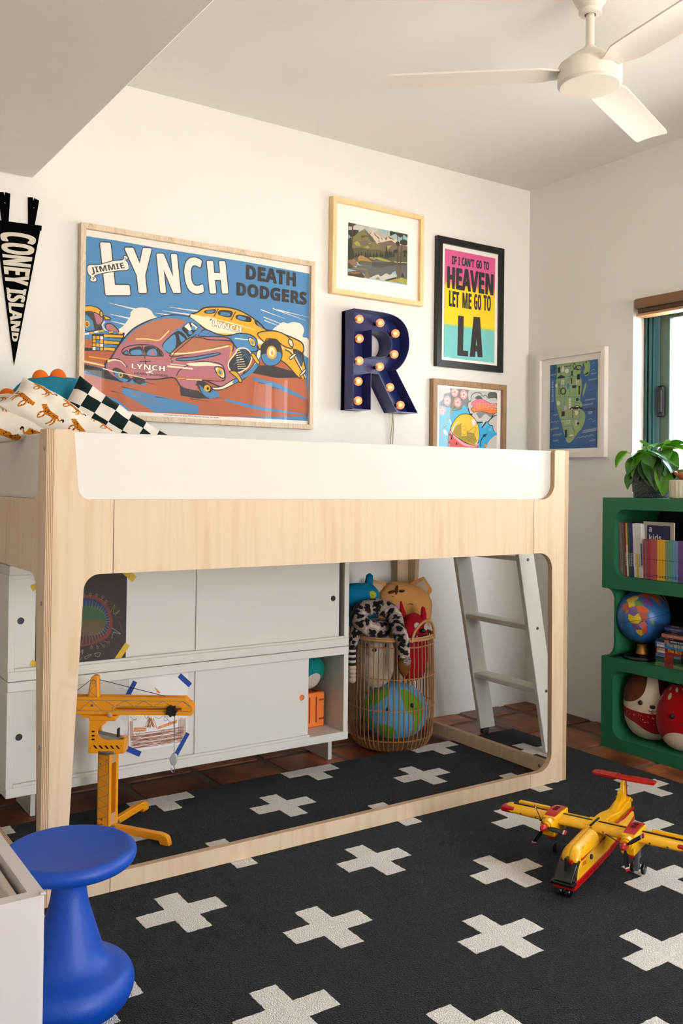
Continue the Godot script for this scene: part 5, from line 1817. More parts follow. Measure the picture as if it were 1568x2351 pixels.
func dark_drawing() -> ImageTexture:
	var k := {"red": Color(0.46, 0.27, 0.23), "navy": Color(0.22, 0.27, 0.36), "green": Color(0.27, 0.38, 0.26), "brown": Color(0.40, 0.35, 0.26), "plum": Color(0.36, 0.23, 0.24), "chalk": Color(0.62, 0.56, 0.50), "paper": Color(0.27, 0.235, 0.225), "lilac": Color(0.66, 0.60, 0.66), "lime": Color(0.54, 0.54, 0.32)}
	var c := Canvas.new(470, 470, 314, 314, k.paper)
	c.smooth([90, 135, 149, 90, 209, 95, 251, 136, 265, 198, 242, 241, 181, 260, 121, 255, 82, 213], k.red)
	c.smooth([95, 141, 149, 100, 204, 106, 241, 141, 252, 187, 237, 225, 181, 253, 121, 245, 91, 204], k.navy)
	c.smooth([100, 146, 149, 126, 199, 128, 230, 145, 241, 186, 221, 224, 171, 227, 121, 221, 96, 194], k.green)
	c.smooth([96, 180, 170, 170, 239, 181, 239, 196, 221, 222, 171, 227, 121, 221, 96, 199], k.brown)
	c.smooth([106, 229, 171, 230, 221, 224, 237, 230, 181, 253, 121, 248], k.plum)
	c.line([241, 183, 254, 184], 1.0, k.chalk, false)
	c.line([241, 190, 253, 194], 1.0, k.chalk, false)
	c.line([239, 197, 251, 204], 1.0, k.chalk, false)
	c.line([235, 203, 247, 214], 1.0, k.chalk, false)
	c.line([230, 209, 242, 222], 1.0, k.chalk, false)
	c.line([224, 214, 235, 230], 1.0, k.chalk, false)
	c.line([217, 219, 226, 237], 1.0, k.chalk, false)
	c.line([209, 222, 217, 242], 1.0, k.chalk, false)
	c.line([200, 225, 207, 247], 1.0, k.chalk, false)
	c.line([191, 227, 196, 250], 1.0, k.chalk, false)
	c.line([181, 228, 184, 252], 1.0, k.chalk, false)
	c.line([171, 228, 172, 252], 1.0, k.chalk, false)
	c.line([161, 227, 160, 251], 1.0, k.chalk, false)
	c.line([150, 226, 148, 248], 1.0, k.chalk, false)
	c.line([141, 223, 137, 245], 1.0, k.chalk, false)
	c.line([131, 219, 126, 240], 1.0, k.chalk, false)
	c.line([123, 215, 116, 234], 1.0, k.chalk, false)
	c.line([115, 210, 107, 227], 1.0, k.chalk, false)
	c.line([108, 205, 98, 219], 1.0, k.chalk, false)
	c.line([102, 199, 92, 210], 1.0, k.chalk, false)
	c.line([97, 192, 86, 201], 1.0, k.chalk, false)
	c.line([94, 186, 82, 191], 1.0, k.chalk, false)
	c.line([92, 179, 79, 181], 1.0, k.chalk, false)
	c.line([91, 172, 79, 171], 1.0, k.chalk, false)
	c.line([91, 165, 79, 161], 1.0, k.chalk, false)
	c.line([93, 159, 81, 152], 1.0, k.chalk, false)
	c.line([96, 153, 85, 142], 1.0, k.chalk, false)
	c.line([101, 147, 90, 134], 1.0, k.chalk, false)
	c.line([107, 142, 97, 126], 1.0, k.chalk, false)
	c.line([113, 137, 105, 119], 1.0, k.chalk, false)
	c.line([121, 133, 114, 114], 1.0, k.chalk, false)
	c.line([130, 130, 124, 109], 1.0, k.chalk, false)
	c.line([139, 128, 135, 106], 1.0, k.chalk, false)
	c.line([149, 127, 146, 104], 1.0, k.chalk, false)
	c.line([159, 127, 158, 103], 1.0, k.chalk, false)
	c.line([169, 128, 170, 104], 1.0, k.chalk, false)
	c.line([180, 129, 182, 106], 1.0, k.chalk, false)
	c.line([189, 132, 193, 110], 1.0, k.chalk, false)
	c.line([199, 135, 205, 114], 1.0, k.chalk, false)
	c.line([208, 139, 215, 120], 1.0, k.chalk, false)
	c.line([216, 144, 225, 127], 1.0, k.chalk, false)
	c.line([223, 150, 233, 135], 1.0, k.chalk, false)
	c.line([230, 156, 240, 144], 1.0, k.chalk, false)
	c.line([234, 162, 246, 154], 1.0, k.chalk, false)
	c.line([238, 169, 250, 164], 1.0, k.chalk, false)
	c.line([240, 176, 253, 174], 1.0, k.chalk, false)
	c.line([163, 96, 161, 86], 1.2, k.chalk, false)
	c.disc(161, 86, 4.0, 4.4, k.chalk)
	c.disc(161, 86, 3.0, 3.5, k.paper)
	c.line([184, 95, 183, 86], 1.2, k.chalk, false)
	c.disc(183, 86, 4.0, 4.5, k.chalk)
	c.disc(183, 86, 3.0, 3.5, k.paper)
	c.line([204, 96, 207, 90], 1.2, k.chalk, false)
	c.disc(206, 89, 4.1, 4.5, k.chalk)
	c.disc(206, 89, 3.1, 3.5, k.paper)
	c.line([222, 107, 228, 97], 1.2, k.chalk, false)
	c.disc(228, 97, 4.1, 4.5, k.chalk)
	c.disc(228, 97, 3.1, 3.5, k.paper)
	c.line([235, 120, 241, 113], 1.2, k.chalk, false)
	c.disc(241, 113, 4.1, 4.5, k.chalk)
	c.disc(241, 113, 3.1, 3.5, k.paper)
	c.line([191, 261, 192, 269], 1.2, k.chalk, false)
	c.disc(191, 268, 4.1, 4.5, k.chalk)
	c.disc(191, 268, 3.1, 3.5, k.paper)
	c.line([207, 260, 214, 271], 1.2, k.chalk, false)
	c.disc(213, 270, 4.1, 4.5, k.chalk)
	c.disc(213, 270, 3.1, 3.5, k.paper)
	c.line([222, 257, 235, 268], 1.2, k.chalk, false)
	c.disc(234, 267, 4.1, 4.5, k.chalk)
	c.disc(234, 267, 3.1, 3.5, k.paper)
	c.line([235, 250, 250, 256], 1.2, k.chalk, false)
	c.disc(250, 256, 4.2, 4.5, k.chalk)
	c.disc(250, 256, 3.1, 3.5, k.paper)
	c.line([256, 152, 271, 128, 267, 158, 290, 147, 272, 163], 1.6, k.lime, true)
	c.line([262, 207, 294, 230, 268, 223, 263, 243], 1.6, k.lilac, true)
	c.line([282, 169, 303, 175], 1.6, k.red, true)
	c.line([288, 184, 299, 220], 1.6, k.red, true)
	c.line([167, 298, 192, 291, 172, 306, 167, 298], 1.6, k.chalk, true)
	c.line([202, 289, 222, 289, 217, 301, 205, 298, 202, 289], 1.6, k.chalk, true)
	c.line([152, 282, 161, 273, 159, 288], 1.6, k.lilac, true)
	c.line([152, 307, 159, 298], 1.6, k.lilac, true)
	return c.done()

func crayon_drawing() -> ImageTexture:
	var k := {"rust": Color(0.58, 0.36, 0.25), "orange": Color(0.86, 0.48, 0.16), "ink": Color(0.2, 0.19, 0.19)}
	var c := Canvas.new(440, 500, 226, 258, Color(0.90, 0.885, 0.87))
	c.line([11, 196, 111, 198, 215, 195], 1.1, k.rust, true)
	c.line([13, 205, 111, 203, 207, 196], 1.1, k.rust, true)
	c.line([15, 200, 111, 199, 216, 199], 1.1, k.rust, true)
	c.line([20, 207, 111, 205, 207, 198], 1.1, k.rust, true)
	c.line([12, 205, 111, 206, 206, 206], 1.1, k.rust, true)
	c.line([9, 206, 111, 207, 211, 201], 1.1, k.rust, true)
	c.line([14, 203, 111, 210, 206, 205], 1.1, k.rust, true)
	c.line([12, 211, 111, 208, 206, 209], 1.1, k.rust, true)
	c.line([15, 208, 111, 209, 212, 205], 1.1, k.rust, true)
	c.line([12, 213, 111, 206, 217, 211], 1.1, k.rust, true)
	c.line([12, 211, 111, 211, 213, 215], 1.1, k.rust, true)
	c.line([11, 211, 111, 209, 209, 209], 1.1, k.rust, true)
	c.line([13, 216, 111, 211, 210, 216], 1.1, k.rust, true)
	c.line([9, 210, 111, 212, 207, 214], 1.1, k.rust, true)
	c.line([11, 214, 111, 213, 211, 211], 1.1, k.rust, true)
	c.line([17, 221, 111, 221, 208, 220], 1.1, k.rust, true)
	c.line([8, 215, 111, 222, 207, 216], 1.1, k.rust, true)
	c.line([21, 221, 111, 222, 214, 216], 1.1, k.rust, true)
	c.line([14, 217, 111, 219, 205, 217], 1.1, k.rust, true)
	c.line([8, 217, 111, 218, 207, 219], 1.1, k.rust, true)
	c.line([12, 219, 111, 227, 212, 219], 1.1, k.rust, true)
	c.line([9, 219, 111, 221, 209, 219], 1.1, k.rust, true)
	c.line([9, 224, 111, 222, 204, 220], 1.1, k.rust, true)
	c.line([15, 229, 111, 225, 204, 224], 1.1, k.rust, true)
	c.line([12, 226, 111, 223, 212, 224], 1.1, k.rust, true)
	c.line([20, 232, 111, 228, 218, 226], 1.1, k.rust, true)
	c.line([12, 227, 111, 227, 206, 225], 1.1, k.rust, true)
	c.line([9, 234, 111, 231, 204, 228], 1.1, k.rust, true)
	c.line([20, 234, 111, 234, 208, 231], 1.1, k.rust, true)
	c.line([10, 230, 112, 236, 206, 235], 1.1, k.rust, true)
	c.line([13, 235, 112, 237, 209, 236], 1.1, k.rust, true)
	c.line([15, 237, 112, 237, 215, 239], 1.1, k.rust, true)
	c.line([21, 234, 112, 240, 205, 237], 1.1, k.rust, true)
	c.line([9, 240, 111, 234, 205, 238], 1.1, k.rust, true)
	c.line([9, 235, 112, 240, 210, 240], 1.1, k.rust, true)
	c.line([21, 238, 112, 235, 205, 234], 1.1, k.rust, true)
	c.line([20, 238, 112, 244, 207, 244], 1.1, k.rust, true)
	c.line([16, 246, 112, 239, 209, 240], 1.1, k.rust, true)
	c.line([20, 246, 112, 243, 211, 239], 1.1, k.rust, true)
	c.line([9, 244, 112, 244, 206, 244], 1.1, k.rust, true)
	c.line([10, 244, 112, 248, 211, 241], 1.1, k.rust, true)
	c.line([20, 250, 112, 243, 211, 245], 1.1, k.rust, true)
	c.line([19, 247, 112, 245, 212, 252], 1.1, k.rust, true)
	c.line([10, 245, 112, 250, 206, 248], 1.1, k.rust, true)
	c.line([191, 163, 189, 251], 1, k.rust, false)
	c.line([193, 168, 191, 233], 1, k.rust, false)
	c.line([195, 170, 194, 237], 1, k.rust, false)
	c.line([197, 163, 196, 252], 1, k.rust, false)
	c.line([199, 164, 199, 251], 1, k.rust, false)
	c.line([201, 161, 201, 253], 1, k.rust, false)
	c.line([204, 162, 203, 237], 1, k.rust, false)
	c.line([206, 166, 206, 242], 1, k.rust, false)
	c.line([208, 167, 208, 255], 1, k.rust, false)
	c.line([210, 170, 211, 235], 1, k.rust, false)
	c.line([212, 165, 213, 247], 1, k.rust, false)
	c.line([214, 167, 216, 252], 1, k.rust, false)
	c.line([216, 168, 218, 238], 1, k.rust, false)
	c.line([218, 165, 221, 255], 1, k.rust, false)
	c.line([6, 149, 8, 212], 1, k.rust, false)
	c.line([7, 149, 10, 212], 1, k.rust, false)
	c.line([9, 149, 12, 212], 1, k.rust, false)
	c.line([11, 150, 14, 212], 1, k.rust, false)
	c.line([13, 150, 16, 213], 1, k.rust, false)
	c.line([15, 150, 18, 213], 1, k.rust, false)
	c.line([17, 150, 20, 213], 1, k.rust, false)
	c.line([21, 174, 67, 177], 1.2, k.orange, false)
	c.line([21, 176, 67, 180], 1.2, k.orange, false)
	c.line([21, 177, 67, 183], 1.2, k.orange, false)
	c.line([21, 178, 67, 182], 1.2, k.orange, false)
	c.line([21, 179, 67, 184], 1.2, k.orange, false)
	c.line([21, 181, 67, 185], 1.2, k.orange, false)
	c.line([21, 182, 67, 184], 1.2, k.orange, false)
	c.line([21, 183, 67, 189], 1.2, k.orange, false)
	c.line([21, 184, 67, 188], 1.2, k.orange, false)
	c.line([21, 186, 67, 191], 1.2, k.orange, false)
	c.line([21, 187, 67, 189], 1.2, k.orange, false)
	c.line([21, 188, 67, 193], 1.2, k.orange, false)
	c.line([113, 184, 184, 168], 1.2, k.orange, false)
	c.line([112, 185, 184, 170], 1.2, k.orange, false)
	c.line([110, 186, 184, 171], 1.2, k.orange, false)
	c.line([108, 186, 184, 172], 1.2, k.orange, false)
	c.line([113, 188, 184, 173], 1.2, k.orange, false)
	c.line([110, 188, 184, 175], 1.2, k.orange, false)
	c.line([112, 190, 184, 176], 1.2, k.orange, false)
	c.line([108, 190, 184, 177], 1.2, k.orange, false)
	c.line([108, 191, 184, 179], 1.2, k.orange, false)
	c.line([72, 149, 71, 182, 82, 150], 1, k.orange, true)
	c.line([79, 144, 91, 180, 83, 150], 1, k.ink, true)
	c.line([85, 143, 92, 182, 80, 149], 1, k.rust, true)
	c.line([70, 139, 105, 187, 92, 151], 1, k.orange, true)
	c.line([83, 152, 71, 180, 85, 150], 1, k.ink, true)
	c.line([80, 152, 97, 186, 76, 149], 1, k.rust, true)
	c.line([81, 149, 96, 184, 93, 151], 1, k.orange, true)
	c.line([75, 151, 81, 182, 94, 151], 1, k.ink, true)
	c.line([82, 144, 74, 179, 88, 151], 1, k.rust, true)
	c.line([87, 152, 81, 181, 92, 151], 1, k.orange, true)
	c.line([75, 144, 64, 177, 86, 150], 1, k.ink, true)
	c.line([81, 148, 80, 184, 88, 151], 1, k.rust, true)
	c.line([72, 140, 106, 188, 95, 151], 1, k.orange, true)
	c.line([80, 144, 68, 178, 78, 149], 1, k.ink, true)
	c.line([85, 152, 98, 181, 79, 149], 1, k.rust, true)
	c.line([75, 151, 71, 182, 89, 151], 1, k.orange, true)
	c.line([79, 152, 75, 181, 77, 149], 1, k.ink, true)
	c.line([71, 139, 77, 178, 75, 149], 1, k.rust, true)
	c.line([97, 41, 109, 61], 1.5, k.orange, false)
	c.line([98, 42, 110, 61], 1.5, k.orange, false)
	c.line([99, 43, 112, 62], 1.5, k.orange, false)
	c.line([100, 44, 113, 62], 1.5, k.orange, false)
	c.line([101, 45, 114, 62], 1.5, k.orange, false)
	c.line([102, 46, 116, 62], 1.5, k.orange, false)
	c.line([103, 47, 117, 62], 1.5, k.orange, false)
	c.line([104, 48, 118, 62], 1.5, k.orange, false)
	c.line([7, 133, 20, 145, 30, 143, 24, 148, 10, 146], 1.0, k.ink, true)
	c.line([60, 131, 66, 126, 76, 136, 67, 148, 60, 134], 1.0, k.ink, true)
	c.line([137, 151, 148, 152, 146, 165, 134, 163, 137, 151], 1.0, k.ink, true)
	c.line([31, 190, 37, 185, 44, 195, 34, 200, 27, 193], 1.0, k.ink, true)
	c.line([125, 203, 131, 195, 135, 205, 125, 206], 1.0, k.ink, true)
	c.line([152, 188, 151, 175, 169, 174, 172, 194], 1.0, k.ink, true)
	c.line([97, 145, 114, 154, 131, 147, 144, 158, 158, 173], 1.0, k.ink, true)
	c.line([-1, 117, 3, 258], 1.3, k.rust, false)
	return c.done()

func pennant() -> void:
	var o := thing("pennant", "black felt pennant with white CONEY ISLAND lettering hanging by felt tabs", "pennant", Vector3(-2.70, 2.136, 0.001))
	var felt := mat(Color(0.018, 0.017, 0.018), 0.95, {"rim": 0.2, "spec": 0.1})
	var c := Vector2(o.position.x, o.position.y)
	var a := Vector2(-2.786, 2.133) - c
	var b := Vector2(-2.612, 2.139) - c
	var t := Vector2(-2.706, 1.597) - c
	var g := G.new()
	g.extrude(PackedVector2Array([a + Vector2(0.002, 0), t, b - Vector2(0.002, 0)]), 0.001, 0.004)
	part("felt", g, felt, o)
	g = G.new()
	g.extrude(PackedVector2Array([a, a + Vector2(0.003, -0.018), b + Vector2(-0.001, -0.019), b]), 0.001, 0.006, 0.001)
	part("header_band", g, felt, o)
	for l: Array in [[-2.665, 2.239, -2.648, 2.242, -2.645, 2.226, -2.642, 2.24, -2.623, 2.234, -2.640, 2.125, -2.662, 2.124], [-2.776, 2.238, -2.755, 2.242, -2.752, 2.228, -2.748, 2.243, -2.730, 2.24, -2.735, 2.124, -2.758, 2.124]]:
		var p := Canvas.pts(l)
		for i in p.size():
			p[i] -= c
		g = G.new()
		g.extrude(p, 0.0015, 0.0045)
		var tb := part("tab", g, felt, o)
		g = G.new()
		g.x = Transform3D(Basis(Vector3.RIGHT, PI / 2), Vector3((p[1].x + p[3].x) * 0.5 + 0.002, 2.202 - c.y, 0.0045))
		g.cyl(Vector3.ZERO, 0.0018, 0.0015, 10)
		part("pin", g, M.screw, tb)
	g = G.new()
	var probe := G.new()
	var w := probe.text("CONEY ISLAND", 1.0)
	var lo := 1e9
	var hi := -1e9
	for q in probe.v:
		lo = minf(lo, q.y)
		hi = maxf(hi, q.y)
	for fat: float in [-0.0055, 0.0055, 0.0]:
		g.text("CONEY ISLAND", 1.0, 700, 1.0, func(q: Vector3) -> Vector3:
			var s := clampf(q.x / w + fat, 0.0, 1.0)
			s = pow(s, 0.97)
			var f := lerpf(0.068, 0.835, s)
			var l := a.lerp(t, f)
			var r := b.lerp(t, f)
			var h := lerpf(0.07, 0.93, (q.y - lo) / (hi - lo)) if f < 0.4 else lerpf(lerpf(0.07, 0.17, (f - 0.4) / 0.45), lerpf(0.93, 0.83, (f - 0.4) / 0.45), (q.y - lo) / (hi - lo))
			var p := l.lerp(r, h)
			return Vector3(p.x, p.y, 0.0044 + fat * 0.01))
	part("lettering", g, mat(Color(0.80, 0.77, 0.71), 0.9), o)

func marquee_letter() -> void:
	var o := thing("marquee_letter", "navy metal marquee letter R with lit round bulbs on the back wall", "sign lamp", Vector3(-1.04, 1.506, 0.002))
	var org := Vector2(o.position.x, o.position.y)
	var navy := mat(Color(0.085, 0.13, 0.37), 0.32, {"coat": 0.2, "coat_rough": 0.2, "spec": 0.4})
	var outer := Canvas.pts([-1.223, 1.969, -1.112, 1.970, -1.035, 1.968, -0.979, 1.958, -0.939, 1.937, -0.911, 1.902, -0.900, 1.856, -0.901, 1.814, -0.917, 1.768, -0.944, 1.730, -0.976, 1.704, -0.842, 1.507, -0.971, 1.507, -1.081, 1.677, -1.121, 1.677, -1.121, 1.507, -1.223, 1.507])
	var hole := Canvas.pts([-1.119, 1.880, -1.072, 1.880, -1.037, 1.872, -1.015, 1.854, -1.007, 1.826, -1.013, 1.794, -1.034, 1.768, -1.071, 1.758, -1.119, 1.758])
	for i in outer.size():
		outer[i] -= org
	for i in hole.size():
		hole[i] -= org
	# round the bowl by subdividing between its points
	var ro := PackedVector2Array()
	for i in outer.size():
		ro.append(outer[i])
		if i >= 1 and i < 10:
			for k in range(1, 5):
				ro.append(outer[i].cubic_interpolate(outer[i + 1], outer[i - 1] if i > 1 else outer[1] - Vector2(0.08, 0), outer[i + 2] if i < 9 else outer[10] - Vector2(0.05, 0.03), k / 5.0))
	var rh := PackedVector2Array()
	for i in hole.size():
		rh.append(hole[i])
		if i >= 1 and i < 7:
			for k in range(1, 5):
				rh.append(hole[i].cubic_interpolate(hole[i + 1], hole[i - 1], hole[i + 2], k / 5.0))
	ro.reverse()
	rh.reverse()
	var plate := ro.duplicate()
	# keyhole: a hairline slit from the outer edge to the hole
	var key := PackedVector2Array()
	var cut := 0
	for i in plate.size():
		if plate[i].distance_to(outer[0]) < 1e-6:
			cut = i
	for i in plate.size() + 1:
		key.append(plate[(cut + i) % plate.size()] + (Vector2(0.0002, 0) if i == plate.size() else Vector2.ZERO))
	var hc := 0
	for i in rh.size():
		if rh[i].distance_to(hole[0]) < 1e-6:
			hc = i
	for i in rh.size() + 1:
		key.append(rh[(hc + rh.size() - i) % rh.size()] - (Vector2(0, 0.0002) if i == rh.size() else Vector2.ZERO))
	var g := G.new()
	g.extrude(key, 0.004, 0.030)
	part("back_plate", g, navy, o)
	g = G.new()
	g.ring(ro, G.inset(ro, 0.0025), 0.0, 0.100)
	part("outer_wall", g, navy, o)
	g = G.new()
	g.ring(G.inset(rh, -0.0025), rh, 0.0, 0.100)
	part("inner_wall", g, navy, o)
	var globe := mat(Color(1.0, 0.74, 0.52, 0.42), 0.3)
	globe.transparency = BaseMaterial3D.TRANSPARENCY_ALPHA
	globe.emission_enabled = true
	globe.emission = Color(1.0, 0.72, 0.48)
	globe.emission_energy_multiplier = 0.34
	var glow := mat(Color(1, 0.9, 0.7), 0.5)
	glow.emission_enabled = true
	glow.emission = Color(1.0, 0.80, 0.52)
	glow.emission_energy_multiplier = 1.2
	var brass := mat(Color(0.12, 0.10, 0.10), 0.4, {"metal": 0.6})
	var bl := Canvas.pts([-1.173, 1.929, -1.172, 1.838, -1.171, 1.735, -1.175, 1.639, -1.175, 1.549, -1.053, 1.924, -0.962, 1.883, -0.968, 1.783, -1.052, 1.717, -0.991, 1.624, -0.927, 1.543])
	for p in bl:
		var at := Vector3(p.x - org.x, p.y - org.y, 0.072)
		g = G.new()
		g.x = Transform3D(Basis(Vector3.RIGHT, PI / 2), at)
		g.lathe(PackedVector2Array([Vector2(0.007, -0.026), Vector2(0.012, -0.019), Vector2(0.0185, -0.009), Vector2(0.0205, 0.0), Vector2(0.0185, 0.009), Vector2(0.0125, 0.0165), Vector2(0.006, 0.0198), Vector2(0.0, 0.0205)]), 24, 80.0)
		var b := part("bulb", g, globe, o)
		g = G.new()
		g.ball(at + Vector3(0, 0, -0.002), Vector3(0.0085, 0.0095, 0.0085), 14, 10)
		part("glowing_filament", g, glow, b)
		g = G.new()
		g.x = Transform3D(Basis(Vector3.RIGHT, PI / 2), at)
		g.cyl(Vector3(0, -0.043, 0), 0.0085, 0.018, 16)
		part("socket", g, brass, b)
		var l := OmniLight3D.new()
		l.name = "bulb_light"
		l.light_color = Color(1.0, 0.72, 0.45)
		l.light_energy = 0.0007
		l.light_size = 0.01
		l.omni_range = 8.0
		l.omni_attenuation = 2.0
		l.shadow_enabled = true
		l.position = at + Vector3(0, 0, -0.002)
		o.add_child(l, true)
	g = G.new()
	g.tube(PackedVector3Array([Vector3(0.098, 0.0, 0.028), Vector3(0.104, -0.05, 0.02), Vector3(0.100, -0.13, 0.012), Vector3(0.100, -0.30, 0.012), Vector3(0.09, -0.52, 0.012)]), PackedFloat32Array([0.0022]), 8)
	g.tube(PackedVector3Array([Vector3(0.100, 0.0, 0.028), Vector3(0.112, -0.06, 0.02), Vector3(0.114, -0.13, 0.012), Vector3(0.113, -0.30, 0.012), Vector3(0.10, -0.52, 0.012)]), PackedFloat32Array([0.0022]), 8)
	part("power_cord", g, mat(Color(0.62, 0.57, 0.44), 0.6), o)

# ---------------------------------------------------------------- everything else
func extras() -> void:
	var fz := noise_image(256, 256, 0.08, 61, 3)
	M.fuzz = ImageTexture.create_from_image(fz)
	ceiling_fan()
	drawings_on_doors()
	cabinet_contents()
	basket()
	bed_things()
	toy_crane()
	stool()
	bin()
	toy_plane()
	books()
	bookcase_things()
	plants()
	var o := thing("cable", "thin pale cable looped on the back wall behind the rattan basket", "cable", Vector3(-0.90, 0.30, 0.004))
	var g := G.new()
	var lp := PackedVector3Array()
	for i in 15:
		var a := deg_to_rad(-100.0 + 200.0 * i / 14.0)
		lp.append(Vector3(-0.02 + cos(a) * 0.045, 0.03 + sin(a) * 0.062, 0.006))
	g.tube(lp, PackedFloat32Array([0.0022]), 6)
	part("cord", g, mat(Color(0.60, 0.58, 0.54), 0.5), o)
	g = G.new()
	g.span(Vector3(-0.055, -0.048, -0.002), Vector3(-0.020, -0.020, 0.010), 0.002)
	part("cord_clip", g, M.white, o)

func plush(c: Color, o := {}) -> StandardMaterial3D:
	var d := {"tri": Vector3(9, 9, 9), "bump": M.fuzz, "deep": 0.12, "spec": 0.15, "rim": 0.35}
	d.merge(o, true)
	return mat(c, 0.95, d)

func ceiling_fan() -> void:
	var o := thing("ceiling_fan", "white three bladed ceiling fan hanging on a short rod", "fan", Vector3(-1.303, 2.765, 1.547))
	var w := mat(Color(0.88, 0.85, 0.80), 0.45)
	var g := G.new()
	g.lathe(PackedVector2Array([Vector2(0.018, -0.075), Vector2(0.034, -0.073), Vector2(0.0365, -0.068), Vector2(0.0365, -0.061), Vector2(0.033, -0.058), Vector2(0.042, -0.045), Vector2(0.055, -0.022), Vector2(0.060, -0.004), Vector2(0.060, 0.0)]), 40)
	part("canopy", g, w, o)
	g = G.new()
	g.cyl(Vector3(0, -0.20, 0), 0.0135, 0.14, 20)
	part("down_rod", g, w, o)
	g = G.new()
	g.lathe(PackedVector2Array([Vector2(0, -0.305), Vector2(0.097, -0.305), Vector2(0.102, -0.300), Vector2(0.102, -0.246), Vector2(0.099, -0.240), Vector2(0.076, -0.236), Vector2(0.072, -0.218), Vector2(0.056, -0.212), Vector2(0.054, -0.204), Vector2(0.040, -0.196), Vector2(0.024, -0.190), Vector2(0.020, -0.180), Vector2(0.0, -0.180)]), 48)
	part("motor_housing", g, w, o)
	g = G.new()
	g.lathe(PackedVector2Array([Vector2(0, -0.3085), Vector2(0.094, -0.3085), Vector2(0.0965, -0.3045), Vector2(0, -0.3045)]), 48)
	part("light_plate", g, mat(Color(0.90, 0.87, 0.81), 0.35), o)
	for deg: float in [-139.6, -20.4, 99.9]:
		var t := deg_to_rad(deg)
		var dir := Vector3(cos(t), 0, sin(t))
		var side := Vector3(-sin(t), 0, cos(t))
		var p := PackedVector3Array()
		var nu := 9
		var nv := 26
		for j in nv:
			var s := j / float(nv - 1)
			var rr := lerpf(0.10, 0.655, s)
			var hw := lerpf(0.036, 0.060, smoothstep(0.0, 0.14, s))
			if s > 0.985:
				hw *= 0.93
			var pitch := -deg_to_rad(lerpf(2.0, 5.0, smoothstep(0.0, 0.2, s)))
			for i in nu:
				var q := (i / float(nu - 1)) * 2.0 - 1.0
				p.append(dir * rr + side * (q * hw * cos(pitch)) + Vector3(0, -0.262 - q * hw * sin(pitch) + 0.004 * (1 - q * q), 0))
		g = G.new()
		var under := PackedVector3Array()
		for j in nv:
			for i in nu:
				under.append(p[j * nu + nu - 1 - i] - Vector3(0, 0.006, 0))
		g.grid(under, nu, nv)
		g.grid(p, nu, nv)
		for j in nv - 1:
			for e in 2:
				var k := e * (nu - 1)
				var a := p[j * nu + k]
				var b := p[(j + 1) * nu + k]
				g.quad(a, b, b - Vector3(0, 0.006, 0), a - Vector3(0, 0.006, 0))
		for i in nu - 1:
			var a := p[(nv - 1) * nu + i]
			var b := p[(nv - 1) * nu + i + 1]
			g.quad(a, b, b - Vector3(0, 0.006, 0), a - Vector3(0, 0.006, 0))
		part("blade", g, w, o)

func tape(o: Node3D, a: Vector2, b: Vector2, w: float, z: float, m: Material) -> void:
	var d := (b - a).normalized()
	var s := Vector2(-d.y, d.x) * w * 0.5
	var g := G.new()
	g.extrude(PackedVector2Array([a + s, a - s, b - s, b + s]), z, z + 0.0007)
	part("tape", g, m, o)

func drawings_on_doors() -> void:
	var z := 0.4525
	var o := thing("drawing", "dark paper crayon drawing of a stadium taped on the upper cabinet", "drawing", Vector3(-2.578, 0.70, z))
	var g := G.new()
	g.span(Vector3(-0.157, -0.155, 0), Vector3(0.157, 0.160, 0.0006))
	part("paper", g, mat(Color(0.27, 0.235, 0.225), 0.9), o)
	g = G.new()
	g.quad(Vector3(-0.157, -0.155, 0.001), Vector3(0.157, -0.155, 0.001), Vector3(0.157, 0.160, 0.001), Vector3(-0.157, 0.160, 0.001))
	part("print", g, mat(Color.WHITE, 0.9, {"tex": dark_drawing()}), o)
	var ty := mat(Color(0.86, 0.72, 0.16, 0.85), 0.6)
	ty.transparency = BaseMaterial3D.TRANSPARENCY_ALPHA
	tape(o, Vector2(0.128, 0.168), Vector2(0.185, 0.118), 0.024, 0.0012, ty)
	tape(o, Vector2(0.115, -0.172), Vector2(0.163, -0.108), 0.020, 0.0012, ty)
	tape(o, Vector2(-0.115, -0.172), Vector2(-0.170, -0.140), 0.020, 0.0012, ty)
	tape(o, Vector2(-0.115, 0.132), Vector2(-0.172, 0.105), 0.020, 0.0012, ty)
	o = thing("drawing", "white paper crayon drawing of a digger held by blue tape", "drawing", Vector3(-2.295, 0.339, z))
	g = G.new()
	g.span(Vector3(-0.113, -0.129, 0), Vector3(0.113, 0.129, 0.0005))
	part("paper", g, mat(Color(0.90, 0.885, 0.87), 0.9), o)
	g = G.new()
	g.quad(Vector3(-0.113, -0.129, 0.0009), Vector3(0.113, -0.129, 0.0009), Vector3(0.113, 0.129, 0.0009), Vector3(-0.113, 0.129, 0.0009))
	part("print", g, mat(Color.WHITE, 0.9, {"tex": crayon_drawing()}), o)
	var tb := mat(Color(0.07, 0.24, 0.56), 0.7)
	tape(o, Vector2(-0.128, 0.052), Vector2(-0.090, 0.118), 0.017, 0.0012, tb)
	tape(o, Vector2(0.078, 0.122), Vector2(0.122, 0.080), 0.018, 0.0012, tb)
	tape(o, Vector2(0.070, -0.165), Vector2(0.115, -0.093), 0.016, 0.0012, tb)
	tape(o, Vector2(-0.128, -0.108), Vector2(-0.067, -0.142), 0.019, 0.0012, tb)

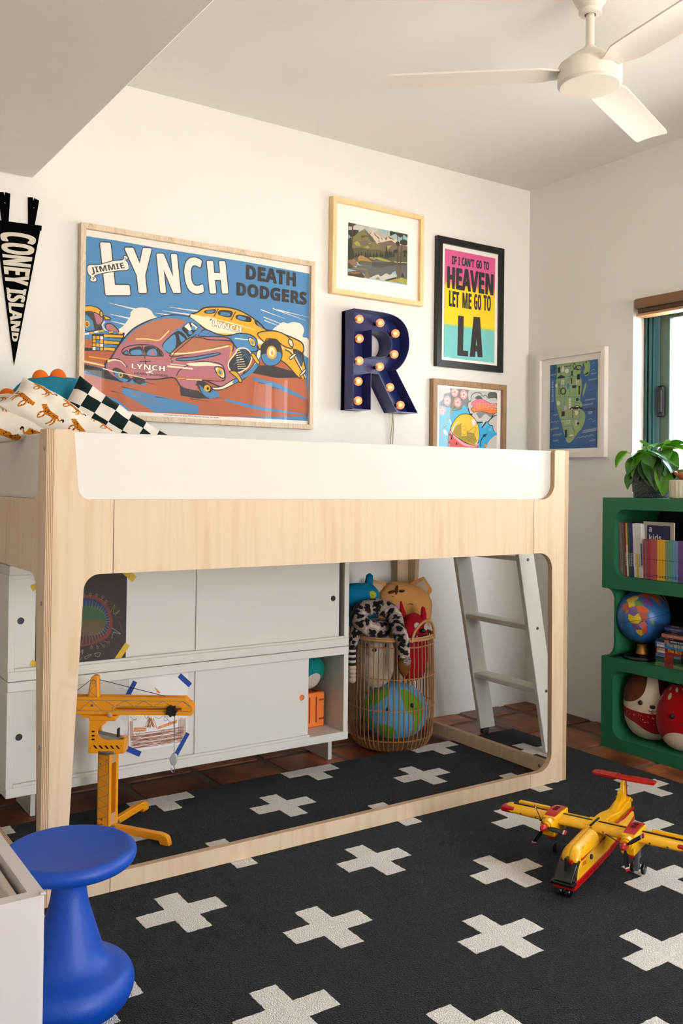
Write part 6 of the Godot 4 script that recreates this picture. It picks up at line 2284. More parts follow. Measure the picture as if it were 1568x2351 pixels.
func cabinet_contents() -> void:
	var o := thing("crate", "orange plastic folding crate inside the open cabinet", "crate", Vector3(-1.66, 0.1605, 0.29))
	var m := mat(Color(0.93, 0.47, 0.16), 0.5)
	var g := G.new()
	g.span(Vector3(-0.13, 0.0, -0.11), Vector3(0.135, 0.142, 0.07), 0.004)
	part("body", g, m, o)
	g = G.new()
	for x: float in [-0.09, -0.03, 0.03, 0.06, 0.092]:
		g.span(Vector3(x, 0.02, 0.068), Vector3(x + 0.004, 0.125, 0.0735), 0.001)
	for y: float in [0.03, 0.108]:
		g.span(Vector3(0.108, y, 0.068), Vector3(0.134, y + 0.006, 0.0745), 0.001)
	for x: float in [-0.06, 0.0, 0.05, 0.1]:
		g.span(Vector3(x, 0.1415, 0.02), Vector3(x + 0.012, 0.145, 0.06), 0.001)
	part("rib", g, mat(Color(0.62, 0.24, 0.06), 0.5), o)
	o = thing("plush_toy", "teal plush toy with a pale belly sitting on the orange crate", "plush toy", Vector3(-1.642, 0.3055, 0.315))
	g = G.new()
	g.blob(func(d: Vector3) -> Vector3: return Vector3(0, 0.081, 0) + Vector3(d.x * 0.132 * (1.0 + 0.12 * d.y), d.y * 0.081, d.z * 0.085), 40, 24)
	part("body", g, plush(Color(0.07, 0.47, 0.44)), o)
	g = G.new()
	g.ball(Vector3(0.025, 0.064, 0.052), Vector3(0.062, 0.045, 0.034))
	part("belly", g, plush(Color(0.72, 0.68, 0.62)), o)
	g = G.new()
	g.ball(Vector3(0.052, 0.130, 0.052), Vector3(0.009, 0.009, 0.005), 14, 10)
	part("eye", g, M.black, o)

func lumpy(c: Vector3, r: Vector3, sq := 1.0, wob := 0.0, sd := 1) -> Callable:
	var f := FastNoiseLite.new()
	f.seed = sd
	f.frequency = 1.1
	return func(d: Vector3) -> Vector3:
		var k := pow(pow(absf(d.x), 2.0 * sq) + pow(absf(d.y), 2.0 * sq) + pow(absf(d.z), 2.0 * sq), -0.5 / sq)
		return c + d * r * k * (1.0 + wob * f.get_noise_3dv(d * 2.0))

func basket() -> void:
	var o := thing("basket", "tall rattan basket of thin upright canes filled with plush toys", "basket", Vector3(-1.106, 0.0, 0.262))
	var cane := mat(Color(0.57, 0.38, 0.21), 0.5)
	var twine := mat(Color(0.70, 0.51, 0.32), 0.65)
	var prof := PackedVector2Array([Vector2(0.135, 0.006), Vector2(0.160, 0.016), Vector2(0.178, 0.045), Vector2(0.187, 0.09), Vector2(0.190, 0.20), Vector2(0.188, 0.34), Vector2(0.184, 0.488)])
	var g := G.new()
	var path := PackedVector3Array()
	for k in prof.size() - 1:
		for j in 3:
			var q := prof[k].cubic_interpolate(prof[k + 1], prof[maxi(k - 1, 0)], prof[mini(k + 2, prof.size() - 1)], j / 3.0)
			path.append(Vector3(q.x, q.y, 0))
	path.append(Vector3(0.184, 0.488, 0))
	g.tube(path, PackedFloat32Array([0.0029]), 6)
	var cm := mesh_of(g)
	var n := 52
	for i in n:
		var c := put("cane", cm, cane, o)
		c.rotation.y = TAU * i / n + 0.02
	for h: Array in [[0.460, 0.1875], [0.325, 0.1905], [0.190, 0.192], [0.058, 0.183]]:
		g = G.new()
		for strand in 2:
			var p := PackedVector3Array()
			for i in n * 4:
				var a := TAU * i / (n * 4.0)
				var ph := cos(i * PI / 2 + strand * PI)
				var r: float = h[1] - 0.0018 + 0.0042 * ph
				p.append(Vector3(cos(a) * r, h[0] + 0.003 * sin(i * PI / 2 + strand * PI), sin(a) * r))
			g.tube(p, PackedFloat32Array([0.0016]), 5, true)
		part("twine_band", g, twine, o)
	g = G.new()
	for k: Array in [[0.190, 0.491, 0.0058], [0.184, 0.499, 0.0048]]:
		var p := PackedVector3Array()
		for i in 90:
			var a := TAU * i / 90
			p.append(Vector3(cos(a) * k[0], k[1], sin(a) * k[0]))
		var rad := PackedFloat32Array()
		for i in 90:
			rad.append(k[2] * (1.0 + 0.06 * (i % 2)))
		g.tube(p, rad, 8, true)
	part("rim", g, twine, o)
	for s in 2:
		var p := PackedVector3Array()
		for i in 13:
			var u := i / 12.0
			var a := deg_to_rad(84.0) - 0.46 * (u - 0.5) * 2.0 + s * PI - 0.16
			p.append(Vector3(cos(a) * 0.192, 0.485 + 0.088 * pow(sin(PI * u), 0.55), sin(a) * 0.192))
		g = G.new()
		var rad := PackedFloat32Array()
		for i in 13:
			rad.append(0.0062)
		g.tube(p, rad, 8)
		part("handle", g, twine, o)
	g = G.new()
	g.cyl(Vector3(0, 0.004, 0), 0.140, 0.006, 40)
	part("woven_base", g, cane, o)

	# globe-like plush at the bottom
	var ec := Canvas.new(512, 256, 200, 100, Color(0.40, 0.63, 0.75))
	var gr := Color(0.42, 0.60, 0.17)
	ec.smooth([96, 18, 112, 14, 120, 24, 112, 34, 104, 40, 96, 34, 88, 30], gr)
	ec.smooth([86, 34, 94, 30, 100, 40, 98, 52, 106, 60, 104, 66, 92, 60, 86, 48], gr)
	ec.smooth([110, 62, 122, 58, 130, 66, 126, 80, 118, 92, 112, 80], gr)
	ec.smooth([138, 20, 150, 18, 160, 30, 164, 44, 158, 60, 156, 78, 150, 70, 150, 52, 140, 40], gr)
	ec.smooth([20, 30, 40, 20, 56, 34, 50, 60, 36, 70, 24, 52], gr)
	o = thing("plush_toy", "round blue and green earth plush at the bottom of the rattan basket", "plush toy", Vector3(-1.088, 0.028, 0.268))
	g = G.new()
	g.blob(lumpy(Vector3(0, 0.122, 0), Vector3(0.142, 0.122, 0.142), 1.1, 0.0), 48, 28)
	part("body", g, plush(Color.WHITE, {"tex": ec.done(), "bump": null}), o)
	(o.get_node("body") as MeshInstance3D).material_override = mat(Color.WHITE, 0.95, {"tex": ec_tex(ec), "rim": 0.3, "spec": 0.15})
	var to_cam := Vector3(-0.605, 0.12, 0.79).normalized()
	var rt := Vector3(0.795, 0, 0.605).normalized()
	for e: Array in [[-0.030, 0.018], [0.075, 0.036]]:
		g = G.new()
		g.ball(Vector3(0, 0.122, 0) + rt * e[0] + Vector3(0, e[1], 0) + to_cam * sqrt(0.0200 - e[0] * e[0] - e[1] * e[1]), Vector3(0.0085, 0.010, 0.0085), 14, 10)
		part("eye", g, M.black, o)

	# pale bear
	o = thing("plush_toy", "cream bear plush squeezed behind the canes of the basket", "plush toy", Vector3(-1.185, 0.27, 0.250))
	g = G.new()
	g.blob(lumpy(Vector3(0, 0.115, 0), Vector3(0.085, 0.125, 0.080), 1.1, 0.05, 3), 36, 22)
	part("body", g, plush(Color(0.78, 0.72, 0.63)), o)
	g = G.new()
	g.blob(lumpy(Vector3(-0.025, 0.165, 0.045), Vector3(0.055, 0.042, 0.042)), 24, 16)
	part("muzzle", g, plush(Color(0.84, 0.78, 0.70)), o)
	g = G.new()
	g.ball(Vector3(-0.062, 0.172, 0.075), Vector3(0.011, 0.008, 0.009), 14, 10)
	part("nose", g, M.black, o)
	for e: Array in [[-0.012, 0.19, 0.083], [-0.085, 0.19, 0.045]]:
		g = G.new()
		g.ball(Vector3(e[0], e[1], e[2]), Vector3(0.007, 0.010, 0.006), 12, 8)
		part("eye", g, M.black, o)

	# red horned plush
	var red := plush(Color(0.64, 0.09, 0.13))
	o = thing("plush_toy", "red horned plush with white eyes standing up out of the basket", "plush toy", Vector3(-1.030, 0.285, 0.318))
	g = G.new()
	g.blob(lumpy(Vector3(0, 0.150, 0), Vector3(0.070, 0.150, 0.052), 1.35, 0.03, 5), 40, 26)
	part("body", g, red, o)
	for s: Array in [[-0.045, 0.012], [0.046, -0.010]]:
		g = G.new()
		g.tube(PackedVector3Array([rt * s[0] + Vector3(0, 0.268, 0), rt * (s[0] * 1.02) + Vector3(0, 0.30, 0), rt * (s[0] * 1.05 - 0.004) + Vector3(0, 0.325, 0), rt * (s[0] * 1.05 - 0.008) + Vector3(0, 0.342 + s[1], 0)]), PackedFloat32Array([0.016, 0.013, 0.009, 0.003]), 12)
		part("horn", g, red, o)
	var fw := Vector3(-0.605, 0, 0.795).normalized()
	for e: Array in [[0.016, 0.252, 0.0135, 0.016], [0.056, 0.246, 0.009, 0.016]]:
		g = G.new()
		g.x = Transform3D(Basis(rt, Vector3.UP, fw), rt * e[0] + Vector3(0, e[1], 0) + fw * (0.047 if e[0] < 0.05 else 0.030))
		g.ball(Vector3.ZERO, Vector3(e[2], e[3], 0.006), 20, 12)
		part("eye", g, mat(Color(0.80, 0.76, 0.74), 0.8), o)
	g = G.new()
	g.x = Transform3D(Basis(rt, Vector3.UP, fw), rt * 0.042 + Vector3(0, 0.230, 0) + fw * 0.044)
	g.ball(Vector3.ZERO, Vector3(0.014, 0.010, 0.009), 20, 12)
	part("nose", g, M.black, o)
	g = G.new()
	g.tube(PackedVector3Array([rt * 0.006 + Vector3(0, 0.213, 0) + fw * 0.0525, rt * 0.03 + Vector3(0, 0.210, 0) + fw * 0.0515, rt * 0.062 + Vector3(0, 0.211, 0) + fw * 0.037]), PackedFloat32Array([0.0016]), 6)
	part("mouth", g, M.black, o)
	g = G.new()
	g.x = Transform3D(Basis(rt, Vector3.UP, fw), rt * 0.018 + Vector3(0, 0.206, 0) + fw * 0.053)
	g.extrude(PackedVector2Array([Vector2(-0.004, 0.004), Vector2(0, -0.005), Vector2(0.004, 0.004)]), -0.001, 0.0015)
	part("tooth", g, mat(Color(0.85, 0.83, 0.8), 0.7), o)

	# ginger cat cushion
	var ginger := plush(Color(0.82, 0.58, 0.33))
	o = thing("plush_toy", "ginger cat cushion with pointed ears at the back of the basket", "plush toy", Vector3(-0.985, 0.455, 0.165))
	g = G.new()
	g.x = Transform3D(Basis(rt, Vector3.UP, fw).rotated(fw, -0.10), Vector3.ZERO)
	g.blob(lumpy(Vector3(0, 0.125, 0), Vector3(0.132, 0.128, 0.078), 1.35, 0.05, 9), 44, 28)
	part("body", g, ginger, o)
	var cm2 := mat(Color(0.30, 0.15, 0.07), 0.9)
	var frame_b := Basis(rt, Vector3.UP, fw)
	for e: Array in [[-0.108, 0.240, -0.55], [0.090, 0.250, 0.28]]:
		for inner in 2:
			g = G.new()
			g.x = Transform3D(frame_b.rotated(fw, -e[2]), rt * e[0] + Vector3(0, e[1] - 0.03, 0) + fw * (0.012 + 0.010 * inner))
			var sc := 1.0 if inner == 0 else 0.66
			g.blob(func(d: Vector3) -> Vector3: return Vector3(d.x * 0.056 * sc * clampf(1.0 - 0.75 * d.y, 0.06, 1.0), 0.048 * d.y * (1.0 if inner == 0 else 0.72) + 0.016, d.z * 0.010), 20, 14)
			part("ear" if inner == 0 else "inner_ear", g, ginger if inner == 0 else plush(Color(0.76, 0.66, 0.55)), o)
	for s: Array in [[-0.018, 0.238, 0.034, 1.45], [-0.040, 0.236, 0.020, 0.25], [0.006, 0.241, 0.018, 0.1], [-0.032, 0.216, 0.018, 0.1], [0.012, 0.216, 0.018, 0.15]]:
		g = G.new()
		g.x = Transform3D(frame_b.rotated(fw, s[3]), rt * s[0] + Vector3(0, s[1] - 0.022, 0) + fw * 0.058)
		g.ball(Vector3.ZERO, Vector3(s[2] * 0.9, 0.007, 0.013), 16, 10)
		part("stripe", g, plush(Color(0.36, 0.18, 0.08)), o)
	for e: Array in [[0.046, 0.156], [0.084, 0.158]]:
		g = G.new()
		var p := PackedVector3Array()
		for i in 7:
			var a := PI * (0.12 + 0.76 * i / 6.0)
			p.append(rt * (e[0] + cos(a) * 0.013) + Vector3(0, e[1] + sin(a) * 0.008, 0) + fw * (0.0785 - (0.0 if e[0] < 0.06 else 0.012)))
		g.tube(p, PackedFloat32Array([0.0013]), 6)
		part("eye", g, M.black, o)
	g = G.new()
	g.x = Transform3D(frame_b, rt * -0.012 + Vector3(0, 0.150, 0) + fw * 0.077)
	g.ball(Vector3.ZERO, Vector3(0.012, 0.009, 0.003), 14, 8)
	part("cheek", g, mat(Color(0.80, 0.45, 0.55), 0.9), o)

	# blue horned plush, tucked behind the cabinet's corner
	var blue := plush(Color(0.05, 0.42, 0.56))
	o = thing("plush_toy", "blue plush with one upright horn and a yellow eye in the basket", "plush toy", Vector3(-1.205, 0.528, 0.175))
	g = G.new()
	g.blob(lumpy(Vector3(-0.02, 0.092, 0), Vector3(0.098, 0.098, 0.055), 1.5, 0.04, 12), 40, 24)
	part("body", g, blue, o)
	g = G.new()
	g.tube(PackedVector3Array([Vector3(0.030, 0.165, 0), Vector3(0.034, 0.205, 0), Vector3(0.036, 0.222, 0), Vector3(0.036, 0.231, 0)]), PackedFloat32Array([0.020, 0.018, 0.015, 0.004]), 14)
	part("horn", g, blue, o)
	g = G.new()
	g.x = Transform3D(Basis(Vector3(0.87, 0, 0.49), Vector3.UP, Vector3(-0.49, 0, 0.87)), Vector3(0.012, 0.140, 0.054))
	g.ball(Vector3.ZERO, Vector3(0.019, 0.019, 0.006), 22, 12)
	var eye := part("eye", g, mat(Color(0.66, 0.66, 0.12), 0.8), o)
	g = G.new()
	g.ball(Vector3(0.010, 0.140, 0.0605), Vector3(0.0025, 0.0025, 0.002), 10, 8)
	part("pupil", g, M.black, eye)
	g = G.new()
	g.tube(PackedVector3Array([Vector3(-0.10, 0.092, 0.045), Vector3(-0.06, 0.092, 0.054), Vector3(-0.02, 0.096, 0.056)]), PackedFloat32Array([0.0018]), 6)
	part("mouth", g, M.black, o)
	snake()

func ec_tex(c: Canvas) -> ImageTexture:
	return ImageTexture.create_from_image(c.im)

func snake() -> void:
	var o := thing("plush_snake", "plush snake with a blotched skin looped over the basket rim", "plush toy", Vector3(-1.22, 0.50, 0.30))
	var cell := noise_image(128, 512, 0.040, 71, 2, FastNoiseLite.TYPE_CELLULAR)
	var net := toned(cell, [[0.0, Color(0.09, 0.075, 0.085)], [0.40, Color(0.12, 0.10, 0.11)], [0.46, Color(0.62, 0.56, 0.52)], [0.62, Color(0.55, 0.46, 0.43)], [0.72, Color(0.70, 0.64, 0.58)], [1.0, Color(0.75, 0.70, 0.64)]])
	var skin := mat(Color.WHITE, 0.9, {"tex": net, "rim": 0.2, "spec": 0.15})
	var raw := [-1.334, 0.455, 0.279, -1.332, 0.481, 0.285, -1.312, 0.518, 0.275, -1.272, 0.534, 0.236, -1.205, 0.528, 0.215, -1.160, 0.528, 0.262, -1.180, 0.530, 0.310, -1.235, 0.530, 0.318, -1.283, 0.545, 0.308, -1.303, 0.575, 0.288, -1.290, 0.606, 0.280, -1.250, 0.622, 0.278, -1.207, 0.624, 0.300, -1.175, 0.610, 0.328, -1.165, 0.582, 0.358, -1.174, 0.550, 0.385, -1.183, 0.519, 0.425, -1.187, 0.489, 0.450, -1.188, 0.455, 0.458, -1.188, 0.428, 0.458]
	var p := PackedVector3Array()
	var m := raw.size() / 3
	var pts := PackedVector3Array()
	for i in m:
		pts.append(Vector3(raw[i * 3], raw[i * 3 + 1], raw[i * 3 + 2]) - o.position)
	for i in m - 1:
		for k in 5:
			p.append(pts[i].cubic_interpolate(pts[i + 1], pts[maxi(i - 1, 0)], pts[mini(i + 2, m - 1)], k / 5.0))
	p.append(pts[m - 1])
	var rad := PackedFloat32Array()
	for i in p.size():
		var u := i / float(p.size() - 1)
		rad.append(lerpf(0.017, 0.036, smoothstep(0.0, 0.22, u)) * lerpf(1.0, 0.70, smoothstep(0.72, 1.0, u)))
	var g := G.new()
	g.tube(p, rad, 18, false, true, 1.0, 1.5)
	part("body", g, skin, o)
	# head hanging outside the canes
	g = G.new()
	g.blob(func(d: Vector3) -> Vector3: return Vector3(-1.188, 0.392, 0.462) - o.position + Vector3(d.x * 0.032 * (1.0 - 0.18 * absf(d.y)), d.y * 0.044, d.z * 0.022), 28, 18)
	part("head", g, plush(Color(0.40, 0.25, 0.13)), o)
	g = G.new()
	g.ball(Vector3(-1.186, 0.414, 0.478) - o.position, Vector3(0.021, 0.020, 0.010), 18, 10)
	part("face_patch", g, skin, o)
	# tail: black bands, then pale rattle rings
	for k in 7:
		g = G.new()
		var y0 := 0.458 - k * 0.0115
		g.x = Transform3D(Basis.IDENTITY, Vector3(-1.334, y0 - 0.0115, 0.279) - o.position)
		g.lathe(PackedVector2Array([Vector2(0, 0), Vector2(0.0168, 0.0005), Vector2(0.0178, 0.006), Vector2(0.0168, 0.0115), Vector2(0, 0.012)]), 20, 80)
		part("band", g, mat(Color(0.03, 0.03, 0.03), 0.9) if k % 2 == 0 else mat(Color(0.78, 0.74, 0.68), 0.9), o)
	for k in 4:
		g = G.new()
		g.ball(Vector3(-1.3325 + 0.001 * k, 0.368 - k * 0.0175, 0.279) - o.position, Vector3(0.0195 - 0.001 * k, 0.0125 if k < 3 else 0.016, 0.0195 - 0.001 * k), 20, 12)
		part("rattle_ring", g, plush(Color(0.74, 0.66, 0.57)), o)

# ---------------------------------------------------------------- things on the bed
func pillow(w: float, h: float, t: float, tex_mat: Material, called: String, o: Node3D, sd: int) -> MeshInstance3D:
	var nz := FastNoiseLite.new()
	nz.seed = sd
	nz.frequency = 5.0
	var n := 33
	var front := PackedVector3Array()
	var back := PackedVector3Array()
	for j in n:
		for i in n:
			var u := i / float(n - 1) * 2.0 - 1.0
			var v := j / float(n - 1) * 2.0 - 1.0
			var pin := 1.0 - 0.07 * (1.0 - u * u) * pow(absf(v), 3.0)
			var pin2 := 1.0 - 0.07 * (1.0 - v * v) * pow(absf(u), 3.0)
			var x := u * w * 0.5 * pin2
			var y := v * h * 0.5 * pin
			var z := t * 0.5 * pow(maxf(0.0, (1.0 - pow(absf(u), 2.4)) * (1.0 - pow(absf(v), 2.4))), 0.55)
			var e := minf(1.0, z / (t * 0.2))
			front.append(Vector3(x, y, z + e * 0.016 * nz.get_noise_2d(x * 1.4, y)))
			back.append(Vector3(-x, y, -z - e * 0.012 * nz.get_noise_2d(x, y + 9.0)))
	var g := G.new()
	g.grid(front, n, n, false, false)
	g.grid(back, n, n, false, false)
	return part(called, g, tex_mat, o)

func cheetah(c: Canvas, x: float, y: float, s: float, flip: float, turn: float) -> void:
	var tan := Color(0.74, 0.44, 0.10)
	var ink := Color(0.16, 0.09, 0.04)
	var at := func(l: Array) -> Array:
		var o := []
		for i in range(0, l.size(), 2):
			var p := Vector2(l[i] * flip, l[i + 1]).rotated(turn) * s + Vector2(x, y)
			o.append(p.x)
			o.append(p.y)
		return o
	c.line(at.call([9, -3, 13, -1, 15, -5, 17, -3]), 1.6 * s, tan, true)
	c.line(at.call([14, -4, 15.5, -5, 17, -3]), 1.7 * s, ink, true)
	for l: Array in [[-6, 1, -8, 6, -6, 11], [-4, 1, -3, 6, -5, 11], [6, 0, 8, 5, 6, 10], [8, -1, 11, 4, 10, 9]]:
		c.line(at.call(l), 2.0 * s, tan, true, 1.2 * s)
	c.smooth(at.call([-12, -4, -9, -6, -4, -5, 2, -5, 8, -5, 10, -2, 8, 2, 2, 1.5, -4, 3, -8, 1, -11, 0]), tan)
	c.smooth(at.call([-13, -4, -12, -7, -10, -7, -9, -4, -11, -1, -14, -1.5]), tan)
	var rng := RandomNumberGenerator.new()
	rng.seed = int(x * 31 + y * 7)
	for k in 22:
		var p: Array = at.call([rng.randf_range(-9, 9), rng.randf_range(-4.4, 1)])
		c.disc(p[0], p[1], 0.55 * s, 0.45 * s, ink)
	for l: Array in [[-7.5, 5], [-6.5, 8], [-3.5, 5], [7.2, 4], [9.8, 3], [-13, -3.6]]:
		var p: Array = at.call(l)
		c.disc(p[0], p[1], 0.6 * s, 0.5 * s, ink)

func bed_things() -> void:
	var o := thing("mattress", "white mattress lying inside the loft bed", "mattress", Vector3(-1.858, 0.946, 0.545))
	var g := G.new()
	g.span(Vector3(-0.975, 0, -0.455), Vector3(0.975, 0.16, 0.455), 0.03)
	part("mattress", g, mat(Color(0.85, 0.84, 0.82), 0.9), o)
	g = G.new()
	g.tube(PackedVector3Array([Vector3(-0.976, 0.13, 0.43), Vector3(0.976, 0.13, 0.43), Vector3(0.976, 0.13, -0.43), Vector3(-0.976, 0.13, -0.43)]), PackedFloat32Array([0.004]), 6, true)
	part("piping", g, mat(Color(0.8, 0.79, 0.77), 0.9), o)

	var c := Canvas.new(800, 320, 200, 80, Color(0.90, 0.865, 0.80))
	for k: Array in [[34, 18, 1.25, 1, 0.25], [82, 22, 1.25, 1, 0.2], [128, 16, 1.25, -1, 0.3], [176, 22, 1.25, 1, 0.2], [22, 58, 1.25, -1, 0.35], [64, 60, 1.25, 1, 0.3], [108, 58, 1.25, 1, 0.25], [152, 60, 1.25, -1, 0.2]]:
		cheetah(c, k[0], k[1], k[2], k[3], k[4])
	var cloth := mat(Color.WHITE, 0.9, {"tex": c.done(), "rim": 0.15, "spec": 0.2})
	var cloth_turned := mat(Color.WHITE, 0.9, {"tex": cloth.albedo_texture, "scale": Vector3(0.9, 1.7, 1), "rim": 0.15, "spec": 0.2})
	var ch := Canvas.new(480, 400, 8, 6.5, Color(0.88, 0.85, 0.80))
	for i in 8:
		for j in 8:
			if (i + j) % 2 == 0:
				ch.poly([i, j, i + 1, j, i + 1, j + 1, i, j + 1], Color(0.045, 0.125, 0.115))
	var chm := mat(Color.WHITE, 0.85, {"tex": ch.done(), "rim": 0.1, "spec": 0.25})

	# axes from the outlines seen: along the upper edge, then down the other edge
	var spot := func(called: String, label: String, corner: Vector3, along: Vector3, down: Vector3, w: float, h: float, t: float, m: Material, sd: int) -> void:
		var x := along.normalized()
		var y := (-(down - x * down.dot(x))).normalized()
		var z := x.cross(y)
		var n := thing(called, label, "pillow", corner + x * w * 0.5 - y * h * 0.5)
		n.basis = Basis(x, y, z)
		pillow(w, h, t, m, "cover", n, sd)
	spot.call("pillow", "white cheetah print pillow leaning in front of the checked cushion", Vector3(-2.838, 1.487, 0.640), Vector3(0.345, -0.238, 0.130), Vector3(-0.14, -0.28, 0.20), 0.44, 0.15, 0.12, cloth, 3)
	spot.call("pillow", "white cheetah print pillow lying flat over the guard at the end of the bed", Vector3(-3.13, 1.395, 0.47), Vector3(0.36, 0.035, 0.06), Vector3(-0.05, -0.15, 0.28), 0.40, 0.27, 0.12, cloth_turned, 5)
	spot.call("cushion", "dark green and white checked cushion propped on the bed", Vector3(-2.629, 1.514, 0.545), Vector3(0.285, -0.185, 0.08), Vector3(-0.16, -0.22, 0.03), 0.42, 0.335, 0.13, chm, 7)

	# dinosaur cushion behind: blue with orange spikes
	o = thing("plush_cushion", "blue plush cushion with orange bumps behind the pillows", "plush toy", Vector3(-2.660, 1.22, 0.40))
	g = G.new()
	g.blob(lumpy(Vector3(0, 0.145, 0), Vector3(0.165, 0.155, 0.10), 1.4, 0.03, 4), 40, 24)
	part("body", g, plush(Color(0.16, 0.47, 0.57)), o)
	for k: Array in [[-0.062, 0.292, 0.15], [-0.004, 0.300, -0.05], [-0.165, 0.225, 0.9]]:
		g = G.new()
		g.x = Transform3D(Basis(Vector3(0, 0, 1), k[2]), Vector3(k[0], k[1] - 0.008, 0.02))
		g.blob(func(d: Vector3) -> Vector3: return Vector3(d.x * 0.028, d.y * 0.030 + 0.004, d.z * 0.018), 22, 14)
		part("spike", g, plush(Color(0.85, 0.42, 0.14)), o)

# ---------------------------------------------------------------- toy crane
func toy_crane() -> void:
	var o := thing("toy_crane", "yellow wooden toy crane with a hook standing under the loft bed", "toy crane", Vector3(-2.542, 0.0105, 0.629), deg_to_rad(-33.8))
	var yel := mat(Color(0.93, 0.60, 0.06), 0.42, {"spec": 0.5})
	var line := mat(Color(0.52, 0.48, 0.42), 0.6)
	var grey := mat(Color(0.38, 0.38, 0.38), 0.5)
	var wood := mat(Color(0.74, 0.58, 0.40), 0.6)
	var k := 1.0 / 3500.0
	# (drawing units: to the right and up from the foot of the mast)
	var mast := Node3D.new()
	mast.name = "mast"
	o.add_child(mast)
	mast.rotation.y = deg_to_rad(-25)
	var mw := 0.0255
	for s in 2:
		var g := G.new()
		var z := 0.011 if s == 0 else -0.023
		g.span(Vector3(-mw, 0.03, z), Vector3(mw, 0.268, z + 0.012), 0.002)
		var pl := part("mast_plate", g, yel, mast)
		if s == 0:
			g = G.new()
			var zz := 0.0235
			var seg := [[-0.021, 0.035, -0.021, 0.262], [0.021, 0.035, 0.021, 0.262], [-0.021, 0.262, 0.021, 0.262]]
			for i in 6:
				var y := 0.05 + i * 0.034
				seg.append([-0.021, y, 0.021, y + 0.017])
				seg.append([0.021, y + 0.017, -0.021, y + 0.034])
			for q: Array in seg:
				flat_line(g, Vector2(q[0], q[1]), Vector2(q[2], q[3]), 0.0016, zz)
			part("lattice_print", g, line, pl)
			for q: Array in [[0.014, 0.247], [-0.012, 0.232], [-0.004, 0.052], [-0.004, 0.036]]:
				g = G.new()
				g.x = Transform3D(Basis(Vector3.RIGHT, PI / 2), Vector3(q[0], q[1], 0.0232))
				g.cyl(Vector3.ZERO, 0.0032, 0.0012, 14)
				part("screw", g, M.screw, pl)
	for y: Array in [[0.235, 0.268], [0.03, 0.072]]:
		var g := G.new()
		g.span(Vector3(-mw + 0.003, y[0], -0.011), Vector3(mw - 0.0015, y[1], 0.011), 0.001)
		part("spacer_block", g, wood, mast)
	# feet
	var g := G.new()
	g.span(Vector3(-0.034, 0.012, -0.034), Vector3(0.034, 0.034, 0.034), 0.004)
	part("hub", g, grey, o)
	for q: int in [0, 1, 3]:
		g = G.new()
		var d := Vector2(0.55, 0.835) if q % 2 == 0 else Vector2(0.80, -0.60)
		if q > 1:
			d = -d
		# world direction into the crane's own axes
		var lx := d.x * 0.831 + d.y * 0.556
		var lz := -d.x * 0.556 + d.y * 0.831
		var bx := Vector3(lx, 0, lz)
		g.x = Transform3D(Basis(bx, Vector3.UP, bx.cross(Vector3.UP)), Vector3.ZERO)
		g.extrude(rounded([Vector3(0.02, 0.012, 0), Vector3(0.205, 0.012, 0.004), Vector3(0.21, 0.0, 0.002), Vector3(0.246, 0.0, 0.004), Vector3(0.238, 0.030, 0.016), Vector3(0.21, 0.036, 0.02), Vector3(0.02, 0.036, 0)], 4), -0.010, 0.010, 0.0025)
		part("foot", g, yel, o)
	# turntable and cab
	g = G.new()
	g.cyl(Vector3(0.0, 0.266, 0), 0.034, 0.008, 32, 0.040, 0.001)
	g.cyl(Vector3(0.0, 0.273, 0), 0.040, 0.004, 32)
	part("turntable", g, grey, o)
	var X := func(v: float) -> float: return (v - 430.0) * k
	var Y := func(v: float) -> float: return (1930.0 - v) * k + 0.005
	var outline := func(l: Array) -> PackedVector2Array:
		var p := []
		for i in range(0, l.size(), 3):
			p.append(Vector3(X.call(l[i]), Y.call(l[i + 1]), l[i + 2] * k))
		return rounded(p, 6)
	for s in 2:
		g = G.new()
		var z := 0.020 if s == 0 else -0.030
		g.extrude(outline.call([225, 1003, 12, 628, 1003, 12, 637, 850, 12, 420, 852, 60, 335, 815, 60, 325, 760, 60, 345, 705, 40, 395, 680, 20, 428, 655, 10, 428, 628, 4, 238, 628, 6]), z, z + 0.010, 0.0012)
		var cp := part("cab_side", g, yel, o)
		if s == 0:
			g = G.new()
			for i in 5:
				var x0 := 278.0 + 64.0 * i
				g.extrude(PackedVector2Array([Vector2(X.call(x0), Y.call(912)), Vector2(X.call(x0 + 34), Y.call(950)), Vector2(X.call(x0 + 58), Y.call(950)), Vector2(X.call(x0 + 24), Y.call(912))]), 0.0299, 0.0304)
			g.extrude(PackedVector2Array([Vector2(X.call(246), Y.call(940)), Vector2(X.call(246), Y.call(954)), Vector2(X.call(258), Y.call(954))]), 0.0299, 0.0304)
			g.extrude(PackedVector2Array([Vector2(X.call(594), Y.call(908)), Vector2(X.call(606), Y.call(925)), Vector2(X.call(606), Y.call(908))]), 0.0299, 0.0304)
			for y: float in [757, 803, 845]:
				g.extrude(rounded([Vector3(X.call(263), Y.call(y + 9), 0.0025), Vector3(X.call(299), Y.call(y + 9), 0.0025), Vector3(X.call(299), Y.call(y - 9), 0.0025), Vector3(X.call(263), Y.call(y - 9), 0.0025)], 4), 0.0299, 0.0304)
			part("black_marking", g, M.black, cp)
	g = G.new()
	g.span(Vector3(X.call(238), Y.call(1000), -0.021), Vector3(X.call(262), Y.call(640), 0.021), 0.001)
	g.span(Vector3(X.call(238), Y.call(1000), -0.021), Vector3(X.call(632), Y.call(975), 0.021), 0.001)
	g.span(Vector3(X.call(600), Y.call(1000), -0.021), Vector3(X.call(640), Y.call(860), 0.021), 0.002)
	part("cab_body", g, yel, o)
	g = G.new()
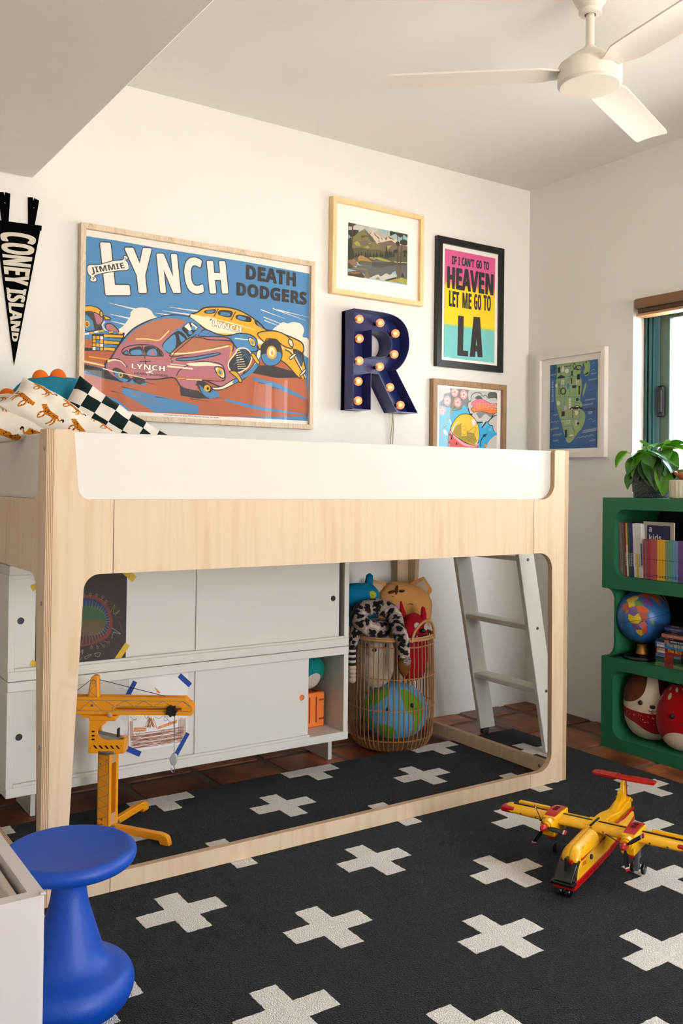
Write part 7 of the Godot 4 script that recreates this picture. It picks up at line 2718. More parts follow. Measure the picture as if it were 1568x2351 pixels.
	g.extrude(PackedVector2Array([Vector2(X.call(320), Y.call(870)), Vector2(X.call(555), Y.call(870)), Vector2(X.call(555), Y.call(842)), Vector2(X.call(320), Y.call(790))]), -0.019, 0.019, 0.001)
	part("seat", g, mat(Color(0.5, 0.49, 0.48), 0.6), o)
	g = G.new()
	g.span(Vector3(X.call(530), Y.call(850), -0.01), Vector3(X.call(555), Y.call(742), 0.008), 0.002)
	part("console", g, M.black, o)
	g = G.new()
	g.span(Vector3(X.call(140), Y.call(608), -0.028), Vector3(X.call(240), Y.call(575), 0.026), 0.001)
	g.extrude(outline.call([230, 635, 4, 520, 635, 12, 537, 620, 12, 537, 580, 18, 230, 575, 4]), -0.032, 0.032, 0.002)
	part("cab_roof", g, yel, o)
	g = G.new()
	g.x = Transform3D(Basis.IDENTITY, Vector3(X.call(468), Y.call(578), 0.0345))
	g.ball(Vector3(0, 0.004, 0), Vector3(0.0085, 0.0085, 0.007), 18, 12)
	part("peg", g, wood, o)
	# clear bubble window: a quarter barrel
	g = G.new()
	var p := PackedVector3Array()
	for j in 9:
		for i in 13:
			var a := PI / 2 * i / 12.0
			p.append(Vector3(X.call(432) + sin(a) * 0.0545, Y.call(846) + cos(a) * 0.074, 0.020 - 0.040 * j / 8.0))
	g.grid(p, 13, 9)
	var clear := mat(Color(0.93, 0.95, 0.95, 0.10), 0.05)
	clear.transparency = BaseMaterial3D.TRANSPARENCY_ALPHA
	part("bubble_window", g, clear, o)
	# boom: two plates with a slot, joined by blocks
	for s in 2:
		var z := 0.010 if s == 0 else -0.022
		var x0 := -190.0
		var top: PackedVector2Array = outline.call([x0, 572, 6, 520, 572, 0, 520, 514, 0, 505, 500, 0, 520, 486, 0, 1255, 486, 0, 1270, 500, 0, 1255, 514, 0, 520, 515, 0, 520, 573, 0, 1385, 572, 24, 1408, 550, 20, 1408, 470, 14, 1310, 374, 14, x0, 374, 8])
		g = G.new()
		# drawn in two pieces round the slot
		g.extrude(outline.call([x0, 572, 4, 1395, 572, 24, 1408, 520, 10, 1408, 514, 0, x0, 514, 0]), z, z + 0.012, 0.0008)
		g.extrude(outline.call([x0, 486, 0, 1408, 486, 0, 1408, 468, 10, 1312, 374, 14, x0, 374, 4]), z, z + 0.012, 0.0008)
		g.extrude(outline.call([x0, 515, 0, 508, 515, 8, 508, 485, 8, x0, 485, 0]), z, z + 0.012, 0.0)
		g.extrude(outline.call([1268, 515, 8, 1408, 515, 0, 1408, 485, 0, 1268, 485, 8]), z, z + 0.012, 0.0)
		var bp := part("boom_plate", g, yel, o)
		if s == 0:
			g = G.new()
			var seg := [[x0 + 20, 408, 1300, 408], [x0 + 20, 528, 490, 528], [1300, 408, 1388, 490], [1388, 490, 1386, 525], [1386, 525, 1280, 525], [1280, 525, 1278, 490], [1278, 490, 1262, 474], [490, 528, 490, 490], [490, 490, 512, 474], [490, 527, 1280, 525], [530, 470, 1250, 470]]
			for i in 2:
				seg.append([x0 + 40 + 260 * i, 528, x0 + 170 + 260 * i, 410])
				seg.append([x0 + 170 + 260 * i, 410, x0 + 300 + 260 * i, 528])
			for i in 4:
				seg.append([530 + 218 * i, 468, 628 + 218 * i, 410])
				seg.append([628 + 218 * i, 410, 730 + 218 * i, 468])
			seg.append([410, 412, 505, 472])
			for q: Array in seg:
				flat_line(g, Vector2(X.call(q[0]), Y.call(q[1])), Vector2(X.call(q[2]), Y.call(q[3])), 0.0018, 0.0225)
			part("lattice_print", g, line, bp)
			g = G.new()
			g.x = Transform3D(Basis(Vector3.RIGHT, PI / 2), Vector3(X.call(257), Y.call(467), 0.0222))
			g.cyl(Vector3.ZERO, 0.0042, 0.0012, 14)
			part("screw", g, M.screw, bp)
	for q: Array in [[1290, 1390, 420, 560], [-185, -110, 390, 560], [200, 500, 400, 560]]:
		g = G.new()
		g.span(Vector3(X.call(q[0]), Y.call(q[3]), -0.0105), Vector3(X.call(q[1]), Y.call(q[2]), 0.0105), 0.001)
		part("boom_block", g, yel, o)
	# tower peak
	for s in 1:
		g = G.new()
		g.extrude(outline.call([200, 378, 0, 327, 378, 0, 318, 132, 32, 238, 132, 40]), -0.0095, 0.0225, 0.003)
		var tp := part("peak", g, yel, o)
		g = G.new()
		for q: Array in [[218, 370, 240, 190], [304, 370, 296, 190], [240, 190, 268, 168], [268, 168, 296, 190], [225, 300, 298, 232], [225, 300, 305, 368]]:
			flat_line(g, Vector2(X.call(q[0]), Y.call(q[1])), Vector2(X.call(q[2]), Y.call(q[3])), 0.0016, 0.0230)
		for q in 16:
			var a := TAU * q / 16
			var b := TAU * (q + 1) / 16
			flat_line(g, Vector2(X.call(268), Y.call(200)) + Vector2.from_angle(a) * 0.006, Vector2(X.call(268), Y.call(200)) + Vector2.from_angle(b) * 0.006, 0.0016, 0.0230)
		part("lattice_print", g, line, tp)
	# strings, knob, hook
	g = G.new()
	g.rod(Vector3(X.call(322), Y.call(187), 0.004), Vector3(X.call(1075), Y.call(371), 0.0), 0.0011, 6)
	g.rod(Vector3(X.call(222), Y.call(187), 0.004), Vector3(X.call(-70), Y.call(425), 0.0), 0.0011, 6)
	g.rod(Vector3(X.call(1186), Y.call(540), 0.0), Vector3(X.call(1184), Y.call(1025), 0.0), 0.0010, 6)
	part("string", g, M.black, o)
	g = G.new()
	var star := PackedVector2Array()
	for i in 42:
		var a := TAU * i / 42
		star.append(Vector2(X.call(1170), Y.call(512)) + Vector2.from_angle(a) * (0.0175 + 0.0022 * cos(a * 7.0)))
	g.extrude(star, 0.024, 0.038, 0.002)
	part("star_knob", g, M.black, o)
	g = G.new()
	g.extrude(outline.call([1160, 1155, 20, 1205, 1152, 10, 1222, 1095, 10, 1215, 1030, 30, 1160, 1020, 25, 1150, 1065, 6, 1134, 1075, 4]), -0.007, 0.009, 0.0015)
	part("hook_block", g, mat(Color(0.75, 0.75, 0.74), 0.4, {"metal": 0.4}), o)
	g = G.new()
	var hp := PackedVector3Array()
	for q: Array in [[1182, 1152], [1186, 1175], [1196, 1205], [1188, 1236], [1172, 1243], [1158, 1225], [1152, 1192]]:
		hp.append(Vector3(X.call(q[0]), Y.call(q[1]), 0.0))
	g.tube(hp, PackedFloat32Array([0.0016]), 8)
	part("hook", g, M.screw, o)

func flat_line(g: G, a: Vector2, b: Vector2, w: float, z: float) -> void:
	var d := (b - a).normalized()
	var s := Vector2(-d.y, d.x) * w * 0.5
	a -= d * w * 0.4
	b += d * w * 0.4
	g.quad(Vector3(a.x - s.x, a.y - s.y, z), Vector3(b.x - s.x, b.y - s.y, z), Vector3(b.x + s.x, b.y + s.y, z), Vector3(a.x + s.x, a.y + s.y, z))

func stool() -> void:
	var o := MeshInstance3D.new()
	var g := G.new()
	var raw := PackedVector2Array([Vector2(0, 0.0), Vector2(0.06, 0.002), Vector2(0.10, 0.012), Vector2(0.128, 0.030), Vector2(0.1405, 0.056), Vector2(0.140, 0.078), Vector2(0.129, 0.096), Vector2(0.108, 0.107), Vector2(0.089, 0.118), Vector2(0.075, 0.137), Vector2(0.065, 0.165), Vector2(0.054, 0.200), Vector2(0.044, 0.233), Vector2(0.038, 0.262), Vector2(0.038, 0.285), Vector2(0.048, 0.303), Vector2(0.078, 0.314), Vector2(0.116, 0.320), Vector2(0.136, 0.329), Vector2(0.1425, 0.343), Vector2(0.139, 0.354), Vector2(0.129, 0.3595), Vector2(0.112, 0.3575), Vector2(0.06, 0.352), Vector2(0, 0.350)])
	g.lathe(Canvas.curve(raw, false, 5), 72, 80)
	o.mesh = mesh_of(g)
	o.material_override = mat(Color(0.0, 0.27, 0.66), 0.48, {"bump": M.fuzz, "tri": Vector3(12, 12, 12), "deep": 0.02, "spec": 0.5})
	o.name = "stool"
	add_child(o)
	o.position = Vector3(-2.961, 0.0105, 1.564)
	tag(o, "glossy blue plastic hourglass stool next to the white bin", "stool")

func bin() -> void:
	var o := thing("toy_bin", "white open topped bin at the lower left corner beside the blue stool", "bin", Vector3(-3.50, 0.0105, 1.62))
	var m := mat(Color(0.79, 0.76, 0.75), 0.4)
	var x0 := -0.35
	var x1 := 0.347
	var z0 := -0.40
	var z1 := 0.433
	var y := 0.489
	var t := 0.024
	var outer := rounded([Vector3(x0, -z1, 0.012), Vector3(x1, -z1, 0.012), Vector3(x1, -z0, 0.012), Vector3(x0, -z0, 0.012)], 5)
	var inner := PackedVector2Array()
	for p in outer:
		inner.append(Vector2(clampf(p.x, x0 + t, x1 - t), clampf(p.y, -z1 + t, -z0 - t)))
	var g := G.new()
	g.x = Transform3D(Basis(Vector3.RIGHT, -PI / 2), Vector3.ZERO)
	g.ring(outer, inner, 0.0, y)
	part("walls", g, m, o)
	g = G.new()
	g.span(Vector3(x0 + t, 0.34, z0 + t), Vector3(x1 - t - 0.006, 0.352, z1 - t), 0.001)
	part("tray", g, m, o)
	g = G.new()
	g.span(Vector3(x1 - t - 0.022, 0.353, z0 + t), Vector3(x1 - t - 0.008, y - 0.012, z1 - t - 0.004), 0.002)
	part("lining_board", g, mat(Color(0.78, 0.74, 0.70), 0.5), o)
	g = G.new()
	g.span(Vector3(x1 - 0.010, y - 0.002, z1 - 0.010), Vector3(x1, y + 0.003, z1), 0.002)
	part("corner_cap", g, m, o)

# ---------------------------------------------------------------- toy plane, built of bricks
func toy_plane() -> void:
	var o := thing("toy_plane", "yellow and red brick-built toy fire plane parked on the rug", "toy plane", Vector3(-1.3535, 0.0108, 1.6525), deg_to_rad(-158.3))
	var yel := mat(Color(0.90, 0.66, 0.03), 0.28, {"spec": 0.5})
	var red := mat(Color(0.66, 0.03, 0.03), 0.28, {"spec": 0.5})
	var blk := mat(Color(0.025, 0.025, 0.025), 0.28)
	var grey := mat(Color(0.33, 0.34, 0.35), 0.35)
	var lite := mat(Color(0.72, 0.72, 0.72), 0.35)
	var g := G.new()
	# hull, drawn from the side
	g.extrude(Canvas.pts([0.262, 0.040, 0.255, 0.072, 0.235, 0.090, 0.06, 0.103, -0.06, 0.106, -0.16, 0.098, -0.262, 0.088, -0.270, 0.066, -0.20, 0.058, 0.0, 0.040]), -0.029, 0.029, 0.002)
	var hull := part("fuselage", g, yel, o)
	g = G.new()
	g.extrude(Canvas.pts([0.292, 0.026, 0.292, 0.043, 0.255, 0.046, 0.0, 0.048, -0.20, 0.064, -0.262, 0.074, -0.262, 0.062, -0.20, 0.050, 0.0, 0.028, 0.2, 0.024]), -0.032, 0.032, 0.0015)
	part("keel", g, red, o)
	for s: float in [-1.0, 1.0]:
		g = G.new()
		g.span(Vector3(0.03, 0.0915, s * 0.0295 - 0.0015), Vector3(0.235, 0.0985, s * 0.0295 + 0.0015), 0.0005)
		part("side_stripe", g, red, hull)
		g = G.new()
		for i in 9:
			g.x = Transform3D(Basis(Vector3.RIGHT, PI / 2), Vector3(0.22 - i * 0.03, 0.036 + absf(i - 3.0) * 0.0008, s * 0.0325))
			g.cyl(Vector3(0, -0.0006, 0), 0.0022, 0.0012, 10)
		part("pin_hole", g, mat(Color(0.25, 0.02, 0.02), 0.5), hull)
		g = G.new()
		g.x = Transform3D(Basis(Vector3.RIGHT, PI / 2), Vector3(0.155, 0.078, s * 0.030))
		g.cyl(Vector3(0, -0.004, 0), 0.0075, 0.008, 16, -1.0, 0.001)
		part("side_knob", g, blk, hull)
	g = G.new()
	g.x = Transform3D(Basis(Vector3(-1, 0, 0), Vector3.UP, Vector3(0, 0, -1)), Vector3(0.225, 0.067, -0.0293))
	g.text("FIRE", 0.0165, 700)
	part("lettering", g, red, hull)
	# rounded tank cover in two halves on the front
	for s: float in [-1.0, 1.0]:
		var p := PackedVector3Array()
		var nu := 15
		var sec := [[0.252, 0.30, 0.092], [0.249, 0.62, 0.092], [0.240, 0.86, 0.093], [0.226, 0.97, 0.094], [0.21, 1.0, 0.0945], [0.15, 1.0, 0.098], [0.085, 1.0, 0.101]]
		for q: Array in sec:
			for i in nu:
				var a := PI * 0.5 * i / (nu - 1)
				p.append(Vector3(q[0], q[2] - 0.006 + pow(cos(a), 0.75) * 0.037 * q[1], s * (0.0006 + sin(a) * 0.0305 * lerpf(q[1], 1.0, 0.3))))
		g = G.new()
		g.grid(mirrored(p, nu), nu, sec.size()) if s < 0 else g.grid(p, nu, sec.size())
		var fan := sec.size() - 1
		for i in nu - 1:
			g.tri(p[fan * nu + i], p[fan * nu + i + 1], Vector3(0.085, 0.095, s * 0.0006))
			g.tri(p[i + 1], p[i], Vector3(0.252, 0.086, s * 0.0006))
		part("tank_cover", g, yel, o)
	g = G.new()
	for q: Array in [[0.10, 0.020], [0.14, 0.020], [0.18, 0.020], [0.12, -0.022], [0.16, -0.022], [0.20, -0.022]]:
		g.span(Vector3(q[0], 0.115, q[1] - 0.003), Vector3(q[0] + 0.006, 0.1205 if q[1] > 0 else 0.1195, q[1] + 0.003), 0.001)
	part("cover_stud", g, yel, o)
	# black nose and windscreen
	g = G.new()
	g.extrude(Canvas.pts([0.254, 0.045, 0.302, 0.040, 0.305, 0.052, 0.288, 0.066, 0.262, 0.086, 0.246, 0.090]), -0.026, 0.026, 0.002)
	part("nose", g, blk, o)
	g = G.new()
	g.span(Vector3(0.284, 0.040, -0.034), Vector3(0.312, 0.049, 0.034), 0.002)
	g.span(Vector3(0.262, 0.070, -0.004), Vector3(0.282, 0.108, 0.004), 0.0015)
	for s: float in [-1.0, 1.0]:
		g.rod(Vector3(0.292, 0.052, s * 0.027), Vector3(0.246, 0.094, s * 0.028), 0.003, 8)
	part("windscreen_frame", g, blk, o)
	g = G.new()
	g.span(Vector3(0.250, 0.086, -0.012), Vector3(0.262, 0.094, 0.002), 0.001)
	part("cockpit_lever", g, red, o)
	# wings with a hump over the fuselage
	for s: float in [-1.0, 1.0]:
		var p := PackedVector3Array()
		var prof := [[0.074, 0.118], [0.077, 0.124], [0.072, 0.132], [0.060, 0.137], [0.040, 0.139], [0.015, 0.136], [-0.006, 0.131], [-0.008, 0.127], [0.0, 0.124], [0.03, 0.118], [0.06, 0.115]]
		var np := prof.size()
		var st := [0.004, 0.115, 0.26, 0.285]
		for b: float in st:
			var sc := 1.0 if b < 0.2 else (0.86 if b < 0.27 else 0.74)
			for i in np:
				p.append(Vector3(0.045 + (prof[i][0] - 0.045) * sc, 0.127 + (prof[i][1] - 0.127) * sc, b * s))
		g = G.new()
		if s > 0:
			g.grid(mirrored(p, np), np, st.size(), true)
		else:
			g.grid(p, np, st.size(), true)
		for i in np:
			var a := p[3 * np + i]
			var b := p[3 * np + (i + 1) % np]
			if s > 0:
				g.tri(b, a, Vector3(0.04, 0.127, 0.285 * s))
			else:
				g.tri(a, b, Vector3(0.04, 0.127, 0.285 * s))
		var wing := part("wing", g, yel, o)
		g = G.new()
		g.span(Vector3(0.028, 0.1345, minf(s * 0.01, s * 0.265)), Vector3(0.036, 0.1402, maxf(s * 0.01, s * 0.265)), 0.0006)
		part("black_strip", g, blk, wing)
		g = G.new()
		g.span(Vector3(-0.012, 0.129, minf(s * 0.16, s * 0.262)), Vector3(0.004, 0.137, maxf(s * 0.16, s * 0.262)), 0.001)
		part("flap", g, yel, wing)
		g = G.new()
		g.x = Transform3D(Basis.IDENTITY, Vector3(0.054, 0.126, s * 0.272))
		g.box(Vector3.ZERO, Vector3(0.034, 0.018, 0.046), 0.004)
		part("wing_tip", g, red, wing)
		g = G.new()
		for b: float in [0.04, 0.085, 0.175, 0.225]:
			g.x = Transform3D(Basis(Vector3(0, 0, 1), -PI / 2), Vector3(0.0725, 0.124, s * b))
			g.cyl(Vector3(0, -0.0004, 0), 0.003, 0.0035, 12)
		part("pin_hole", g, mat(Color(0.42, 0.28, 0.02), 0.5), wing)
		# engine nacelle
		g = G.new()
		g.span(Vector3(-0.01, 0.088, s * 0.121 - 0.020), Vector3(0.105, 0.146, s * 0.121 + 0.020), 0.003)
		g.x = Transform3D(Basis(Vector3(0, 0, 1), -PI / 2), Vector3(0.104, 0.124, s * 0.121))
		g.cyl(Vector3.ZERO, 0.0205, 0.020, 28, 0.0185, 0.001)
		g.cyl(Vector3(0, 0.02, 0), 0.0135, 0.008, 24)
		var nac := part("nacelle", g, yel, o)
		g = G.new()
		var cp := PackedVector3Array()
		for j in 2:
			for i in 9:
				var u := i / 8.0
				cp.append(Vector3(0.095 - 0.105 * u, 0.1465 + 0.007 * sin(PI * u), s * 0.121 + (0.0165 if j == 0 else -0.0165)))
		g.grid(cp, 9, 2)
		g.span(Vector3(-0.012, 0.140, s * 0.121 - 0.0165), Vector3(0.0, 0.147, s * 0.121 + 0.0165), 0.001)
		g.span(Vector3(0.03, 0.077, s * 0.121 - 0.013), Vector3(0.095, 0.089, s * 0.121 + 0.013), 0.002)
		part("engine_cover", g, red, nac)
		g = G.new()
		for i in 5:
			g.span(Vector3(0.022 + i * 0.008, 0.1525, s * 0.121 - 0.007), Vector3(0.0245 + i * 0.008, 0.1545, s * 0.121 + 0.007))
		part("vent_slot", g, mat(Color(0.2, 0.01, 0.01), 0.5), nac)
		# propeller
		var pr := Node3D.new()
		pr.name = "propeller" if s < 0 else "propeller_001"
		o.add_child(pr)
		pr.position = Vector3(0.137, 0.124, s * 0.121)
		g = G.new()
		g.x = Transform3D(Basis(Vector3(0, 0, 1), -PI / 2), Vector3.ZERO)
		g.lathe(PackedVector2Array([Vector2(0, -0.006), Vector2(0.0095, -0.005), Vector2(0.011, 0.004), Vector2(0.0095, 0.012), Vector2(0.006, 0.021), Vector2(0, 0.023)]), 20, 60)
		part("spinner", g, red, pr)
		for kk in 3:
			var a := (deg_to_rad(28.0) if s > 0 else deg_to_rad(-52.0)) + TAU * kk / 3.0
			g = G.new()
			g.x = Transform3D(Basis(Vector3(1, 0, 0), a) * Basis(Vector3.UP, 0.5), Vector3.ZERO)
			g.extrude(rounded([Vector3(-0.0025, 0.008, 0), Vector3(0.0025, 0.008, 0), Vector3(0.0085, 0.028, 0.01), Vector3(0.0075, 0.070, 0.005), Vector3(-0.0075, 0.070, 0.005), Vector3(-0.0085, 0.028, 0.01)], 4), -0.0012, 0.0012, 0.0003)
			var bl := part("propeller_blade", g, blk, pr)
			g = G.new()
			g.x = Transform3D(Basis(Vector3(1, 0, 0), a) * Basis(Vector3.UP, 0.5), Vector3.ZERO)
			g.extrude(PackedVector2Array([Vector2(-0.0078, 0.062), Vector2(0.0078, 0.062), Vector2(0.0074, 0.0695), Vector2(-0.0074, 0.0695)]), -0.0015, 0.0015)
			part("red_tip", g, red, bl)
			g = G.new()
			g.x = Transform3D(Basis(Vector3(1, 0, 0), a) * Basis(Vector3.UP, 0.5), Vector3.ZERO)
			g.extrude(PackedVector2Array([Vector2(-0.0079, 0.059), Vector2(0.0079, 0.059), Vector2(0.0079, 0.063), Vector2(-0.0079, 0.063)]), -0.0016, 0.0016)
			part("white_tip_band", g, lite, bl)
		# main gear
		g = G.new()
		g.span(Vector3(0.008, 0.02, s * 0.121 - 0.006), Vector3(0.020, 0.090, s * 0.121 + 0.006), 0.001)
		g.span(Vector3(-0.012, 0.045, s * 0.121 - 0.005), Vector3(0.010, 0.088, s * 0.121 + 0.005), 0.001)
		g.rod(Vector3(0.0, 0.016, s * 0.121 - 0.022), Vector3(0.0, 0.016, s * 0.121 + 0.022), 0.003, 8)
		g.span(Vector3(-0.004, 0.012, s * 0.121 - 0.005), Vector3(0.020, 0.028, s * 0.121 + 0.005), 0.001)
		var leg := part("landing_gear", g, grey, o)
		for w: float in [-1.0, 1.0]:
			wheel(leg, Vector3(0.0, 0.0165, s * 0.121 + w * 0.016), 0.0165, 0.010, blk, lite)
	g = G.new()
	g.span(Vector3(-0.005, 0.100, -0.030), Vector3(0.07, 0.136, 0.030), 0.004)
	part("wing_box", g, yel, o)
	g = G.new()
	g.span(Vector3(0.0, 0.1355, -0.003), Vector3(0.0765, 0.1405, 0.003), 0.001)
	part("black_strip", g, blk, o)
	# spine running back to the fin
	g = G.new()
	g.extrude(Canvas.pts([0.0, 0.104, 0.0, 0.134, -0.06, 0.132, -0.15, 0.118, -0.215, 0.128, -0.262, 0.124, -0.262, 0.086]), -0.021, 0.021, 0.003)
	g.extrude(Canvas.pts([-0.13, 0.115, -0.215, 0.150, -0.240, 0.150, -0.24, 0.11]), -0.009, 0.009, 0.001)
	part("rear_spine", g, yel, o)
	g = G.new()
	for s: float in [-1.0, 1.0]:
		g.extrude(Canvas.pts([-0.03, 0.106, -0.16, 0.096, -0.255, 0.100, -0.255, 0.108, -0.16, 0.106, -0.03, 0.113]), s * 0.0305 - 0.001, s * 0.0305 + 0.001)
	part("rear_stripe", g, red, o)
	# fin, rudder and tailplane
	g = G.new()
	g.extrude(Canvas.pts([-0.205, 0.118, -0.222, 0.160, -0.233, 0.198, -0.246, 0.198, -0.256, 0.118]), -0.006, 0.006, 0.001)
	g.span(Vector3(-0.262, 0.116, -0.020), Vector3(-0.238, 0.134, 0.020), 0.002)
	g.span(Vector3(-0.228, 0.130, -0.010), Vector3(-0.208, 0.160, 0.010), 0.001)
	g.rod(Vector3(-0.25, 0.128, -0.027), Vector3(-0.25, 0.128, 0.027), 0.0045, 10)
	part("fin", g, yel, o)
	g = G.new()
	g.extrude(Canvas.pts([-0.252, 0.122, -0.246, 0.198, -0.262, 0.198, -0.276, 0.122]), -0.004, 0.004, 0.001)
	part("rudder", g, red, o)
	g = G.new()
	g.span(Vector3(-0.262, 0.196, -0.018), Vector3(-0.222, 0.203, 0.018), 0.0015)
	for s: float in [-1.0, 1.0]:
		g.x = Transform3D(Basis(Vector3(1, 0, 0), PI / 2), Vector3(0, 0.204, 0))
		g.extrude(Canvas.pts([-0.221, s * 0.017, -0.226, s * 0.085, -0.230, s * 0.102, -0.256, s * 0.102, -0.264, s * 0.085, -0.266, s * 0.017]), 0.0, 0.009, 0.0015)
		g.x = Transform3D.IDENTITY
	part("tailplane", g, red, o)
	g = G.new()
	for s: float in [-1.0, 1.0]:
		g.span(Vector3(-0.258, 0.2035, s * 0.0815 - 0.0008), Vector3(-0.230, 0.2045, s * 0.0815 + 0.0008))
		g.span(Vector3(-0.262, 0.2035, s * 0.022 - 0.0008), Vector3(-0.226, 0.2045, s * 0.022 + 0.0008))
	part("hinge_line", g, mat(Color(0.25, 0.01, 0.01), 0.5), o)
	# nose wheel
	g = G.new()
	g.rod(Vector3(0.278, 0.045, 0), Vector3(0.278, 0.013, 0), 0.004, 10)
	g.rod(Vector3(0.278, 0.0135, -0.012), Vector3(0.278, 0.0135, 0.012), 0.0025, 8)
	var nl := part("nose_gear", g, grey, o)
	for w: float in [-1.0, 1.0]:
		wheel(nl, Vector3(0.278, 0.0135, w * 0.012), 0.0135, 0.008, blk, lite)

func mirrored(p: PackedVector3Array, nu: int) -> PackedVector3Array:
	var o := PackedVector3Array()
	for j in p.size() / nu:
		for i in nu:
			o.append(p[j * nu + nu - 1 - i])
	return o

func wheel(parent: Node3D, at: Vector3, r: float, w: float, tyre: Material, hub: Material) -> void:
	var g := G.new()
	g.x = Transform3D(Basis(Vector3.RIGHT, PI / 2), at)
	g.lathe(PackedVector2Array([Vector2(r * 0.5, -w * 0.5), Vector2(r * 0.88, -w * 0.5), Vector2(r, -w * 0.3), Vector2(r, w * 0.3), Vector2(r * 0.88, w * 0.5), Vector2(r * 0.5, w * 0.5)]), 22)
	g.cyl(Vector3(0, -w * 0.46, 0), r * 0.58, w * 0.92, 18)
	part("wheel", g, tyre, parent)

# ---------------------------------------------------------------- books
func book(label: String, at: Vector3, size: Vector3, tilt: float, cover: Material, pages: Material, group := "") -> Node3D:
	# size: thickness along z, height, depth along x; spine towards -x
	var o := thing("book", label, "book", at, 0.0, group)
	o.rotation.x = tilt
	var g := G.new()
	var h := size.y
	var d := size.z
	var t := size.x
	g.span(Vector3(0, 0, 0), Vector3(0.0016, h, t), 0.0006)
	g.span(Vector3(0.001, 0, 0), Vector3(d, h, 0.0012), 0.0004)
	g.span(Vector3(0.001, 0, t - 0.0012), Vector3(d, h, t), 0.0004)
	part("cover", g, cover, o)
	g = G.new()
	g.span(Vector3(0.0015, 0.002, 0.0012), Vector3(d - 0.003, h - 0.002, t - 0.0012))
	part("pages", g, pages, o)
	return o

func spine_text(o: Node3D, s: String, y_top: float, size: float, t: float, c: Color) -> void:
	var g := G.new()
	# reads downwards on the face turned to -x
	g.x = Transform3D(Basis(Vector3(0, -1, 0), Vector3(0, 0, 1), Vector3(-1, 0, 0)), Vector3(-0.0004, y_top, t * 0.5 - size * 0.25))
	g.text(s, size, 700)
	part("spine_title", g, mat(c, 0.8), o)

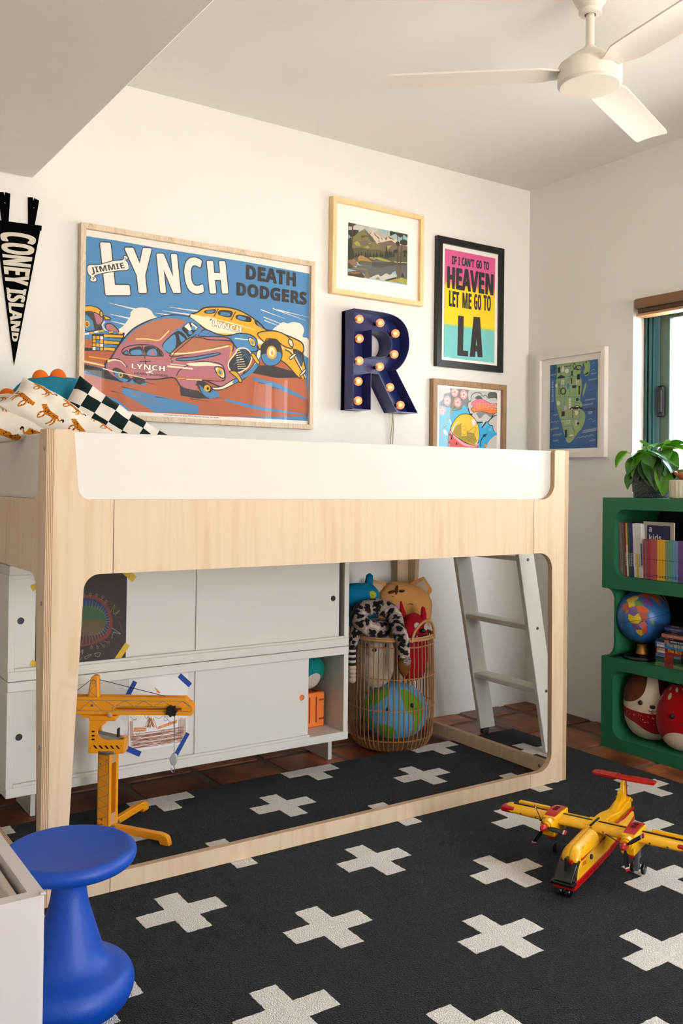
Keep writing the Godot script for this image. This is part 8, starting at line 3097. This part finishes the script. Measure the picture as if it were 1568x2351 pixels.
func books() -> void:
	var pages := mat(Color(0.86, 0.83, 0.76), 0.9)
	var y := 0.7685
	var white := Color(0.80, 0.79, 0.77)
	var grp := "tall picture books at the left end of the upper shelf"
	var l := [
		[0.0125, Color(0.42, 0.39, 0.36), "grey picture book at the far left end of the upper shelf"],
		[0.0115, Color(0.47, 0.43, 0.40), "grey picture book, second from the left end of the upper shelf"],
		[0.0120, Color(0.38, 0.34, 0.31), "brown grey picture book left of the dark red one"],
		[0.0090, Color(0.45, 0.04, 0.06), "dark red picture book between the grey and the yellow ones"],
		[0.0085, Color(0.74, 0.62, 0.12), "yellow picture book right of the dark red one"],
		[0.0110, Color(0.05, 0.30, 0.14), "green picture book right of the yellow one"],
		[0.0095, Color(0.10, 0.12, 0.36), "navy picture book right of the tall green one"],
		[0.0075, Color(0.20, 0.12, 0.40), "violet picture book beside the navy one"],
		[0.0130, white, "white picture book right of the violet one"],
		[0.0110, white * 0.97, "white picture book with a yellow foot band"],
		[0.0115, white * 0.95, "plain white picture book left of the blue titled one"],
		[0.0120, white, "white picture book with a blue title panel, last before the front cover"]]
	var z := 0.8465
	for i in l.size():
		var t: float = l[i][0]
		var o := book(l[i][2], Vector3(-0.283, y, z), Vector3(t, 0.238 - 0.001 * (i % 3), 0.19), -0.055, mat(l[i][1], 0.55), pages)
		var light: bool = i > 7 or i == 4
		var ink := Color(0.08, 0.08, 0.12) if light or i < 3 else Color(0.82, 0.8, 0.76)
		spine_text(o, "a kids book about", 0.105, 0.0068, t, ink)
		if i == 4 or i == 9:
			var g := G.new()
			g.span(Vector3(-0.0006, 0.002, 0.0004), Vector3(0.0, 0.105 if i == 9 else 0.14, t - 0.0004))
			part("colour_band", g, mat(Color(0.72, 0.66, 0.25) if i == 9 else white, 0.6), o)
		if i == 11:
			var g := G.new()
			g.span(Vector3(-0.0005, 0.055, 0.003), Vector3(0.0001, 0.150, t - 0.003))
			part("title_panel", g, mat(Color(0.16, 0.22, 0.52), 0.6), o)
		z += t + 0.0004
	# one shown by its front cover
	var f := thing("book", "white picture book facing out with a blue cover panel reading a kids", "book", Vector3(-0.262, y, 0.962))
	var g := G.new()
	g.span(Vector3(-0.002, 0, 0), Vector3(0.0, 0.247, 0.155), 0.0006)
	part("cover", g, mat(Color(0.62, 0.59, 0.54), 0.6), f)
	g = G.new()
	g.span(Vector3(0.0, 0.002, 0.002), Vector3(0.010, 0.245, 0.153))
	part("pages", g, pages, f)
	g = G.new()
	g.x = Transform3D(Basis(Vector3(0, 0, 1), Vector3.UP, Vector3(-1, 0, 0)), Vector3(-0.0021, 0, 0))
	g.extrude(rrect(0.020, 0.09, 0.138, 0.232, 0.004, 4), 0.0, 0.0004)
	part("title_panel", g, mat(Color(0.025, 0.05, 0.22), 0.5), f)
	g = G.new()
	g.x = Transform3D(Basis(Vector3(0, 0, 1), Vector3.UP, Vector3(-1, 0, 0)), Vector3(-0.0027, 0.195, 0.028))
	g.text("a", 0.034, 700)
	g.x.origin.y = 0.158
	g.text("kids", 0.034, 700)
	part("title", g, mat(Color(0.78, 0.76, 0.72), 0.7), f)
	# the paperback series in rainbow order
	var cols := [
		[Color(0.58, 0.13, 0.22), 1, "deep pink"], [Color(0.42, 0.40, 0.38), 1, "grey"], [Color(0.60, 0.16, 0.25), 3, "pink"], [Color(0.66, 0.27, 0.27), 4, "salmon pink"], [Color(0.82, 0.62, 0.06), 5, "yellow"],
		[Color(0.44, 0.52, 0.38), 2, "sage green"], [Color(0.38, 0.52, 0.38), 1, "pale green"], [Color(0.26, 0.56, 0.50), 2, "turquoise"], [Color(0.38, 0.50, 0.66), 3, "light blue"], [Color(0.36, 0.22, 0.46), 4, "violet"]]
	z = 0.992
	var ord := ["first", "second", "third", "fourth", "fifth"]
	for c: Array in cols:
		var n: int = c[1]
		for k in n:
			var t := 0.0066 if c[2] == "grey" else 0.0076
			var lab := "%s thin paperback in the colourful series" % c[2]
			if n > 1:
				lab = "%s thin paperback, %s from the left of its colour in the series" % [c[2], ord[k]]
			var o := book(lab, Vector3(-0.300, y, z), Vector3(t, 0.172 - (0.006 if c[2] == "grey" else 0.0), 0.036), -0.006, mat((c[0] as Color) * (1.0 - 0.05 * (k % 2)), 0.5), pages, "thin paperback series on the upper shelf")
			if c[2] != "grey":
				var tg := G.new()
				for yy: float in [0.012, 0.018, 0.085]:
					tg.span(Vector3(-0.0004, yy, 0.002), Vector3(0.0, yy + 0.0035, t - 0.002))
				part("spine_title", tg, mat(Color(0.15, 0.08, 0.08), 0.8), o)
			z += t + 0.0003
	f = thing("book", "beige bordered book cover facing out right of the violet paperbacks", "book", Vector3(-0.300, y, z + 0.002))
	g = G.new()
	g.span(Vector3(0, 0, 0), Vector3(0.012, 0.168, 0.115), 0.0008)
	part("cover", g, mat(Color(0.55, 0.46, 0.34), 0.6), f)
	g = G.new()
	g.span(Vector3(-0.0006, 0.010, 0.009), Vector3(0.0002, 0.158, 0.105))
	part("cover_picture", g, mat(Color(0.42, 0.41, 0.42), 0.6), f)
	# lying stack on the middle shelf
	var st := [
		[0.0130, 1.040, "Color", Color(0.42, 0.50, 0.28), "olive green thin book at the foot of the lying stack"],
		[0.0125, 1.041, "", Color(0.22, 0.42, 0.36), "grey green thin book, second from the foot of the lying stack"],
		[0.0130, 1.039, "", Color(0.05, 0.27, 0.19), "dark green thin book, third from the foot of the lying stack"],
		[0.0120, 1.042, "", Color(0.28, 0.46, 0.62), "pale blue thin book under the red one in the lying stack"],
		[0.0260, 1.041, "", Color(0.60, 0.07, 0.05), "thick red book in the lying stack, titled in yellow"],
		[0.0235, 1.042, "", Color(0.12, 0.42, 0.66), "thick blue book lying on the red one"],
		[0.0110, 1.043, "", Color(0.07, 0.09, 0.25), "navy book with an orange band on the thick blue one"],
		[0.0105, 1.058, "", Color(0.08, 0.06, 0.07), "black book between the navy and the pink one"],
		[0.0150, 1.072, "", Color(0.64, 0.36, 0.34), "pink book in the upper half of the lying stack"],
		[0.0080, 1.088, "", Color(0.05, 0.05, 0.06), "thin black book on the pink one"],
		[0.0080, 1.089, "", Color(0.04, 0.045, 0.06), "thin black book, third from the top of the lying stack"],
		[0.0125, 1.087, "", Color(0.16, 0.19, 0.42), "dark blue book, second from the top of the lying stack"],
		[0.0100, 1.088, "", Color(0.03, 0.05, 0.05), "dark book on top of the lying stack"]]
	var yy := 0.4045
	for i in st.size():
		var t: float = st[i][0]
		var o := thing("book", st[i][4], "book", Vector3(-0.278 + 0.003 * sin(i * 2.1), yy, st[i][1]))
		g = G.new()
		var len := 0.205 if i < 7 else 0.18
		g.span(Vector3(0, 0, 0), Vector3(0.0016, t, len), 0.0006)
		g.span(Vector3(0, 0, 0), Vector3(0.13, 0.0012, len), 0.0004)
		g.span(Vector3(0, t - 0.0012, 0), Vector3(0.13, t, len), 0.0004)
		part("cover", g, mat(st[i][3], 0.45), o)
		g = G.new()
		g.span(Vector3(0.0016, 0.0012, 0.002), Vector3(0.127, t - 0.0012, len - 0.002))
		part("pages", g, pages, o)
		g = G.new()
		var xf := Transform3D(Basis(Vector3(0, 0, 1), Vector3.UP, Vector3(-1, 0, 0)), Vector3(-0.0004, t * 0.25, 0.05))
		g.x = xf
		if i == 4 or i == 5:
			g.x.origin.z = 0.058
			g.text("The BIG Book", t * 0.72, 700)
			part("spine_title", g, mat(Color(0.80, 0.66, 0.16), 0.7), o)
			g = G.new()
			g.span(Vector3(-0.0005, t * 0.14, 0.008), Vector3(0.0001, t * 0.86, 0.045))
			part("title_panel", g, mat(Color(0.80, 0.76, 0.72), 0.7), o)
			g = G.new()
			g.x = Transform3D(Basis(Vector3(0, 0, 1), Vector3.UP, Vector3(-1, 0, 0)), Vector3(-0.0008, t * 0.34, 0.010))
			g.text("Richard", t * 0.50, 700)
			part("spine_title", g, mat(Color(0.3, 0.03, 0.03), 0.7), o)
		elif i == 6:
			g.x.origin.z = 0.072
			g.text("WAITING IS NOT EASY", t * 0.7, 700)
			part("spine_title", g, mat(Color(0.8, 0.78, 0.74), 0.7), o)
			g = G.new()
			g.span(Vector3(-0.0005, 0.0, 0.042), Vector3(0.0001, t, 0.066))
			part("colour_band", g, mat(Color(0.72, 0.34, 0.2), 0.7), o)
		elif i < 4:
			g.x.origin.z = 0.006
			g.text("Elephant & Piggie", t * 0.52, 700)
			part("spine_title", g, mat(Color(0.06, 0.10, 0.08), 0.7), o)
			g = G.new()
			g.span(Vector3(-0.0005, 0.0, 0.047), Vector3(0.0001, t, 0.090))
			part("colour_band", g, mat(Color(0.55, 0.16, 0.13), 0.7), o)
		else:
			g.x.origin.z = 0.03
			g.text("picture stories", t * 0.55, 700)
			part("spine_title", g, mat(Color(0.6, 0.55, 0.5), 0.7), o)
		yy += t + 0.0003

# ---------------------------------------------------------------- bookcase things
func bookcase_things() -> void:
	# globe
	var c := Canvas.new(900, 450, 360, 180, Color(0.17, 0.38, 0.60))
	var cx := 201.0
	var cy := 84.0
	var af := [[-26, -28, -12, -32, -8, -20, -16, -14, -26, -18], [-12, -32, 4, -34, 6, -22, -8, -20], [4, -34, 18, -31, 22, -20, 14, -14, 6, -22], [-8, -20, 6, -22, 10, -8, 0, -4, -10, -10], [6, -22, 22, -20, 30, -8, 22, -4, 10, -8], [-16, -14, -8, -20, -10, -10, -20, -8], [-10, -10, 0, -4, 10, -8, 14, 4, 4, 12, -8, 8, -12, 0], [10, -8, 22, -4, 24, 6, 14, 10, 12, 4], [-8, 8, 4, 12, 6, 22, -4, 22], [4, 12, 16, 8, 20, 18, 8, 24], [-4, 22, 8, 24, 6, 36, 0, 38, -4, 30], [8, 24, 18, 18, 16, 30, 6, 36]]
	var ac := [Color(0.70, 0.30, 0.16), Color(0.78, 0.66, 0.12), Color(0.34, 0.50, 0.20), Color(0.40, 0.30, 0.50), Color(0.74, 0.32, 0.14), Color(0.68, 0.40, 0.40), Color(0.78, 0.66, 0.12), Color(0.62, 0.28, 0.20), Color(0.40, 0.28, 0.48), Color(0.70, 0.34, 0.34), Color(0.78, 0.60, 0.12), Color(0.72, 0.28, 0.12)]
	for i in af.size():
		var q := []
		for k in range(0, af[i].size(), 2):
			q.append(cx + af[i][k] * 1.2)
			q.append(cy + af[i][k + 1] * 1.15)
		c.poly(q, ac[i])
		c.outline(q, 0.5, Color(0.25, 0.2, 0.25))
	for q: Array in [[28, -40, 46, -44, 54, -30, 44, -18, 32, -24], [-24, -44, 0, -52, 20, -50, 14, -40, -10, -36], [20, -52, 60, -58, 90, -50, 80, -36, 50, -42], [60, -38, 76, -40, 72, -14, 64, -20], [84, -40, 110, -46, 120, -30, 100, -20]]:
		var m := []
		for k in range(0, q.size(), 2):
			m.append(cx + q[k])
			m.append(cy + q[k + 1])
		c.smooth(m, [Color(0.72, 0.34, 0.14), Color(0.36, 0.44, 0.2), Color(0.40, 0.46, 0.16), Color(0.42, 0.26, 0.46), Color(0.74, 0.62, 0.2)][int(absf(q[0])) % 5])
	c.smooth([cx + 34, cy + 10, cx + 38, cy + 14, cx + 36, cy + 24, cx + 32, cy + 20], Color(0.30, 0.48, 0.2))
	c.poly([0, 168, 360, 168, 360, 180, 0, 180], Color(0.62, 0.58, 0.30))
	for k in 12:
		c.poly([k * 30, 0, k * 30 + 0.4, 0, k * 30 + 0.4, 180, k * 30, 180], Color(0.22, 0.40, 0.58))
	var o := thing("globe", "desk globe on a black foot on the middle shelf of the bookcase", "globe", Vector3(-0.205, 0.4045, 0.918))
	var g := G.new()
	g.x = Transform3D(Basis(Vector3(-0.82, 0, 0.57).normalized(), deg_to_rad(14)), Vector3(0, 0.186, 0))
	g.blob(func(d: Vector3) -> Vector3: return d * 0.117, 48, 32)
	var gm := mat(Color.WHITE, 0.35, {"tex": c.done()})
	var ball := part("sphere", g, gm, o)
	g = G.new()
	g.x = Transform3D(Basis(Vector3(-0.82, 0, 0.57).normalized(), deg_to_rad(14)), Vector3(0, 0.186, 0))
	var eq := PackedVector3Array()
	for i in 64:
		eq.append(Vector3(cos(TAU * i / 64) * 0.1172, 0, sin(TAU * i / 64) * 0.1172))
	g.tube(eq, PackedFloat32Array([0.0009]), 5, true)
	part("equator_band", g, mat(Color(0.12, 0.13, 0.15), 0.6), ball)
	g = G.new()
	g.lathe(PackedVector2Array([Vector2(0, 0), Vector2(0.082, 0), Vector2(0.085, 0.006), Vector2(0.080, 0.013), Vector2(0.045, 0.022), Vector2(0, 0.024)]), 40)
	part("foot", g, mat(Color(0.03, 0.03, 0.032), 0.3), o)
	g = G.new()
	g.lathe(PackedVector2Array([Vector2(0.034, 0.020), Vector2(0.030, 0.028), Vector2(0.024, 0.052), Vector2(0.028, 0.066), Vector2(0.0, 0.072)]), 32)
	part("brass_stem", g, mat(Color(0.72, 0.54, 0.30), 0.3, {"metal": 0.85}), o)
	g = G.new()
	var arm := PackedVector3Array()
	for i in 12:
		var a := deg_to_rad(-86.0 + 150.0 * i / 11.0)
		arm.append(Vector3(0.02 + cos(a) * 0.124, 0.186 + sin(a) * 0.128, 0.06 * cos(a) * 0.5))
	g.tube(arm, PackedFloat32Array([0.004]), 8)
	g.rod(Vector3(-0.028, 0.300, -0.012), Vector3(-0.010, 0.306, -0.02), 0.005, 10, 0.009)
	part("meridian_arm", g, mat(Color(0.55, 0.50, 0.42), 0.4), o)

	# black ball with an eight on it
	o = thing("toy_ball", "black toy ball with a white disc reading 8 beside the lying books", "ball", Vector3(-0.298, 0.4045, 1.205))
	# stands in front of the stack
	o.position = Vector3(-0.318 + 0.0, 0.4045, 1.21)
	g = G.new()
	g.ball(Vector3(0.06, 0.047, 0), Vector3(0.047, 0.047, 0.047), 32, 20)
	part("ball", g, mat(Color(0.01, 0.01, 0.012), 0.15), o)
	var bd := Vector3(-0.80, 0.42, 0.40).normalized()
	var bx := Vector3.UP.cross(bd).normalized()
	g = G.new()
	var cap := PackedVector3Array()
	for j in 7:
		for i in 28:
			var r := 0.52 * (1.0 - j / 6.0)
			var a := TAU * i / 28
			cap.append(Vector3(0.06, 0.047, 0) + (bd * cos(r) + (bx * cos(a) + bd.cross(bx) * sin(a)) * sin(r)) * 0.0473)
	g.grid(cap, 28, 7, true)
	var disc := part("white_disc", g, mat(Color(0.8, 0.78, 0.76), 0.3), o)
	g = G.new()
	g.x = Transform3D(Basis(bx, bd.cross(bx), bd), Vector3(0.06, 0.047, 0) + bd * 0.0476 - bx * 0.0075 - bd.cross(bx) * 0.009)
	g.text("8", 0.028, 400)
	part("numeral", g, M.black, disc)
	o.position.x = -0.318

	# two plush toys in the lower opening
	var fw := Vector3(-0.80, 0, 0.60)
	var rt := Vector3(0.60, 0, 0.80)
	o = thing("plush_toy", "brown and white dog plush with a red bandana in the bookcase", "plush toy", Vector3(-0.175, 0.0525, 0.945))
	var dc := Canvas.new(720, 480, 360, 240, Color(0.80, 0.73, 0.62))
	# front at u = 0.597 -> x = 215
	var fx := 216.0
	var br := Color(0.36, 0.18, 0.055)
	dc.smooth([fx - 16, 0, fx - 14, 40, fx - 12, 70, fx - 20, 92, fx - 44, 108, fx - 84, 112, fx - 110, 90, fx - 120, 40, fx - 110, 0], br)
	dc.smooth([fx + 24, 0, fx + 20, 50, fx + 18, 84, fx + 32, 106, fx + 80, 116, fx + 120, 80, fx + 130, 0], Color(0.27, 0.12, 0.045))
	dc.smooth([fx - 130, 118, fx - 60, 126, fx, 128, fx + 60, 124, fx + 110, 116, fx + 60, 160, fx + 20, 172, fx - 10, 166, fx - 50, 150, fx - 100, 136], Color(0.55, 0.03, 0.05))
	var rng := RandomNumberGenerator.new()
	rng.seed = 8
	for k in 46:
		var x := fx + rng.randf_range(-80, 70)
		var y := 132 + rng.randf_range(0, 22) * (1.0 - absf(x - fx) / 130.0)
		dc.line([x, y, x + rng.randf_range(-4, 4), y + rng.randf_range(-3, 3)], 1.0, Color(0.78, 0.60, 0.58), false)
	g = G.new()
	g.blob(lumpy(Vector3(0, 0.150, 0), Vector3(0.112, 0.152, 0.112), 1.25, 0.015, 2), 48, 32)
	part("body", g, mat(Color.WHITE, 0.95, {"tex": dc.done(), "rim": 0.3, "spec": 0.15}), o)
	dog_face(o, fw, rt)
	o = thing("plush_toy", "red strawberry plush with pale seeds and a cream belly in the bookcase", "plush toy", Vector3(-0.205, 0.0525, 1.135))
	var sc := Canvas.new(640, 400, 360, 240, Color(0.58, 0.012, 0.03))
	sc.smooth([fx - 66, 168, fx - 30, 146, fx + 6, 150, fx + 36, 176, fx + 60, 214, fx + 64, 240, fx - 100, 240, fx - 90, 200], Color(0.78, 0.70, 0.60))
	for k: Array in [[-10, 40, 7, 9], [26, 44, 8, 9], [-36, 62, 7, 10], [24, 72, 9, 9], [-50, 38, 5, 7], [60, 58, 8, 9], [-80, 70, 6, 9], [70, 90, 7, 9]]:
		sc.disc(fx + k[0], k[1], k[2], k[3], Color(0.66, 0.64, 0.50))
	g = G.new()
	g.x = Transform3D(Basis(fw, 0.10), Vector3.ZERO)
	g.blob(func(d: Vector3) -> Vector3: return Vector3(0, 0.140, 0) + Vector3(d.x * 0.096 * (1.0 - 0.16 * d.y), d.y * 0.142, d.z * 0.105 * (1.0 - 0.16 * d.y)), 48, 32)
	part("body", g, mat(Color.WHITE, 0.95, {"tex": sc.done(), "rim": 0.3, "spec": 0.15}), o)
	for e: Array in [[-0.052, 0.158], [0.034, 0.148]]:
		g = G.new()
		g.ball(Vector3(0, e[1], 0) + rt * e[0] + fw * (0.085 if e[0] > 0 else 0.088), Vector3(0.0095, 0.012, 0.0095), 16, 12)
		part("eye", g, M.black, o)
	g = G.new()
	var sm := PackedVector3Array()
	for i in 7:
		var a := PI * (1.15 + 0.7 * i / 6.0)
		sm.append(Vector3(0, 0.140 + sin(a) * 0.010, 0) + rt * (-0.016 + cos(a) * 0.015) + fw * 0.1005)
	g.tube(sm, PackedFloat32Array([0.0013]), 6)
	part("mouth", g, M.black, o)
	g = G.new()
	for i in 5:
		var a := TAU * i / 5
		g.x = Transform3D(Basis(Vector3.UP, a), Vector3(0.0, 0.276, 0.0))
		g.ball(Vector3(0.024, 0.0, 0), Vector3(0.026, 0.005, 0.012), 14, 8)
	part("leaf_cap", g, plush(Color(0.02, 0.06, 0.05)), o)

func dog_face(o: Node3D, fw: Vector3, rt: Vector3) -> void:
	for e: Array in [[-0.046, 0.176], [0.058, 0.172]]:
		var g := G.new()
		g.ball(Vector3(0, e[1], 0) + rt * e[0] + fw * (0.104 if e[0] < 0 else 0.098), Vector3(0.0105, 0.0105, 0.0105), 16, 12)
		part("eye", g, M.black, o)
	var g := G.new()
	g.x = Transform3D(Basis(rt, Vector3.UP, fw), Vector3(0, 0.164, 0) + rt * 0.004 + fw * 0.117)
	g.ball(Vector3.ZERO, Vector3(0.0125, 0.009, 0.007), 18, 12)
	part("nose", g, M.black, o)
	g = G.new()
	for s: float in [-1.0, 1.0]:
		var p := PackedVector3Array()
		for i in 7:
			var a := PI * (1.08 + 0.84 * i / 6.0)
			p.append(Vector3(0, 0.152 + sin(a) * 0.008, 0) + rt * (0.004 + s * 0.0085 + cos(a) * 0.0085) + fw * 0.1195)
		g.tube(p, PackedFloat32Array([0.0014]), 6)
	part("mouth", g, M.black, o)
	g = G.new()
	g.x = Transform3D(Basis(rt, Vector3.UP, fw), Vector3(0, 0.139, 0) + rt * 0.003 + fw * 0.119)
	g.ball(Vector3.ZERO, Vector3(0.006, 0.005, 0.003), 12, 8)
	part("tongue", g, mat(Color(0.70, 0.36, 0.40), 0.9), o)

# ---------------------------------------------------------------- plants
func leaf(parent: Node3D, base: Vector3, tip: Vector3, width: float, m: Material, droop := 0.25, roll := 0.0) -> void:
	var d := tip - base
	var l := d.length()
	var x := d / l
	var up := Vector3.UP if absf(x.y) < 0.95 else Vector3.RIGHT
	var s := x.cross(up).normalized().rotated(x, roll)
	var n := s.cross(x).normalized()
	var nu := 9
	var nv := 14
	var p := PackedVector3Array()
	var q := PackedVector3Array()
	for j in nv:
		var v := j / float(nv - 1)
		# heart outline
		var w := width * 0.5 * (pow(sin(PI * pow(v, 0.55)), 0.8) if v > 0.0 and v < 1.0 else 0.0)
		for i in nu:
			var u := i / float(nu - 1) * 2.0 - 1.0
			var notch := -0.12 * l * pow(absf(u), 1.5) * (1.0 - v) * (1.0 if v < 0.35 else 0.0)
			var pt := base + x * (v * l + notch) + s * (u * w) + n * (droop * l * (sin(PI * v) * 0.5) + 0.30 * w * absf(u) - 0.06 * w * (1.0 - absf(u)))
			p.append(pt)
			q.append(pt - n * 0.0009)
	var g := G.new()
	g.grid(mirrored(p, nu), nu, nv)
	g.grid(q, nu, nv)
	part("leaf", g, m, parent)

func plants() -> void:
	var o := thing("potted_plant", "heart leaved green plant in a dark speckled pot on the bookcase", "plant", Vector3(-0.15, 1.1165, 0.922))
	var nz := noise_image(256, 256, 0.16, 91, 2, FastNoiseLite.TYPE_CELLULAR)
	var tz := toned(nz, [[0.0, Color(0.14, 0.18, 0.17)], [0.70, Color(0.18, 0.22, 0.21)], [0.76, Color(0.7, 0.7, 0.66)], [1.0, Color(0.75, 0.75, 0.70)]])
	var pm := mat(Color.WHITE, 0.55, {"tex": tz, "tri": Vector3(6, 6, 6)})
	var g := G.new()
	g.lathe(PackedVector2Array([Vector2(0, 0.020), Vector2(0.082, 0.020), Vector2(0.087, 0.026), Vector2(0.092, 0.135), Vector2(0.090, 0.139), Vector2(0.086, 0.137), Vector2(0.084, 0.12), Vector2(0, 0.12)]), 48)
	part("pot", g, pm, o)
	g = G.new()
	g.lathe(PackedVector2Array([Vector2(0, 0), Vector2(0.079, 0), Vector2(0.082, 0.004), Vector2(0.082, 0.021), Vector2(0, 0.021)]), 48)
	part("saucer", g, pm, o)
	g = G.new()
	g.lathe(PackedVector2Array([Vector2(0.084, 0.120), Vector2(0.05, 0.126), Vector2(0.0, 0.128)]), 32)
	part("soil", g, mat(Color(0.06, 0.04, 0.03), 0.95), o)
	var gm := mat(Color(0.22, 0.44, 0.12), 0.32, {"back": Color(0.36, 0.56, 0.12), "spec": 0.5})
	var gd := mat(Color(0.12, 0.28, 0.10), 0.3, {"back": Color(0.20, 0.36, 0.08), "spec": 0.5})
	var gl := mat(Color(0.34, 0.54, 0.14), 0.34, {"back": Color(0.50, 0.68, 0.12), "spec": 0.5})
	# base and tip in (z along the shelf, height above the shelf, x towards the room)
	var lv := [
		[-0.14, 0.205, -0.19, 0.135, -0.02, 0.055, gl, 0.2], [-0.02, 0.20, -0.095, 0.115, -0.06, 0.085, gm, 0.3], [-0.02, 0.155, -0.075, 0.075, -0.07, 0.075, gd, 0.1], [0.0, 0.19, -0.025, 0.085, -0.11, 0.075, gl, 0.2],
		[0.02, 0.14, 0.0, 0.070, -0.10, 0.075, gd, 0.25], [0.035, 0.165, 0.105, 0.030, -0.11, 0.085, gd, 0.3], [0.06, 0.18, 0.185, 0.135, -0.07, 0.110, gm, 0.25], [0.02, 0.23, 0.115, 0.215, 0.02, 0.075, gm, 0.2],
		[-0.03, 0.215, -0.10, 0.205, 0.02, 0.06, gm, 0.2], [0.07, 0.215, 0.20, 0.195, 0.0, 0.095, gl, 0.2], [-0.085, 0.145, -0.105, 0.060, -0.02, 0.065, gd, 0.3], [-0.06, 0.11, -0.07, 0.035, -0.085, 0.06, gm, 0.3],
		[0.10, 0.115, 0.135, 0.010, -0.11, 0.085, gl, 0.15], [0.045, 0.24, 0.075, 0.245, 0.05, 0.06, gl, 0.2], [0.0, 0.22, 0.03, 0.24, 0.06, 0.07, gm, 0.3], [0.03, 0.20, 0.06, 0.115, -0.09, 0.075, gm, 0.3],
		[-0.01, 0.235, 0.05, 0.225, -0.06, 0.085, gl, 0.25], [0.07, 0.20, 0.15, 0.165, -0.095, 0.10, gm, 0.2], [0.03, 0.155, 0.075, 0.05, -0.115, 0.09, gd, 0.25], [-0.035, 0.17, -0.055, 0.10, -0.105, 0.075, gm, 0.25], [0.09, 0.235, 0.16, 0.235, 0.04, 0.075, gm, 0.2], [-0.055, 0.225, -0.075, 0.235, 0.06, 0.05, gl, 0.2], [0.06, 0.14, 0.085, 0.055, -0.09, 0.08, gm, 0.2],
		[0.085, 0.17, 0.165, 0.085, -0.07, 0.085, gd, 0.3], [-0.05, 0.19, -0.02, 0.13, -0.08, 0.07, gm, 0.3], [0.10, 0.15, 0.12, 0.08, -0.06, 0.08, gm, 0.2]]
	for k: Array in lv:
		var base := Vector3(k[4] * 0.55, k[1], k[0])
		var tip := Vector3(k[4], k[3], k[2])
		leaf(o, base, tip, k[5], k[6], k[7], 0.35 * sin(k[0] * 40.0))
		g = G.new()
		var root := Vector3(k[4] * 0.15, 0.125, k[0] * 0.25)
		g.tube(PackedVector3Array([root, root.lerp(base, 0.55) + Vector3(0, 0.03, 0), base + Vector3(0, 0.002, 0)]), PackedFloat32Array([0.0022, 0.002, 0.0015]), 6)
		part("stem", g, gl, o)
	# small fluted pot at the frame's right edge
	o = thing("potted_plant", "succulent in a white fluted pot right of the speckled pot", "plant", Vector3(-0.205, 1.1165, 1.132))
	g = G.new()
	var p := PackedVector3Array()
	for q: Array in [[0.0, 0.0], [0.060, 0.0], [0.066, 0.006], [0.067, 0.072], [0.064, 0.080], [0.059, 0.081], [0.057, 0.070], [0.0, 0.070]]:
		for i in 96:
			var a := -TAU * i / 96
			var r: float = q[0] * (1.0 + (0.022 * cos(a * 24.0) if q[0] > 0.0595 else 0.0))
			p.append(Vector3(cos(a) * r, q[1], sin(a) * r))
	g.grid(p, 96, 8, true)
	part("pot", g, mat(Color(0.80, 0.76, 0.68), 0.6), o)
	var sm := mat(Color(0.42, 0.46, 0.20), 0.4, {"back": Color(0.2, 0.2, 0.05)})
	var so := mat(Color(0.70, 0.42, 0.24), 0.4, {"back": Color(0.25, 0.15, 0.05)})
	for i in 11:
		var a := TAU * i / 11.0 * 1.62 + 1.0
		var r := 0.022 + 0.030 * (i % 3) / 2.0
		g = G.new()
		g.x = Transform3D(Basis(Vector3.UP, -a) * Basis(Vector3(0, 0, 1), -0.5 - 0.25 * (i % 3)), Vector3(cos(a) * r * 0.5, 0.085, sin(a) * r * 0.5))
		g.blob(func(d: Vector3) -> Vector3: return Vector3(d.x * 0.007, d.y * 0.028 + 0.020, d.z * 0.017 * (1.0 + 0.5 * d.y)), 16, 12)
		part("leaf", g, so if i % 2 == 0 else sm, o)
	g = G.new()
	g.lathe(PackedVector2Array([Vector2(0.057, 0.070), Vector2(0.03, 0.077), Vector2(0, 0.078)]), 24)
	part("soil", g, mat(Color(0.10, 0.07, 0.05), 0.95), o)
